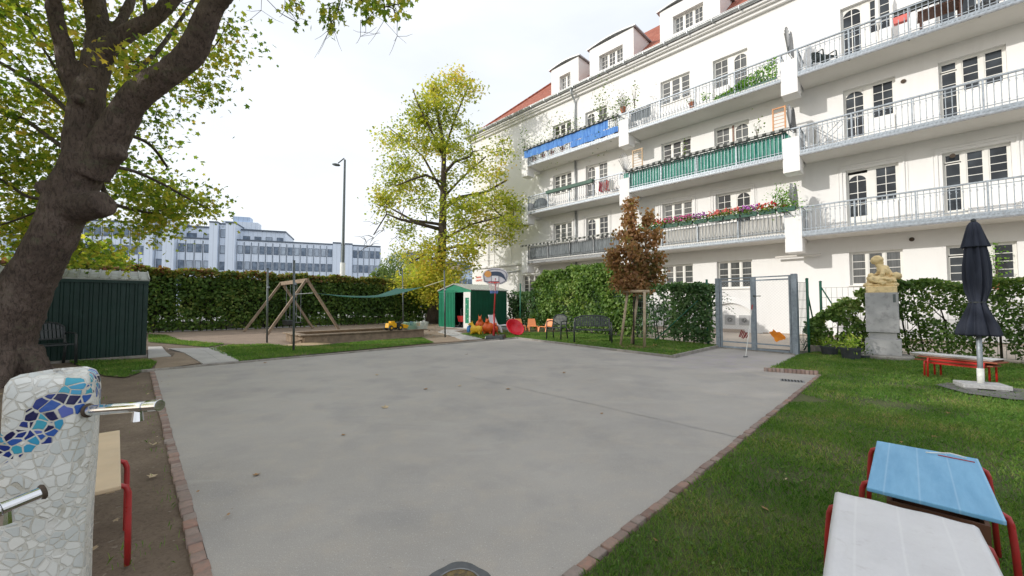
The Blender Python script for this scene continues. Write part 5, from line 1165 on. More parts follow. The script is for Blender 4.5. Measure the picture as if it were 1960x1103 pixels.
# brown box below the blue table
bxp = G(1790,1010,.2); o = thing('brown_crate', 'brown wooden crate under the low blue table', 'crate', (bxp.x, bxp.y, 0), PI/4); m_ = MB(); 
for k in range(3): m_.box((-.10,-.16,.02+.1*k),(.12,-.145,.11+.1*k)); m_.box((-.10,.145,.02+.1*k),(.12,.16,.11+.1*k)); m_.box((-.115,-.16,.02+.1*k),(-.10,.16,.11+.1*k)); m_.box((.12,-.16,.02+.1*k),(.135,.16,.11+.1*k))
m_.build('slats', M['tablewood'], o); MB().box((-.10,-.145,.02),(.12,.145,.03)).build('bottom', M['tablewood'], o)
# left table: right edge from near corner along -ES
ln = G(232,929,.40); o = thing('low_table', 'low table with a pale wooden top and red legs behind the mosaic fountain', 'table', (ln.x, ln.y, 0), 3*PI/4); W_ = .52; L_ = 1.15
# local x = -ES (away), local y = towards -E2 (left)
MB().box((0,0,.378),(L_,W_,.40)).build('tabletop', M['woodtop'], o, bevel=.005); MB().box((.06,.02,.355),(L_-.06,.05,.3775)).build('apron', M['woodtop'], o)
for x in (.08, .5): MB().tube([(x,.10,.365),(x,.0,.372),(x,-.018,.362),(x,-.028,.33),(x-.02,-.03,.18),(x-.035,-.032,0)], .0125, 10).build('leg', M['redmetal'], o, smooth=True)
for x in (.08, L_-.1): MB().tube([(x,W_-.1,.365),(x,W_,.372),(x,W_+.02,.35),(x,W_+.03,0)], .0125, 10).build('leg', M['redmetal'], o, smooth=True)
# stack of benches near the parasol
bc = Vector((7.27,6.52,0)); bd = Vector((.35,-.94,0)).normalized(); brz = math.atan2(bd.y, bd.x)
def kbench(z0, top, mat, label, dx=0, topW=.28, L=.92, legtop=None, name='school_bench', lm='redbright', inset=.14):
    o = thing(name, label, 'bench' if 'bench' in name else 'table', (bc.x+dx*bd.x, bc.y+dx*bd.y, z0), brz); z = top-z0
    MB().box((-L/2,-topW/2,z-.02),(L/2,topW/2,z)).build('top', mat, o, bevel=.004)
    MB().bar((-L/2+inset,-topW/2+.03,z-.045),(L/2-inset,-topW/2+.03,z-.045),.02,.03).bar((-L/2+inset,topW/2-.03,z-.045),(L/2-inset,topW/2-.03,z-.045),.02,.03).build('rail', M[lm], o)
    for i in (-1,1):
        for j in (-1,1): x, y = i*(L/2-inset), j*(topW/2+.012); MB().tube([(x,y*.8,z-.03),(x,y,z-.035),(x,y*1.05,z-.07),(x,y*1.08,0)],.014,8).build('leg', M[lm], o, smooth=True)
    return o
M['redwood'] = simple('red_brown_wood', (.34,.10,.05), .55, .2)
kbench(0,.30,M['redwood'],'lowest of the red wooden benches stacked on the lawn, under the white board',.0,.26); kbench(0,.36,M['redwood'],'upper red wooden bench in the stack under the white board',.06,.34)
o = thing('white_board', 'long white board lying on the stack of red benches', 'board', (bc.x, bc.y, .365), brz); MB().hex([(-.45,-.14,0),(.45,-.14,0),(.45,.14,0),(-.45,.14,0)],[(-.51,-.17,.035),(.51,-.17,.035),(.51,.17,.035),(-.51,.17,.035)]).build('board', M['whitecloth'], o, bevel=.004)
# drain grates ----------------------------------------------------------------------------------------------
gp = [G(1502,724),G(1536,729),G(1530,735),G(1498,730)]; gc = sum(gp, Vector())/4; o = thing('drain_grate', 'small rectangular slotted drain grate beside the raised brick edge', 'drain grate', (gc.x,gc.y,0), -.55)
MB().box((-.16,-.10,-.01),(.16,.10,.005)).build('frame', M['galvdark'], o); m_ = MB()
for k in range(7): m_.box((-.14+.042*k,-.085,.0055),(-.14+.042*k+.022,.085,.008))
m_.build('slots', M['dark'], o)
dc = Vector((-.24,1.79,0)); o = thing('floor_drain', 'round sunken drain full of wet brown leaves at the bottom edge of the court', 'drain', tuple(dc))
M['patch'] = simple('dark_asphalt_patch', (.10,.105,.11), .8, .2, 20, bump=.4, bscale=120, bdist=.003)
t = NT('wet_leaf_sludge'); c = t.ramp(t.noise(28,5,.8), [(.35,(.02,.014,.006)),(.5,(.11,.07,.015)),(.65,(.20,.13,.03))]); t.col(c); t.rough(.18); t.bump(t.noise(30,4,.7), .6, .01); M['sludge'] = t.m
n_ = 40; ou = [(.155*(1+.06*math.sin(5*a)+.03*math.sin(11*a))*math.cos(a), .165*(1+.05*math.sin(4*a+1))*math.sin(a)) for a in [2*PI*k/n_ for k in range(n_)]]; inn = [(.105*math.cos(2*PI*k/n_), .118*math.sin(2*PI*k/n_)) for k in range(n_)]
m_ = MB(); m_.add([(x,y,.004) for x,y in ou]+[(x,y,.0055) for x,y in inn], [(k,(k+1)%n_,n_+(k+1)%n_,n_+k) for k in range(n_)]); m_.build('asphalt_collar', M['patch'], o)
MB().add([(x,y,.0045) for x,y in inn], [tuple(range(n_))]).build('wet_leaves', M['sludge'], o); m_ = MB().tube([(x*1.0,y*1.0,.005) for x,y in inn]+[(inn[0][0],inn[0][1],.005)],.004,5,False); m_.build('iron_ring', M['galvdark'], o)
# mosaic drinking fountain -------------------------------------------------------------------------------------
t = NT('mosaic_tiles'); co = t.co()
ns = t.n.new('ShaderNodeTexNoise'); ns.inputs['Scale'].default_value = 7; t.l.new(co, ns.inputs['Vector'])
wob = t.mix(.06, co, ns.outputs['Color'], 'ADD'); wco = wob
v1 = t.voro(38, 'F1', wco, 1.); v2 = t.voro(38, 'DISTANCE_TO_EDGE', wco, 1.)
cellr = t.n.new('ShaderNodeTexWhiteNoise'); t.l.new(v1.outputs['Color'], cellr.inputs['Vector'])
# diagonal band evaluated at the cell centre: z rises from left (-x) to right (+x)
posn = t.mapping(v1.outputs['Position'], scale=(1,1,1)); sx = t.sep(v1.outputs['Position'])
band = t.math('SUBTRACT', sx[2], t.math('ADD', t.math('MULTIPLY', sx[0], 1.05), t.math('MULTIPLY', sx[1], -.15)))
MOS_BAND = t; bandv = band
inb = t.math('MULTIPLY', t.math('GREATER_THAN', band, .80), t.math('LESS_THAN', band, .935))
inb = t.math('MULTIPLY', inb, t.math('LESS_THAN', t.math('ADD', t.sep(v1.outputs['Color'])[1], 0), .9))
blue = t.ramp(cellr.outputs['Value'], [(0,(.005,.006,.07)),(.25,(.01,.03,.20)),(.45,(.03,.10,.38)),(.6,(.04,.30,.50)),(.8,(.05,.34,.46)),(.95,(.10,.14,.45))], 'CONSTANT')
white = t.ramp(cellr.outputs['Value'], [(0,(.66,.67,.64)),(.3,(.74,.74,.70)),(.6,(.60,.62,.60)),(.85,(.78,.77,.72))], 'CONSTANT')
tilec = t.mix(inb, white, blue); grout = t.ramp(t.noise(18,5,.7,co), [(.28,(.40,.37,.29)),(.5,(.60,.585,.53)),(.7,(.72,.71,.67))])
gm_ = t.ramp(t.math('ADD', v2.outputs['Distance'], t.math('MULTIPLY', t.math('SUBTRACT', t.noise(9,4,.7,co), .5), -.16)), [(.06,0.),(.095,1.)])
t.col(t.mix(gm_, grout, tilec)); t.rough(t.mix(gm_, .85, .22)); t.bump(gm_, .55, .006); t.bump(t.noise(25,4,.6,co), .25, .006); M['mosaic'] = t.m
fo = Vector((-1.535,1.335,0)); ft = thing('mosaic_fountain', 'drinking fountain post covered in broken white tiles with a diagonal band of blue ones', 'drinking fountain', tuple(fo), .62)
m_ = MB(); prof = []; n_ = 48
zs2 = [-.05,.1,.3,.5,.7,.85,.93,.965,.985,.995,1.0]; rs2 = [1.08,1.07,1.055,1.04,1.02,1.0,.985,.95,.87,.7,.0]
q = []
for z, r in zip(zs2, rs2):
    for j in range(n_):
        a = 2*PI*j/n_; c, s = math.cos(a), math.sin(a); e = .42
        x = .097*r*math.copysign(abs(c)**e, c); y = .097*r*math.copysign(abs(s)**e, s); w_ = 1+.025*math.sin(3*a+z*9)+.02*math.sin(5*a-z*6)
        q.append((x*w_+.012*(z-.5), y*w_, z*1.022+.01*math.sin(2*a)*(z > .9)))
k = len(zs2); m_.add(q, [(i*n_+j,i*n_+(j+1)%n_,(i+1)*n_+(j+1)%n_,(i+1)*n_+j) for i in range(k-1) for j in range(n_)]); m_.build('post', M['mosaic'], ft, smooth=True, disp=[(.05,.012)])
def faucet(a, b, label_r, knob):
    """a -> b in world; polished spout"""
    a, b = Vector(a), Vector(b); fwd = (b-a); o = MB(); inv = Matrix.Rotation(-.62,3,'Z'); A2, B2 = inv@(a-fo), inv@(b-fo); d = (B2-A2).normalized()
    o.tube([A2, A2.lerp(B2,.80)], .0175, 20); o.tube([A2.lerp(B2,.80), A2.lerp(B2,.82)],.0155,20); o.tube([A2.lerp(B2,.82), B2], .019, 20)
    f_ = o.build('spout', M['chrome'], ft, smooth=False, bevel=.0015); m2 = MB()
    c = A2.lerp(B2,.70); m2.tube([c+Vector((0,0,-.012)), c+Vector((0,0,-.045))],[.013,.017],12); m2.build('push_knob', M['chrome'], f_); MB().lathe([(.020,0),(.023,.004),(.020,.010)],20,tuple(A2),tuple(d)).build('flange', M['rust'], f_)
fa = P(196,786,1.33); fb = P(306,776,1.30); faucet(fa-Vector((.05,0,0)), fb, '', 0)
fa = P(86,940,1.195); fb = P(-22,984,1.10); faucet(fa, fb, '', 0)
# fallen leaves on the court ----------------------------------------------------------------------------------------
M['deadleaf'] = simple('dry_leaf', (.30,.17,.07), .8, .35, 20, bump=.3); M['paleleaf'] = simple('pale_dry_leaf', (.45,.35,.22), .8, .3, 20)
lv = [(736,780,.055,'largest curled brown leaf in the middle of the court'),(490,910,.03,'reddish brown leaf on the near left of the court'),(814,745,.04,'small tan leaf left of centre on the court'),(880,739,.035,'small tan leaf near the court centre'),(973,745,.04,'small tan leaf right of the court centre'),(1080,714,.04,'brown leaf toward the far right of the court'),(722,718,.04,'brown leaf toward the far middle of the court'),(507,695,.045,'small leaf near the far left kerb of the court'),(657,833,.022,'dark speck of leaf left of the large curled leaf'),(893,619+60,.05,'small leaf near the far corner of the court'),(1152,792,.02,'tiny leaf on the right half of the court'),(428,697,.05,'leaf by the paving slabs at the far left kerb')]
def deadleaf(u, v, s, label, mat='deadleaf', seed=0, z=.004, name='fallen_leaf'):
    p = G(u, v, z); rr = random.Random(seed+int(u)); T = LEAFT['maple'][0]; F = LEAFT['maple'][1]; m_ = MB(); n = 5
    a = rr.uniform(0,6.28); cu = rr.uniform(.3,.8)
    pts = [Vector(((x)*s*1.5, (y-.5)*s*1.5, (abs(x)**1.5*cu+abs(y-.5)**2*cu*.8)*s*1.3+.001)) for x,y,z_ in T]; m_.add(pts, F)
    o = tag(m_.build(name, M[mat], solid=.0006), label, 'leaf', 'dry leaves scattered on the court'); o.location = p; o.rotation_euler = (rr.uniform(-.2,.2), rr.uniform(-.2,.2), a); return o
for i, (u,v,s,l) in enumerate(lv): deadleaf(u,v,s,l,'deadleaf' if i%3 else 'paleleaf',i)
deadleaf(296,852,.05,'pale crumpled leaf on the soil by the brick kerb','paleleaf'); deadleaf(290,913,.035,'pale dry leaf on the soil beside the red table legs','paleleaf')
o = deadleaf(1250,663,.12,'orange red leaves lying on the grass right of the tree stakes','fl_salmon' if False else 'deadleaf')
# street lamp ----------------------------------------------------------------------------------------------------------
lp = P(655,560,26); lt = P(656.5,306,26); o = thing('street_lamp', 'tall grey street lamp with a single short arm behind the hedge', 'street lamp', (lp.x,lp.y,0)); hz = lt.z
MB().tube([(0,0,0),(0,0,3.9),(0,0,4.0),(.03,0,hz)],[.13,.13,.10,.065],12).build('pole', M['pole'], o, smooth=True); MB().tube([(0,0,0),(0,0,3.95)],.16,12).build('base_sleeve', M['whitepaint'], o, smooth=True)
MB().tube([(.03,0,hz-.1),(-.02,0,hz+.1),(-.40,-.05,hz-.25)],.04,8).build('arm', M['pole'], o, smooth=True); MB().ell((-.52,-.06,hz-.36),(.28,.16,.09),14,8,Matrix.Rotation(.15,3,'Y')).build('lamp_head', M['pole'], o, smooth=True)
# advertising column ------------------------------------------------------------------------------------------------------
ac = P(204,540,21.0); o = thing('advertising_column', 'round advertising column with a wide green cap behind the hedge on the left', 'advertising column', (ac.x,ac.y,0)); M['capgreen'] = simple('verdigris_cap', (.04,.16,.12), .6, .25, 4); M['posters'] = simple('faded_posters', (.34,.22,.15), .8, .35, 1.5, dirt=(.22,.12,.08))
MB().lathe([(.60,0),(.60,3.50)],32).build('body', M['posters'], o, smooth=True); MB().lathe([(.62,3.48),(.66,3.55),(.76,3.72),(.80,3.86),(.82,3.9),(.78,3.93),(.4,4.02),(.02,4.1)],32).build('cap', M['capgreen'], o, smooth=True)
# ================================================================ distant office building
def officewall(name, c, pw=1.35):
    t = NT(name); co = t.co(); w_ = t.n.new('ShaderNodeTexWave'); w_.bands_direction = 'X'; w_.inputs['Scale'].default_value = .5/pw*2*.5; t.l.new(co, w_.inputs[0])
    cc = t.mix(t.ramp(t.noise(.25,3,.5,co), [(.3,0.),(.7,1.)]), shade(c,.93), c); cc = t.mix(t.ramp(w_.outputs['Fac'], [(.0,.45),(.04,0.)]), cc, shade(c,.45))
    t.col(cc); t.rough(.45); return t.m
M['offwhite'] = officewall('office_white_panel', (.74,.82,.93)); M['offblue'] = officewall('office_blue_panel', (.46,.58,.76)); M['offtrim'] = simple('office_dark_trim', (.10,.13,.17), .5, .1)
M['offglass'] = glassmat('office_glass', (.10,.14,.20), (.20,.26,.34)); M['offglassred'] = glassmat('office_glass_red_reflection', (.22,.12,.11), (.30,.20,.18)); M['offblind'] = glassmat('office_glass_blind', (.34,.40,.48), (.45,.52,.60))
od = Vector((.936,.351,0)); O1 = P(727,582,92); O1.z = 0
ob = thing('office_building', 'long white and pale blue panelled office block with stepped roofs beyond the hedge', 'building', tuple(O1), math.atan2(od.y, od.x))
def ox(u):   # distance along facade (negative to the left) for an image column
    k = (u-CX)/FPX; # O1.x + s*od.x = k*(O1.y + s*od.y)
    return (k*O1.y-O1.x)/(od.x-k*od.y)
FH = 3.3; rowz = [4.3, 7.6, 10.9, 14.2, 17.5]     # window sill heights? rows by floors
def zat(u, v): s = ox(u); Y = O1.y+s*od.y; return EYE+(582-v)/FPX*Y
seg = [ # u0,u1, roof v (at u middle), y offset(out -), material, window spacing or 0
 (-60,-2,452,.8,'offblue',0),(-2,9,447,-.8,'offwhite',0),(9,24,452,.4,'offblue',0),(24,64,452,.6,'offwhite',1),(64,150,440,.6,'offwhite',1),(150,278,424,.5,'offwhite',1),(278,295,421,-1.2,'offwhite',0),(295,313,421,-.2,'offwhite',1),(313,335,421,-1.2,'offwhite',0),
 (335,401,457,.2,'offwhite',1),(401,417,428,-1.2,'offwhite',0),(417,432,430,-.2,'offwhite',1),(432,450,429,-1.2,'offwhite',0),(450,636,464.5,.2,'offwhite',1),(636,651,467,-.6,'offwhite',0),(651,659,470,.6,'offwhite',1),(659,673,469,-.6,'offwhite',0),(673,727,472,.2,'offwhite',1)]
winlist = []
for (u0,u1,vr,yo,mt,wn) in seg:
    s0, s1 = ox(u0), ox(u1); z1 = zat((u0+u1)/2, vr)
    MB().box((s0,yo,0),(s1,14,z1)).build('wing', M[mt], ob); MB().box((s0-.05,yo-.12,z1-.02),(s1+.05,14.1,z1+.28)).build('parapet_trim', M['offtrim'], ob)
    if wn:
        n = max(1, round((s1-s0)/1.32)); 
        for r in range(5):
            zb = z1-2.75-3.35*r
            if zb < 3: break
            for k in range(n):
                a = s0+(s1-s0)*(k+.14)/n; b = s0+(s1-s0)*(k+.86)/n; winlist.append((a,b,zb,zb+1.75,yo,r,u0+(u1-u0)*(k+.5)/n))
        m_ = MB()
        for k in range(n+1): x = s0+(s1-s0)*k/n; m_.box((x-.05,yo-.10,2),(x+.05,yo-.001,z1-.3))
        m_.build('mullions', M['offtrim' if wn else 'offwhite'], ob)
# set-back top storeys
for (u0,u1,vr,d_) in ((335,401,430.5,3.0),(450,539,438.5,3.0)):
    s0, s1 = ox(u0), ox(u1); z1 = zat((u0+u1)/2,vr); MB().box((s0,d_,8),(s1,14,z1)).build('wing', M['offwhite'], ob); MB().box((s0-.05,d_-.3,z1),(s1+.1,14.1,z1+.3)).build('parapet_trim', M['offtrim'], ob)
    n = round((s1-s0)/(2.9 if u0 < 400 else 2.4))
    for k in range(n): winlist.append((s0+(s1-s0)*(k+.2)/n, s0+(s1-s0)*(k+.8)/n, z1-3.1, z1-1.2, d_, 0, u0+(u1-u0)*(k+.5)/n))
for (u0,u1,vr,d_,d2) in ((405,479,415,5,8),(426,461,404,5.5,8),(300,400,421,6,9)):
    s0, s1 = ox(u0), ox(u1); z1 = zat((u0+u1)/2,vr); MB().box((s0,d_,8),(s1,d2,z1)).build('penthouse', M['offblue' if vr==404 else 'offwhite'], ob)
winlist.sort(key=lambda w_: -w_[6]); random.seed(3); rest = MB(); rg = MB()
for i, (a,b,c,d,yo,r,u) in enumerate(winlist):
    if u < 100: continue
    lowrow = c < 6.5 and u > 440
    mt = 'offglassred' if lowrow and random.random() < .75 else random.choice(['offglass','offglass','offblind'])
    if i < 96:
        f_ = MB().box((a,yo-.06,c),(b,yo-.001,d)).build('window', M['offtrim'], ob); MB().box((a+.10,yo-.075,c+.1),(b-.10,yo-.062,d-.1)).build('pane', M[mt], f_)
    else: rest.box((a,yo-.06,c),(b,yo-.001,d)); rg.box((a+.10,yo-.075,c+.1),(b-.10,yo-.062,d-.1))
rw = tag(rest.build('window', M['offtrim'], ob), kind='stuff'); tag(rg.build('pane', M['offglass'], rw), kind='stuff')
# glass block and houses seen between the trees
def farblock(u0, u1, vt, Y, dep, mat, label, name='distant_building', rows=3, cols=3, wm='offglass'):
    a = P(u0,582,Y); b = P(u1,582,Y); z = P((u0+u1)/2,vt,Y).z; o = thing(name, label, 'building', (a.x,Y,0)); W = b.x-a.x
    MB().box((0,0,0),(W,dep,z)).build('wall', M[mat], o); MB().box((-.2,-.2,z),(W+.2,dep+.2,z+.35)).build('roof_edge', M['offtrim'], o)
    for r in range(rows):
        for c in range(cols):
            MB().box((W*(c+.12)/cols,-.05,z-1.2-(r+1)*3.0+.6),(W*(c+.88)/cols,-.001,z-1.2-r*3.0)).build('window', M[wm], o)
farblock(878,908,528,60,12,'offwhite','white house corner seen between the yellow tree and the apartment block',rows=2,cols=1); farblock(884,904,515,46,6,'offblue','pale blue glass building seen just left of the apartment block',rows=3,cols=2)
farblock(775,800,487,75,10,'offblue','grey building with dark windows just right of the willow',rows=3,cols=3); farblock(800,884,505,58,10,'wallbase','brownish building behind the crown of the yellow tree',rows=2,cols=6)
o = thing('sign_pole', 'thin pale pole with a small flat sign left of the apartment block corner', 'pole', tuple(G(904,602))); 
pz = P(904,505,G(904,602).y).z; MB().tube([(0,0,0),(0,0,pz)],.05,8).build('pole', M['galv'], o); MB().box((-2.2,-.03,pz-.12),(0,.03,pz-.02)).build('arm', M['galv'], o)
# ================================================================ vegetation
def barkmat(name, a, b, d, sc=1.0):
    t = NT(name); co = t.co(True)
    c = t.ramp(t.noise(2.2*sc,6,.7,co), [(.3,a),(.55,b),(.75,d)]); v = None
    rn = t.noise(24*sc,4,.75,t.mapping(co,scale=(1,1,.3)),.6); c = t.mix(t.ramp(rn, [(.38,.75),(.52,0.)]), c, shade(a,.45)); c = t.mix(t.ramp(t.noise(5*sc,4,.7,t.mapping(co,loc=(4,1,7))), [(.56,0.),(.72,.6)]), c, (.14,.15,.09))
    t.col(c); t.rough(.92); t.bump(rn, .9, .035); t.bump(t.noise(30*sc,5,.7,t.mapping(co,scale=(1,1,.4))), 1., .03); t.bump(t.noise(6*sc,3,.6,co), .5, .04); return t.m
M['bark'] = barkmat('old_maple_bark', (.085,.062,.05), (.15,.11,.09), (.24,.19,.16)); M['bark2'] = barkmat('dark_bark', (.06,.045,.032), (.10,.075,.055), (.15,.12,.09)); M['thinbark'] = barkmat('thin_bark', (.07,.05,.04), (.10,.08,.06), (.14,.11,.09), 3)
M['leaf_big'] = leafmat('maple_leaf_green_yellow', [(.05,(.05,.12,.025)),(.28,(.14,.22,.04)),(.52,(.29,.34,.06)),(.76,(.50,.43,.09)),(.95,(.48,.28,.09))], .64, nscale=.55)
M['leaf_mid'] = leafmat('maple_leaf_yellow', [(.1,(.13,.18,.035)),(.36,(.28,.33,.06)),(.6,(.47,.46,.09)),(.82,(.62,.50,.12)),(.95,(.52,.33,.10))], .56, nscale=.28)
M['leaf_red'] = leafmat('leaf_copper', [(.1,(.12,.13,.04)),(.3,(.20,.15,.06)),(.55,(.32,.16,.08)),(.8,(.44,.26,.15)),(.95,(.24,.23,.09))], .42, nscale=.8)
M['leaf_hedge'] = leafmat('hornbeam_leaf', [(.1,(.045,.08,.025)),(.4,(.085,.16,.04)),(.7,(.16,.25,.06)),(.95,(.32,.34,.11))], .38, nscale=.8)
M['leaf_hedgetop'] = leafmat('hornbeam_leaf_turning', [(.1,(.06,.10,.02)),(.35,(.16,.19,.035)),(.6,(.28,.26,.06)),(.75,(.26,.12,.07)),(.95,(.18,.06,.04))], .35, nscale=1.1)
M['leaf_laurel'] = leafmat('ivy_leaf', [(.1,(.04,.09,.02)),(.4,(.11,.20,.045)),(.7,(.22,.33,.09)),(.95,(.38,.44,.15))], .28, nscale=1.0, rough=.35)
M['leaf_ivy'] = leafmat('dark_ivy_leaf', [(.1,(.03,.075,.028)),(.5,(.075,.155,.055)),(.9,(.19,.28,.12))], .25, nscale=1.2, rough=.4)
M['leaf_willow'] = leafmat('willow_leaf', [(.1,(.06,.10,.03)),(.5,(.13,.19,.06)),(.9,(.22,.28,.10))], .35, nscale=.3)
M['hedgecore'] = simple('hedge_stems_dark_core', (.035,.035,.02), .95, .3, 8)  # real stems, and the dark blocks painted as inner hedge shade

def twigmesh(segs, name, mat, parent):
    m_ = MB()
    for pts, r in segs: m_.tube(pts, r, 5, False)
    return m_.build(name, mat, parent, smooth=True)
def grow(skel, centres, r0=.035, rr=None):
    """curved twig from the nearest skeleton point to each cluster centre; returns tubes and points along them"""
    rr = rr or random; segs = []; sk = [Vector(p) for p in skel]; nodes = list(sk)
    for c in sorted(centres, key=lambda q: min((Vector(q)-s).length for s in sk)):
        c = Vector(c); n = min(nodes, key=lambda s: (s-c).length+ (0 if s.z < c.z+.6 else .8)); L = (c-n).length
        if L < .05: continue
        mid = n.lerp(c,.5)+Vector((rr.uniform(-.12,.12),rr.uniform(-.12,.12),rr.uniform(.02,.16)))*L; q1 = n.lerp(mid,.5)+Vector((rr.uniform(-.05,.05),)*3)*L; 
        segs.append(([n,q1,mid,mid.lerp(c,.5)+Vector((0,0,.03*L)),c],[r0*min(1,.35+L*.4)*k for k in (1,.8,.6,.4,.2)])); nodes += [mid, c]
    return segs, nodes
def scatter_clumps(centres, n, sig, flat=.6):
    c = np.array(centres, float); i = rng.integers(0, len(c), n); off = rng.normal(size=(n,3))*sig; off[:,2] *= flat; return c[i]+off
def ellpts(n, c, r, shell=.35):
    d = rng.normal(size=(n,3)); d /= np.linalg.norm(d,axis=1)[:,None]; q = (shell+(1-shell)*rng.uniform(0,1,n)**.6)[:,None]; return np.array(c)+d*q*np.array(r)

# ---- big old maple on the left -----------------------------------------------------------
YB = 6.4
bt = thing('maple_tree', 'huge old maple with a thick leaning dark trunk forking into heavy limbs at the left', 'tree', tuple(P(5,735,YB)*Vector((1,1,0)) if False else (P(5,735,YB).x, YB, 0)))
T0 = Vector(bt.location)
def chain(lst):
    pts = [P(u,v,YB+dy)-T0 for u,v,d,dy in lst]; rad = [d/2*(YB+dy)/FPX*.96/math.sqrt(1+((u-CX)/FPX)**2) for u,v,d,dy in lst]; return pts, rad
tm = MB(); allsk = []
def limb(lst, n=16, sub=5):
    pts, rad = chain(lst); P2 = []; R2 = []
    for i in range(len(pts)-1):   # catmull-rom
        a, b, c, d = pts[max(i-1,0)], pts[i], pts[i+1], pts[min(i+2,len(pts)-1)]
        for k in range(sub):
            t = k/sub; P2.append(.5*((2*b)+(c-a)*t+(2*a-5*b+4*c-d)*t*t+(3*b-a-3*c+d)*t**3)); R2.append(rad[i]+(rad[i+1]-rad[i])*t)
    P2.append(pts[-1]); R2.append(rad[-1]); tm.tube(P2, R2, n); allsk.extend(P2); return P2
limb([(-6,760,190,0),(2,720,148,0),(10,660,138,0),(28,600,128,0),(56,540,118,0),(90,480,110,0),(112,430,106,0),(128,390,108,0),(150,340,106,0),(168,300,104,0)],24)
limb([(160,330,90,0),(160,280,92,0),(163,230,82,0),(172,180,72,0),(185,120,64,.1),(188,60,56,.2),(182,0,50,.3),(178,-80,44,.5),(185,-190,34,.8),(200,-300,22,1.1)],18)
limb([(168,215,60,0),(150,175,48,0),(130,130,44,-.1),(118,75,40,-.2),(106,25,36,-.3),(95,-40,32,-.5),(70,-140,24,-.8),(40,-260,14,-1.2)],14)
limb([(190,115,52,.1),(215,85,46,.1),(250,60,42,.2),(285,40,38,.3),(318,14,34,.4),(345,-25,30,.5),(400,-110,22,.8),(450,-220,14,1.1)],14)
limb([(205,95,34,.1),(222,60,26,.3),(236,30,24,.5),(252,0,22,.7),(270,-60,18,1)],10)
limb([(285,40,22,.3),(278,20,14,.3),(275,-15,12,.4)],8)
limb([(170,335,95,0),(200,290,84,0),(225,240,76,-.05),(250,196,70,-.1),(285,165,66,-.15),(325,138,62,-.2),(362,105,58,-.25),(385,65,56,-.3),(402,20,54,-.35),(420,-30,50,-.4),(460,-110,44,-.5),(520,-200,36,-.7),(600,-280,26,-.9)],18)
limb([(405,20,36,-.35),(440,-15,32,-.4),(500,-70,26,-.45),(580,-100,20,-.5),(680,-120,13,-.6),(790,-120,7,-.6)],10)
limb([(120,392,96,0),(150,396,96,-.02),(178,394,82,-.05),(202,390,66,-.08)],14)      # sawn stub
limb([(195,300,80,0),(222,294,50,-.05),(236,290,30,-.06)],10)
tm.ell(P(115,250,YB-.25)-T0+Vector((.12,.1,0)),(.10,.1,.12)); tm.ell(P(98,362,YB-.1)-T0,(.14,.2,.14)); tm.ell(P(150,190,YB-.3)-T0,(.09,.09,.07))
for k in range(6):
    a = 2*PI*k/6+.3; tm.tube([(math.cos(a)*.25,math.sin(a)*.25,.45),(math.cos(a)*.45,math.sin(a)*.45,.10),(math.cos(a)*.75,math.sin(a)*.75,-.08)],[.22,.14,.07],10)
cf_ = P(214,388.5,YB-.11)-T0; tm.build('trunk', M['bark'], bt, remesh=.03, sm_iter=1, disp=[(.5,.07),(.14,.04),(.045,.020)])
# side branches on the left and behind
tm2 = MB(); tmk = tm; tm = tm2; sk_n = len(allsk)
limb([(140,225,14,.3),(100,185,13,.6),(50,150,12,.9),(0,120,11,1.2),(-80,80,9,1.5),(-200,60,6,1.8)],7)
limb([(125,285,14,.3),(90,260,13,.7),(45,228,12,1.0),(0,215,11,1.4),(-90,200,8,1.8)],7)
limb([(85,382,12,.2),(50,375,10,.6),(18,355,9,.9),(-10,340,9,1.2),(-80,330,6,1.6)],7)
limb([(90,400,8,.1),(60,410,7,.5),(20,425,6,.8),(-30,440,5,1.1)],6)
limb([(136,200,10,.3),(120,160,9,.8),(100,120,7,1.2),(60,60,6,1.6),(20,0,5,2.0)],6)
limb([(225,320,10,.2),(262,330,9,.9),(310,352,8,1.6),(360,380,6,2.2),(400,400,4,2.6)],6)
limb([(190,340,14,.3),(210,385,12,1.0),(250,400,9,1.8),(300,410,7,2.4),(350,415,5,2.8)],6)
limb([(240,140,16,.4),(290,110,12,.9),(330,60,10,1.4),(370,0,8,1.8),(410,-80,6,2.2)],6)
limb([(190,250,12,.5),(250,260,10,1.4),(290,280,8,2.1),(320,320,6,2.6)],6)
tm2.build('branch', M['bark2'], bt, smooth=True)
tm = tmk
cl = []   # clump centres (world)
def clz(n, u, v, Y, ru, rv, ry):   # sphere-ish group of clumps about a world point, radii given in metres
    c = P(u, v, Y); 
    for _ in range(n):
        d = Vector((random.gauss(0,.5),random.gauss(0,.5),random.gauss(0,.5))); cl.append(tuple(c+Vector((d.x*ru,d.y*ry,d.z*rv))))
random.seed(21)
for a in [(18,30,40,7.4,1.5,1.3,1.3),(16,20,120,7.6,1.4,1.0,1.2),(10,-60,190,7.6,1.2,1.0,1.2),(13,60,200,7.6,1.0,.7,1.0),(13,40,285,7.6,1.1,.5,1.0),(12,60,340,7.8,1.0,.5,1.0),(10,-10,390,7.8,.8,.45,.8),(12,30,425,8.0,1.1,.3,.8),
          (12,250,90,8.2,1.2,1.0,1.0),(9,300,70,8.4,.7,.8,1.0),(7,290,180,8.4,.8,.6,.9),(9,245,260,8.4,.8,.7,1.0),(13,255,330,8.8,1.1,.6,1.0),(12,300,375,9.0,1.2,.4,1.0),(10,345,398,9.0,.9,.35,.8),(12,235,400,9.0,1.1,.5,1.0),(8,270,430,9.0,1.0,.3,.8),
          (4,415,30,7.4,.3,.5,.6),(3,425,105,7.4,.15,.2,.4),(4,385,150,7.2,.2,.3,.4),(2,235,122,6.0,.2,.12,.15),(10,190,130,7.2,.8,.5,.4),(16,120,470,8.6,1.2,.35,.8)]: clz(*a)
skw = [s+T0 for s in allsk]
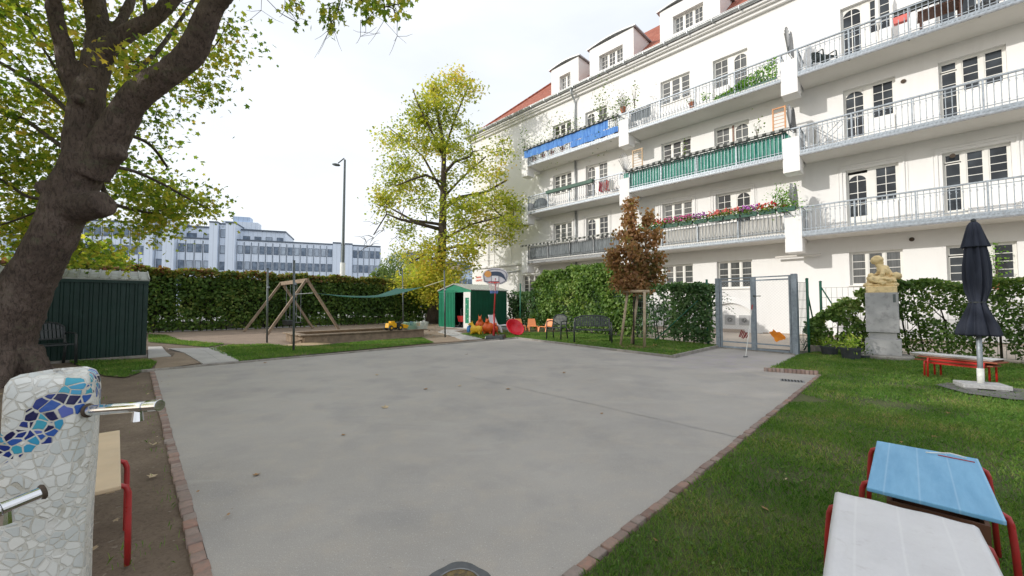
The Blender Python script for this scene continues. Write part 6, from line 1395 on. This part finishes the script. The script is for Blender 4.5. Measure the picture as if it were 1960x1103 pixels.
# crown above the frame and over the court: limbs continue upward, also shading the yard
hi = []
for _ in range(230):
    c = Vector((random.uniform(-12.5,-2.5), random.uniform(1.5,11.5), random.uniform(6.6,8.6)))
    vv = CY+30-(c.z-EYE-.9)*FPX/c.y; uu = CX+c.x*FPX/c.y
    if vv < -60 or uu < -60: hi.append(tuple(c))
fr = []
for (u, v, n) in ((550,6,2),(565,28,3),(640,15,5),(635,32,4),(632,55,2),(690,10,7),(700,30,3),(735,10,6),(755,24,4),(770,4,5),(655,-20,6),(720,-30,8),(600,-40,5),(560,-40,4),(800,-40,4)):
    for _ in range(n): fr.append(tuple(P(u+random.gauss(0,9), v+random.gauss(0,8), 5.75+random.gauss(0,.25))))
segs, nd = grow(skw, cl+fr, .022); twigmesh([([p-T0 for p in a], b) for a, b in segs], 'twigs', M['thinbark'], bt)
segs2, nd2 = grow(skw, hi, .05); twigmesh([([p-T0 for p in a], b) for a, b in segs2], 'high_branches', M['bark2'], bt)
# hanging bare twiglets
segs3 = []
for (u,v) in ((632,55),(640,60),(690,70),(735,40),(700,62),(760,70),(545,20),(500,20),(440,60),(430,80),(345,210)):
    c = P(u,v,5.75 if u > 470 else 6.9)
    nn_ = min(nd, key=lambda s: (s-c).length)-T0; segs3.append(([nn_, (c-T0).lerp(nn_,.5)+Vector((0,0,.06)), c-T0+Vector((0,0,.25))],[.008,.006,.004]))
    for _ in range(3): d = Vector((random.uniform(-.2,.2),random.uniform(-.1,.1),random.uniform(-.25,.05))); segs3.append(([c-T0+Vector((0,0,.25)), c-T0, c+d-T0, c+d*1.6+Vector((0,0,.03))-T0],[.004,.0035,.0025,.0015]))
twigmesh(segs3, 'twigs', M['thinbark'], bt)
L1 = scatter_clumps(cl, 15500, .27, .7); L2 = scatter_clumps(fr, 560, .075, .9); L3 = scatter_clumps(hi, 7000, .5, .5)
for nm, Lx, sz in (('crown', L1, .080), ('crown', L3, .17)):
    Lx = Lx-np.array(T0); leaves(nm, Lx, sz, M['leaf_big'], bt, 'maple', droop=.9, up=.25)
leaves('crown', L2-np.array(T0), .075, M['leaf_big'], bt, 'maple', droop=1.6, up=.0)

# ---- neighbouring trees left of the picture, whose shade falls on the court ------------------
def plain_tree(x, y, h, zc, r, n, label, mat='leaf_big', lsz=.30, group=None, dens_r=.5):
    o = thing('broadleaf_tree', label, 'tree', (x,y,0), 0, group); MB().tube([(0,0,-.1),(.05,0,zc*.6),(0,.05,h*.8)],[.22,.17,.05],10).build('trunk', M['bark2'], o, smooth=True)
    cc = [tuple(c) for c in ellpts(60, (0,0,(zc+h)/2+.2), (r,r,(h-zc)/2))]; sg, _ = grow([Vector((0,0,z)) for z in np.linspace(zc*.6,h*.8,8)], cc, .05); twigmesh(sg,'branch',M['bark2'],o)
    leaves('crown', scatter_clumps(cc, n, dens_r, .7), lsz, M[mat], o, 'oval'); return o
for i, (x,y,h,r) in enumerate(((-13.5,-3.5,6.6,2.3),(-13.2,.2,7.3,2.4),(-13.8,3.6,7.2,2.3),(-15,6.6,6.4,1.9))):
    plain_tree(x,y,h,1.6,r,3600,'leafy green tree left of the big leaning maple, outside the picture', group='row of garden trees left of the maple')

# ---- yellow maple in the middle --------------------------------------------------------------
YM = 25.0; b_ = P(831,616,YM); b_.z = 0; mt_ = thing('maple_tree', 'tall slender maple with yellow green autumn leaves standing between the hedge and the green shed', 'tree', tuple(b_)); T1 = Vector(b_)
def lb(lst, mbx, n=8):
    pts = [P(u,v,YM+dy)-T1 for u,v,d,dy in lst]; mbx.tube(pts, [max(.012,d/2*(YM+dy)/FPX) for u,v,d,dy in lst], n); 
    out = []
    for a, b in zip(pts, pts[1:]): out += [a, a.lerp(b,.5)]
    return out+[pts[-1]]
m_ = MB(); skm = []
skm += lb([(829,618,30,0),(833,585,24,0),(840,540,20,0),(846,470,17,0),(848,400,14,0),(849,330,10,0),(850,280,8,0),(838,220,6,0),(830,170,4,0)],m_,12); m_.build('trunk', M['bark2'], mt_, smooth=True); m_ = MB()
for l in ([(848,400,8,0),(880,378,7,.5),(930,368,5,1),(970,345,3,1.2)],[(848,335,7,0),(870,310,6,-.4),(900,300,4,-.6),(905,290,3,-.6)],[(847,350,6,0),(815,335,5,-.6),(785,345,4,-1),(760,355,2,-1.2)],[(846,440,8,0),(800,428,6,-.6),(765,420,5,-1.2),(740,410,3,-1.6),(715,450,2,-1.8)],
          [(845,430,6,0),(790,422,5,.8),(750,400,3,1.2),(738,385,2,1.4)],[(850,290,5,0),(870,230,4,.6),(890,180,3,.8),(905,150,2,.8)],[(848,300,5,0),(820,240,4,-.6),(800,200,3,-1),(790,170,2,-1.2)],[(847,380,6,0),(885,340,4,1.5),(930,300,3,2.2)],
          [(848,370,6,0),(810,300,4,1.6),(770,265,3,2.2),(745,245,2,2.4)],[(845,480,6,0),(880,470,5,-1),(930,470,3,-1.6)],[(844,500,6,0),(810,490,4,-1),(790,500,3,-1.4)],[(846,460,6,0),(900,430,4,-.8),(960,415,3,-1.6)]): skm += lb(l,m_,6)
m_.build('branch', M['bark2'], mt_, smooth=True)
cm = []; random.seed(33)
for (n,u,v,dy,ru,rz2,ry) in ((9,892,172,0,1.2,.8,1.2),(8,835,180,0,1.0,.8,1.2),(12,850,215,0,2.3,1.1,1.7),(14,885,265,0,2.6,1.2,2.0),(8,765,262,0,1.4,.8,1.4),(9,795,230,0,1.3,.9,1.4),(12,835,290,0,2.6,1.1,2.0),(9,760,320,0,1.3,.9,1.4),(13,915,330,0,2.4,1.2,2.2),(10,790,350,0,2.2,.9,2.),(8,745,385,0,1.2,.8,1.3),
                    (14,930,385,0,2.6,1.0,2.4),(9,970,395,0,1.4,1.0,1.6),(12,890,430,-.5,2.0,1.0,2.2),(9,950,435,-.5,1.8,.8,1.8),(7,830,400,0,1.8,.8,1.6),(5,770,430,0,1.6,.6,1.3),(8,900,480,-.8,1.6,.7,1.6),(10,840,470,-1,1.4,1.1,1.3),(12,815,510,-1,1.5,1.0,1.5),(10,850,530,-1,1.4,.9,1.2),(9,800,545,-1,1.4,.7,1.3),(7,830,570,-1,1.0,.6,1.0),(5,880,520,-1.2,.9,.8,.9)):
    c = P(u,v,YM+dy)-T1
    for _ in range(n): cm.append(tuple(c+Vector((random.gauss(0,.45)*ru,random.gauss(0,.45)*ry,random.gauss(0,.45)*rz2))))
sg, _ = grow(skm, cm, .045); twigmesh(sg, 'twigs', M['bark2'], mt_); leaves('crown', scatter_clumps(cm, 25000, .42, .6), .135, M['leaf_mid'], mt_, 'maple', droop=.5)
bare = []
for (u,v) in ((730,395),(745,420),(735,440),(715,455),(700,300+160),(760,400),(720,430),(710,470),(768,440),(757,455)):
    c = P(u,v,YM-1)-T1; 
    for _ in range(4): d = Vector((random.uniform(-.9,.5),random.uniform(-.5,.5),random.uniform(-.9,.5))); bare.append(([c, c+d*.5+Vector((0,0,.1)), c+d],[.018,.012,.006]))
twigmesh(bare, 'bare_twigs', M['bark2'], mt_)

# ---- young copper tree -------------------------------------------------------------------------
YR = 12.25; b_ = G(1213,661); YR = b_.y; rt = thing('young_copper_tree', 'young tree with a narrow pointed copper red crown tied between wooden stakes', 'tree', tuple(b_)); T2 = Vector(b_)
MB().tube([(0,0,0),(.01,0,1.0),(.03,0,2.2),P(1208,430,YR)-T2,P(1208,385,YR)-T2],[.028,.026,.022,.014,.005],8).build('trunk', M['thinbark'], rt, smooth=True)
cr_ = []; random.seed(5)
for (n,u,v,r,rz2) in ((3,1207,390,.06,.12),(6,1208,415,.15,.25),(10,1207,445,.28,.3),(4,1240,425,.13,.2),(6,1243,455,.2,.25),(14,1212,480,.42,.32),(9,1240,495,.28,.3),(9,1185,500,.25,.3),(14,1215,520,.4,.32),(9,1190,530,.28,.25),(8,1245,525,.28,.25),(10,1215,548,.28,.2),(3,1258,500,.15,.2),(3,1172,490,.12,.2)):
    c = P(u,v,YR)-T2
    for _ in range(n): cr_.append(tuple(c+Vector((random.gauss(0,.5)*r,random.gauss(0,.5)*r,random.gauss(0,.5)*rz2))))
sp3 = [Vector((.025,0,1.7)),Vector((.03,0,2.2)),P(1208,430,YR)-T2,P(1208,390,YR)-T2]; sg, _ = grow([a.lerp(b,k/6) for a,b in zip(sp3,sp3[1:]) for k in range(6)], cr_, .014); twigmesh(sg,'twigs',M['thinbark'],rt); leaves('crown', scatter_clumps(cr_, 6800, .10, .9), .085, M['leaf_red'], rt, 'oval', droop=.9, up=.1)
# wood chip ring
sheet('bark_mulch', [tuple((G(1212,664)+Vector((.55*math.cos(a)*(1+.1*math.sin(3*a)),.42*math.sin(a),0))).xy) for a in [2*PI*k/20 for k in range(20)]], .0145, simple('bark_mulch',(.16,.08,.05),.95,.4,25,bump=.8))
# ---- hedges ---------------------------------------------------------------------------------------
def hedge(a, b, h, th, n, lsz, mat, label, name='hedge', top=None, holes=.0, zmin=.1, stems=True, bulge=.15, kind='oval', hf=None, seed=1, core=True, hole_z=.7, front=.62):
    a, b = Vector(a), Vector(b); d = b-a; L = d.length; d.normalize(); pr = Vector((d.y,-d.x,0)); o = thing(name, label, 'hedge', tuple(a), math.atan2(d.y,d.x))
    hf = hf or (lambda u: 1.0); x = rng.uniform(0,L,n); q = rng.uniform(0,1,n); side = rng.uniform(0,1,n)
    hh = h*np.array([hf(xx/L) for xx in x])+.05*np.sin(x*3.1)+.04*np.sin(x*7.7)
    depth = np.abs(rng.normal(size=n))*.16*th; yy = np.where(side < front, -th/2+depth, np.where(side < front+.14, th/2-depth, rng.uniform(-th/2,th/2,n)))
    zz = np.where(side < front+.14, zmin+(hh-zmin)*q**.9, hh-np.abs(rng.normal(size=n))*.10)
    bul = bulge*(np.sin(x*2.2+seed)*np.sin(zz*3+x)+.5*np.sin(x*5.3+zz*4)); yy = yy+bul*np.where(yy < 0,-1,1)*.5
    if holes > 0:   # gaps where the light comes through
        f = np.sin(x*4.1+seed)*np.sin(zz*6.3+x*1.3)+.6*np.sin(x*9.7+zz*3.1)+.5*np.sin(zz*14+x*6); m = (f > 1.45-holes*1.6) & (zz < hh*hole_z); x, yy, zz = x[~m], yy[~m], zz[~m]
    pts = np.stack([x,yy,zz],1); istop = zz > (h-.35) if top else np.zeros(len(zz),bool)
    if top: istop &= rng.uniform(0,1,len(zz)) < .8
    leaves('foliage', pts[~istop], lsz, M[mat], o, kind, droop=.7, up=.15)
    if top: leaves('top_foliage', pts[istop], lsz, M[top], o, kind, up=.3)
    m_ = MB(); rr = random.Random(seed); xx = 0
    while xx < L:
        z1 = h*hf(xx/L)*.85; m_.tube([(xx,rr.uniform(-.1,.1),0),(xx+rr.uniform(-.1,.1),rr.uniform(-.15,.15),z1*.5),(xx+rr.uniform(-.2,.2),0,z1)],[.025,.018,.008],5)
        for _ in range(3): z = rr.uniform(.2,.8)*z1; m_.tube([(xx,0,z),(xx+rr.uniform(-.4,.4),rr.uniform(-.4,.4)*th,z+.35)],[.009,.004],4)
        xx += rr.uniform(.15,.4)
    m_.build('stems', M['hedgecore'], o)
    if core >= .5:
        m_ = MB(); k = int(L/.22)  # solid dark blocks stand in for the shaded inside of the hedge
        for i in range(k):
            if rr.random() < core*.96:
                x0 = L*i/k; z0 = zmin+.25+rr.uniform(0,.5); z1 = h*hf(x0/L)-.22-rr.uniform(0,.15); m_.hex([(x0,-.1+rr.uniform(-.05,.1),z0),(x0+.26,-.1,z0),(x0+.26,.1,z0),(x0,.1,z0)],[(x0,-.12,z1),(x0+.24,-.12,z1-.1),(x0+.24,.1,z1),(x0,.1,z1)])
        m_.build('inner_dark_core', M['hedgecore'], o)
    return o
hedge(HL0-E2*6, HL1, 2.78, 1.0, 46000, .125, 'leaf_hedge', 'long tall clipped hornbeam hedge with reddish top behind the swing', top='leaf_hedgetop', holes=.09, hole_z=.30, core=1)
# dark low wall behind the hedge foot
w0 = HL0-E2*6+Vector((-.5,.5,0)); o = tag(MB().box((0,-.1,0),((HL1-HL0).length+6,.1,.42)).build('low_wall', M['concrete']), 'low dark wall at the foot of the long hedge', 'wall'); o.location = w0; o.rotation_euler = (0,0,PI/4)
hl_end = Vector(HL1)
hedge(Vector((-6.6,26.2,0)), Vector((-1.0,30.5,0)), 2.5, 1.0, 6500, .15, 'leaf_hedge', 'hedge continuing behind the yellow maple and the bright green shed', holes=.25, seed=4)
# bushes right of shed, leafy hedge, ivy, right hedge: all along the yard fence
fe = lambda s, off=.0: (fl(s,off) if s < -4.1 else E2*(13.05+off)+ES*s)
hedge(fe(-15.6,.3), fe(-12.6,.3), 1.85, .9, 3800, .10, 'leaf_ivy', 'loose dark bushes between the bright green shed and the tall hedge', holes=.25, hole_z=1, seed=3, core=.6)
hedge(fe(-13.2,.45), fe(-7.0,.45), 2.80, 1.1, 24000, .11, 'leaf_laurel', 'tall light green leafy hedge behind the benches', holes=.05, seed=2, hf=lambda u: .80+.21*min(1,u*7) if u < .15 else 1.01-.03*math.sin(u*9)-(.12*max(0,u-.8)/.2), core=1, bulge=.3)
hedge(fe(-7.2,.3), fe(-5.4,.2), 1.95, .5, 2300, .085, 'leaf_ivy', 'thin dark bush behind the tree stakes', holes=.5, hole_z=1, seed=6, core=.1)
hedge(fe(-5.5,.1), fe(-4.15,.1), 1.85, .55, 4800, .085, 'leaf_ivy', 'dense dark ivy covering the fence left of the gate', 'ivy_hedge', holes=.28, hole_z=.55, seed=7, core=.25)
hedge(fe(-2.0,.1), fe(-.25,.15), 1.70, .7, 4600, .085, 'leaf_laurel', 'airy shrub between the green fence posts and the statue', 'shrub', holes=.5, hole_z=1, seed=8, hf=lambda u: .25+.9*u**.7, core=.05)
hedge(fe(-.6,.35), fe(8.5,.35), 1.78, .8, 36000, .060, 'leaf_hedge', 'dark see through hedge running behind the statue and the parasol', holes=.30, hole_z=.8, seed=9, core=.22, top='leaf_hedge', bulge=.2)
# far trees
wl = P(762,560,48); o = thing('willow_tree', 'pale green weeping willow far beyond the hedge', 'tree', (wl.x,48,0)); MB().tube([(0,0,0),(0,0,4.5)],[.3,.15],8).build('trunk', M['bark2'], o)
pts = []
for k in range(150):
    a = random.uniform(0,2*PI); r = random.uniform(.4,2.3); zt = 7.4-.45*r*r*.5+random.uniform(-.2,.3)
    for q in range(26): pts.append((r*math.cos(a)+random.gauss(0,.07),r*math.sin(a)+random.gauss(0,.07),zt-q*.16*random.uniform(.9,1.1)))
leaves('crown', np.array(pts), .26, M['leaf_willow'], o, 'narrow', droop=3, up=0)
def far_tree(u, Y, h, r, label, mat='leaf_hedge', n=3200, lsz=.34): c = P(u,582,Y); o = thing('broadleaf_tree', label, 'tree', (c.x,Y,0)); MB().tube([(0,0,0),(0,0,h*.6)],[.25,.1],8).build('trunk', M['bark2'], o); cc = [tuple(q) for q in ellpts(40,(0,0,h*.62),(r,r,h*.38))]; leaves('crown', scatter_clumps(cc,n,r*.22,.8), lsz, M[mat], o)
far_tree(150,17.5,4.4,1.5,'bushy green tree behind the dark shed beside the advertising column','leaf_big',2600,.2); far_tree(800,44,6.2,2.0,'yellow green tree behind the maple trunk, right of the willow','leaf_mid',1500); far_tree(735,50,6.0,1.6,'dark tree just left of the willow','leaf_willow',1500)
far_tree(20,22,4.2,2.2,'green shrub tree beyond the hedge at the far left edge','leaf_hedge',2500,.2); far_tree(820,34,4.6,1.6,'yellow shrub behind the hedge at the foot of the maple','leaf_mid',2200,.2)
# ---- grass blades ------------------------------------------------------------------------------------
M['blade'] = leafmat('grass_blade', [(.08,(.055,.14,.022)),(.42,(.115,.235,.045)),(.72,(.20,.30,.07)),(.95,(.40,.33,.17))], .38, nscale=1.3)
BARE = [(2.9,2.75,.45),(3.6,3.1,.4),(1.9,2.9,.25),(4.6,4.9,.5),(2.2,3.9,.3),(5.9,6.0,.5),(1.0,2.2,.15)]
def blades(polys, dens, h, w, ymin, ymax, name, label=None, bare=.62, xlim=None, seed=0):
    P_ = []
    for poly in polys:
        xs_ = [p[0] for p in poly]; ys_ = [p[1] for p in poly]; x0, x1, y0, y1 = min(xs_), max(xs_), max(min(ys_), ymin), min(max(ys_), ymax)
        if xlim: x0, x1 = max(x0,xlim[0]), min(x1,xlim[1])
        if y1 <= y0 or x1 <= x0: continue
        n = int((x1-x0)*(y1-y0)*dens); x = rng.uniform(x0,x1,n); y = rng.uniform(y0,y1,n); m = inpoly(x,y,poly)&(np.abs(x) < 1.42*y+.5); x, y = x[m], y[m]
        f = np.sin(x*2.1+1.3*np.sin(y*1.7))*np.sin(y*2.6+x)+.5*np.sin(x*6.1+y*4.7)+.35*np.sin(x*17+y*3)*np.sin(y*19); 
        for bx_, by_, br_ in BARE: f = f+2.2*np.exp(-(((x-bx_)**2+((y-by_)*1.6)**2)/br_**2))
        k = rng.uniform(0,1,len(x)) < np.clip(bare+.35-.35*f*.9,.06,1); P_.append(np.stack([x[k],y[k]],1))
    if not P_: return None
    q = np.concatenate(P_); n = len(q); a = rng.uniform(0,2*PI,n); l = rng.uniform(0,2*PI,n); hh = h*rng.uniform(.4,1.3,n); lean = hh*rng.uniform(.2,1.1,n); ww = w*rng.uniform(.6,1.2,n)
    z0 = np.full(n,.004); V = np.zeros((n,5,3)); cx, cy = np.cos(a)*ww/2, np.sin(a)*ww/2; lx, ly = np.cos(l)*lean, np.sin(l)*lean
    V[:,0] = np.stack([q[:,0]-cx,q[:,1]-cy,z0],1); V[:,1] = np.stack([q[:,0]+cx,q[:,1]+cy,z0],1)
    V[:,2] = np.stack([q[:,0]+cx*.8+lx*.35,q[:,1]+cy*.8+ly*.35,z0+hh*.6],1); V[:,3] = np.stack([q[:,0]+lx,q[:,1]+ly,z0+hh*.92],1); V[:,4] = np.stack([q[:,0]-cx*.8+lx*.35,q[:,1]-cy*.8+ly*.35,z0+hh*.6],1)
    loops = (np.arange(n)[:,None]*5+np.arange(5)[None,:]).ravel(); o = np_mesh(name, V.reshape(-1,3), loops, [5]*n, M['blade'], rnd=rng.uniform(0,1,n)); return tag(o, label, 'grass', kind='stuff')
LR = [tuple(p.xy) for p in lawnR]; LF = [tuple(p.xy) for p in lawnF]; LS = [tuple(p.xy) for p in lawnS]; LL = [tuple(p.xy) for p in lawnL]; LM = [tuple(p.xy) for p in lawnM]
blades([LR], 15000, .032, .0030, .9, 2.6, 'grass', 'short green grass of the near right lawn', seed=1)
blades([LR], 6500, .036, .0055, 2.6, 5.0, 'grass', 'green grass in the middle of the right lawn', xlim=(0,8))
blades([LR], 2600, .042, .009, 5.0, 10.2, 'grass', 'sunlit grass of the far right lawn by the statue', xlim=(4,14))
blades([LF], 1500, .045, .013, 8, 17, 'grass', 'grass strip under the benches and the young tree'); blades([LS,LM], 1300, .045, .015, 8, 20, 'grass', 'grass strip between the court and the sandbox'); blades([LL], 2200, .045, .010, 5, 11, 'grass', 'grass patch in front of the dark shed')
tuft = []
for (s_,o_) in ((3.1,-.45),(2.2,-.7),(4.2,-.35),(1.6,-.25),(5.2,-.8),(.9,-.3),(6.3,-.5),(2.8,-1.1),(3.6,-1.6),(7.2,-.6)):
    c_ = A_-ES*s_+E2*o_; tuft.append([(c_.x-.14,c_.y-.1),(c_.x+.14,c_.y-.1),(c_.x+.12,c_.y+.12),(c_.x-.1,c_.y+.12)])
blades(tuft, 900, .04, .004, 1, 8, 'grass', 'sparse grass tufts on the soil beside the left kerb', bare=.1)
blades([[tuple(v.xy) for v in (A_-E2*.06, A_-E2*.16, FL-E2*.25, FL-E2*.06)]], 260, .035, .004, 1.5, 7, 'grass', 'grass fringe along the left brick kerb', bare=.1)
# clover and weeds between the blades
def weeds(poly, n, sz, ymax, label):
    x = rng.uniform(-1,8,n*3); y = rng.uniform(.9,ymax,n*3); f = np.sin(x*3.3+np.sin(y*2.9)*2)*np.sin(y*3.7+x*1.1)+.7*np.sin(x*11+y*5)*np.sin(y*9-x*4); m = inpoly(x,y,poly)&(f > .45)&(np.abs(x) < 1.42*y+.3); x, y = x[m][:n], y[m][:n]
    return tag(leaves('clover', np.stack([x,y,rng.uniform(.012,.03,len(x))],1), sz, M['leaf_hedge'], None, 'oval', droop=0, up=.8), label, 'clover', kind='stuff')
weeds(LR, 3500, .014, 3.6, 'small round clover leaves in patches of the near lawn'); weeds(LR, 2500, .022, 8.0, 'darker weedy patches in the middle of the lawn')
# leaf litter
def litter(polys, dens, sz, name, label, mat='deadleaf'):
    q = []
    for poly in polys:
        xs_ = [p[0] for p in poly]; ys_ = [p[1] for p in poly]; n = int((max(xs_)-min(xs_))*(max(ys_)-min(ys_))*dens); x = rng.uniform(min(xs_),max(xs_),n); y = rng.uniform(min(ys_),max(ys_),n); m = inpoly(x,y,poly)&(y > .8); q.append(np.stack([x[m],y[m],np.full(m.sum(),.02)],1))
    return tag(leaves(name, np.concatenate(q), sz, M[mat], None, 'maple', droop=0, up=2.5), label, 'leaf litter', kind='stuff')
litter([[p for p in LR]], 1.6, .035, 'leaf_litter', 'small dry leaves scattered through the right lawn', 'deadleaf'); litter([LR], .9, .022, 'leaf_litter', 'pale leaf scraps in the right lawn', 'paleleaf')
litter([[tuple(v.xy) for v in (A_-E2*.1, A_-E2*2.4, FL-E2*2.6, FL-E2*.1)]], 3.0, .03, 'leaf_litter', 'dry leaf scraps on the bare soil on the left', 'paleleaf')
litter([[tuple(v.xy) for v in (A_+E2*.02, A_+E2*.22, FL+E2*.3, FL+E2*.02)],[tuple(v.xy) for v in (FL, FC, FC-ES*-.25, FL-ES*-.25)]], 5.0, .018, 'leaf_litter', 'tiny leaf scraps along the court kerbs', 'deadleaf'); litter([[tuple(v.xy) for v in (G(790,625),G(880,625),G(900,645),G(820,650))]], 6, .06, 'leaf_litter', 'fallen leaves under the yellow maple', 'deadleaf')
# ivy tendrils on gate
o = thing('ivy_tendril', 'thin ivy tendrils reaching onto the left gate leaf', 'ivy', tuple(GL)); c0 = P(1381,560,GL.y-.02)-GL; m_ = MB(); pts = []
for k in range(5):
    a = c0+Vector((0,0,-.08*k)); b = a+Vector((.14+.03*k,-.16,-.10-.04*k)); m_.tube([a,a.lerp(b,.5)+Vector((0,0,.03)),b],[.004,.003,.002],4)
    for q in range(7): pts.append(tuple(a.lerp(b,q/6)+Vector((0,0,random.uniform(-.03,.03)))))
m_.build('stem', M['twig'], o); leaves('foliage', np.array(pts), .04, M['leaf_ivy'], o)
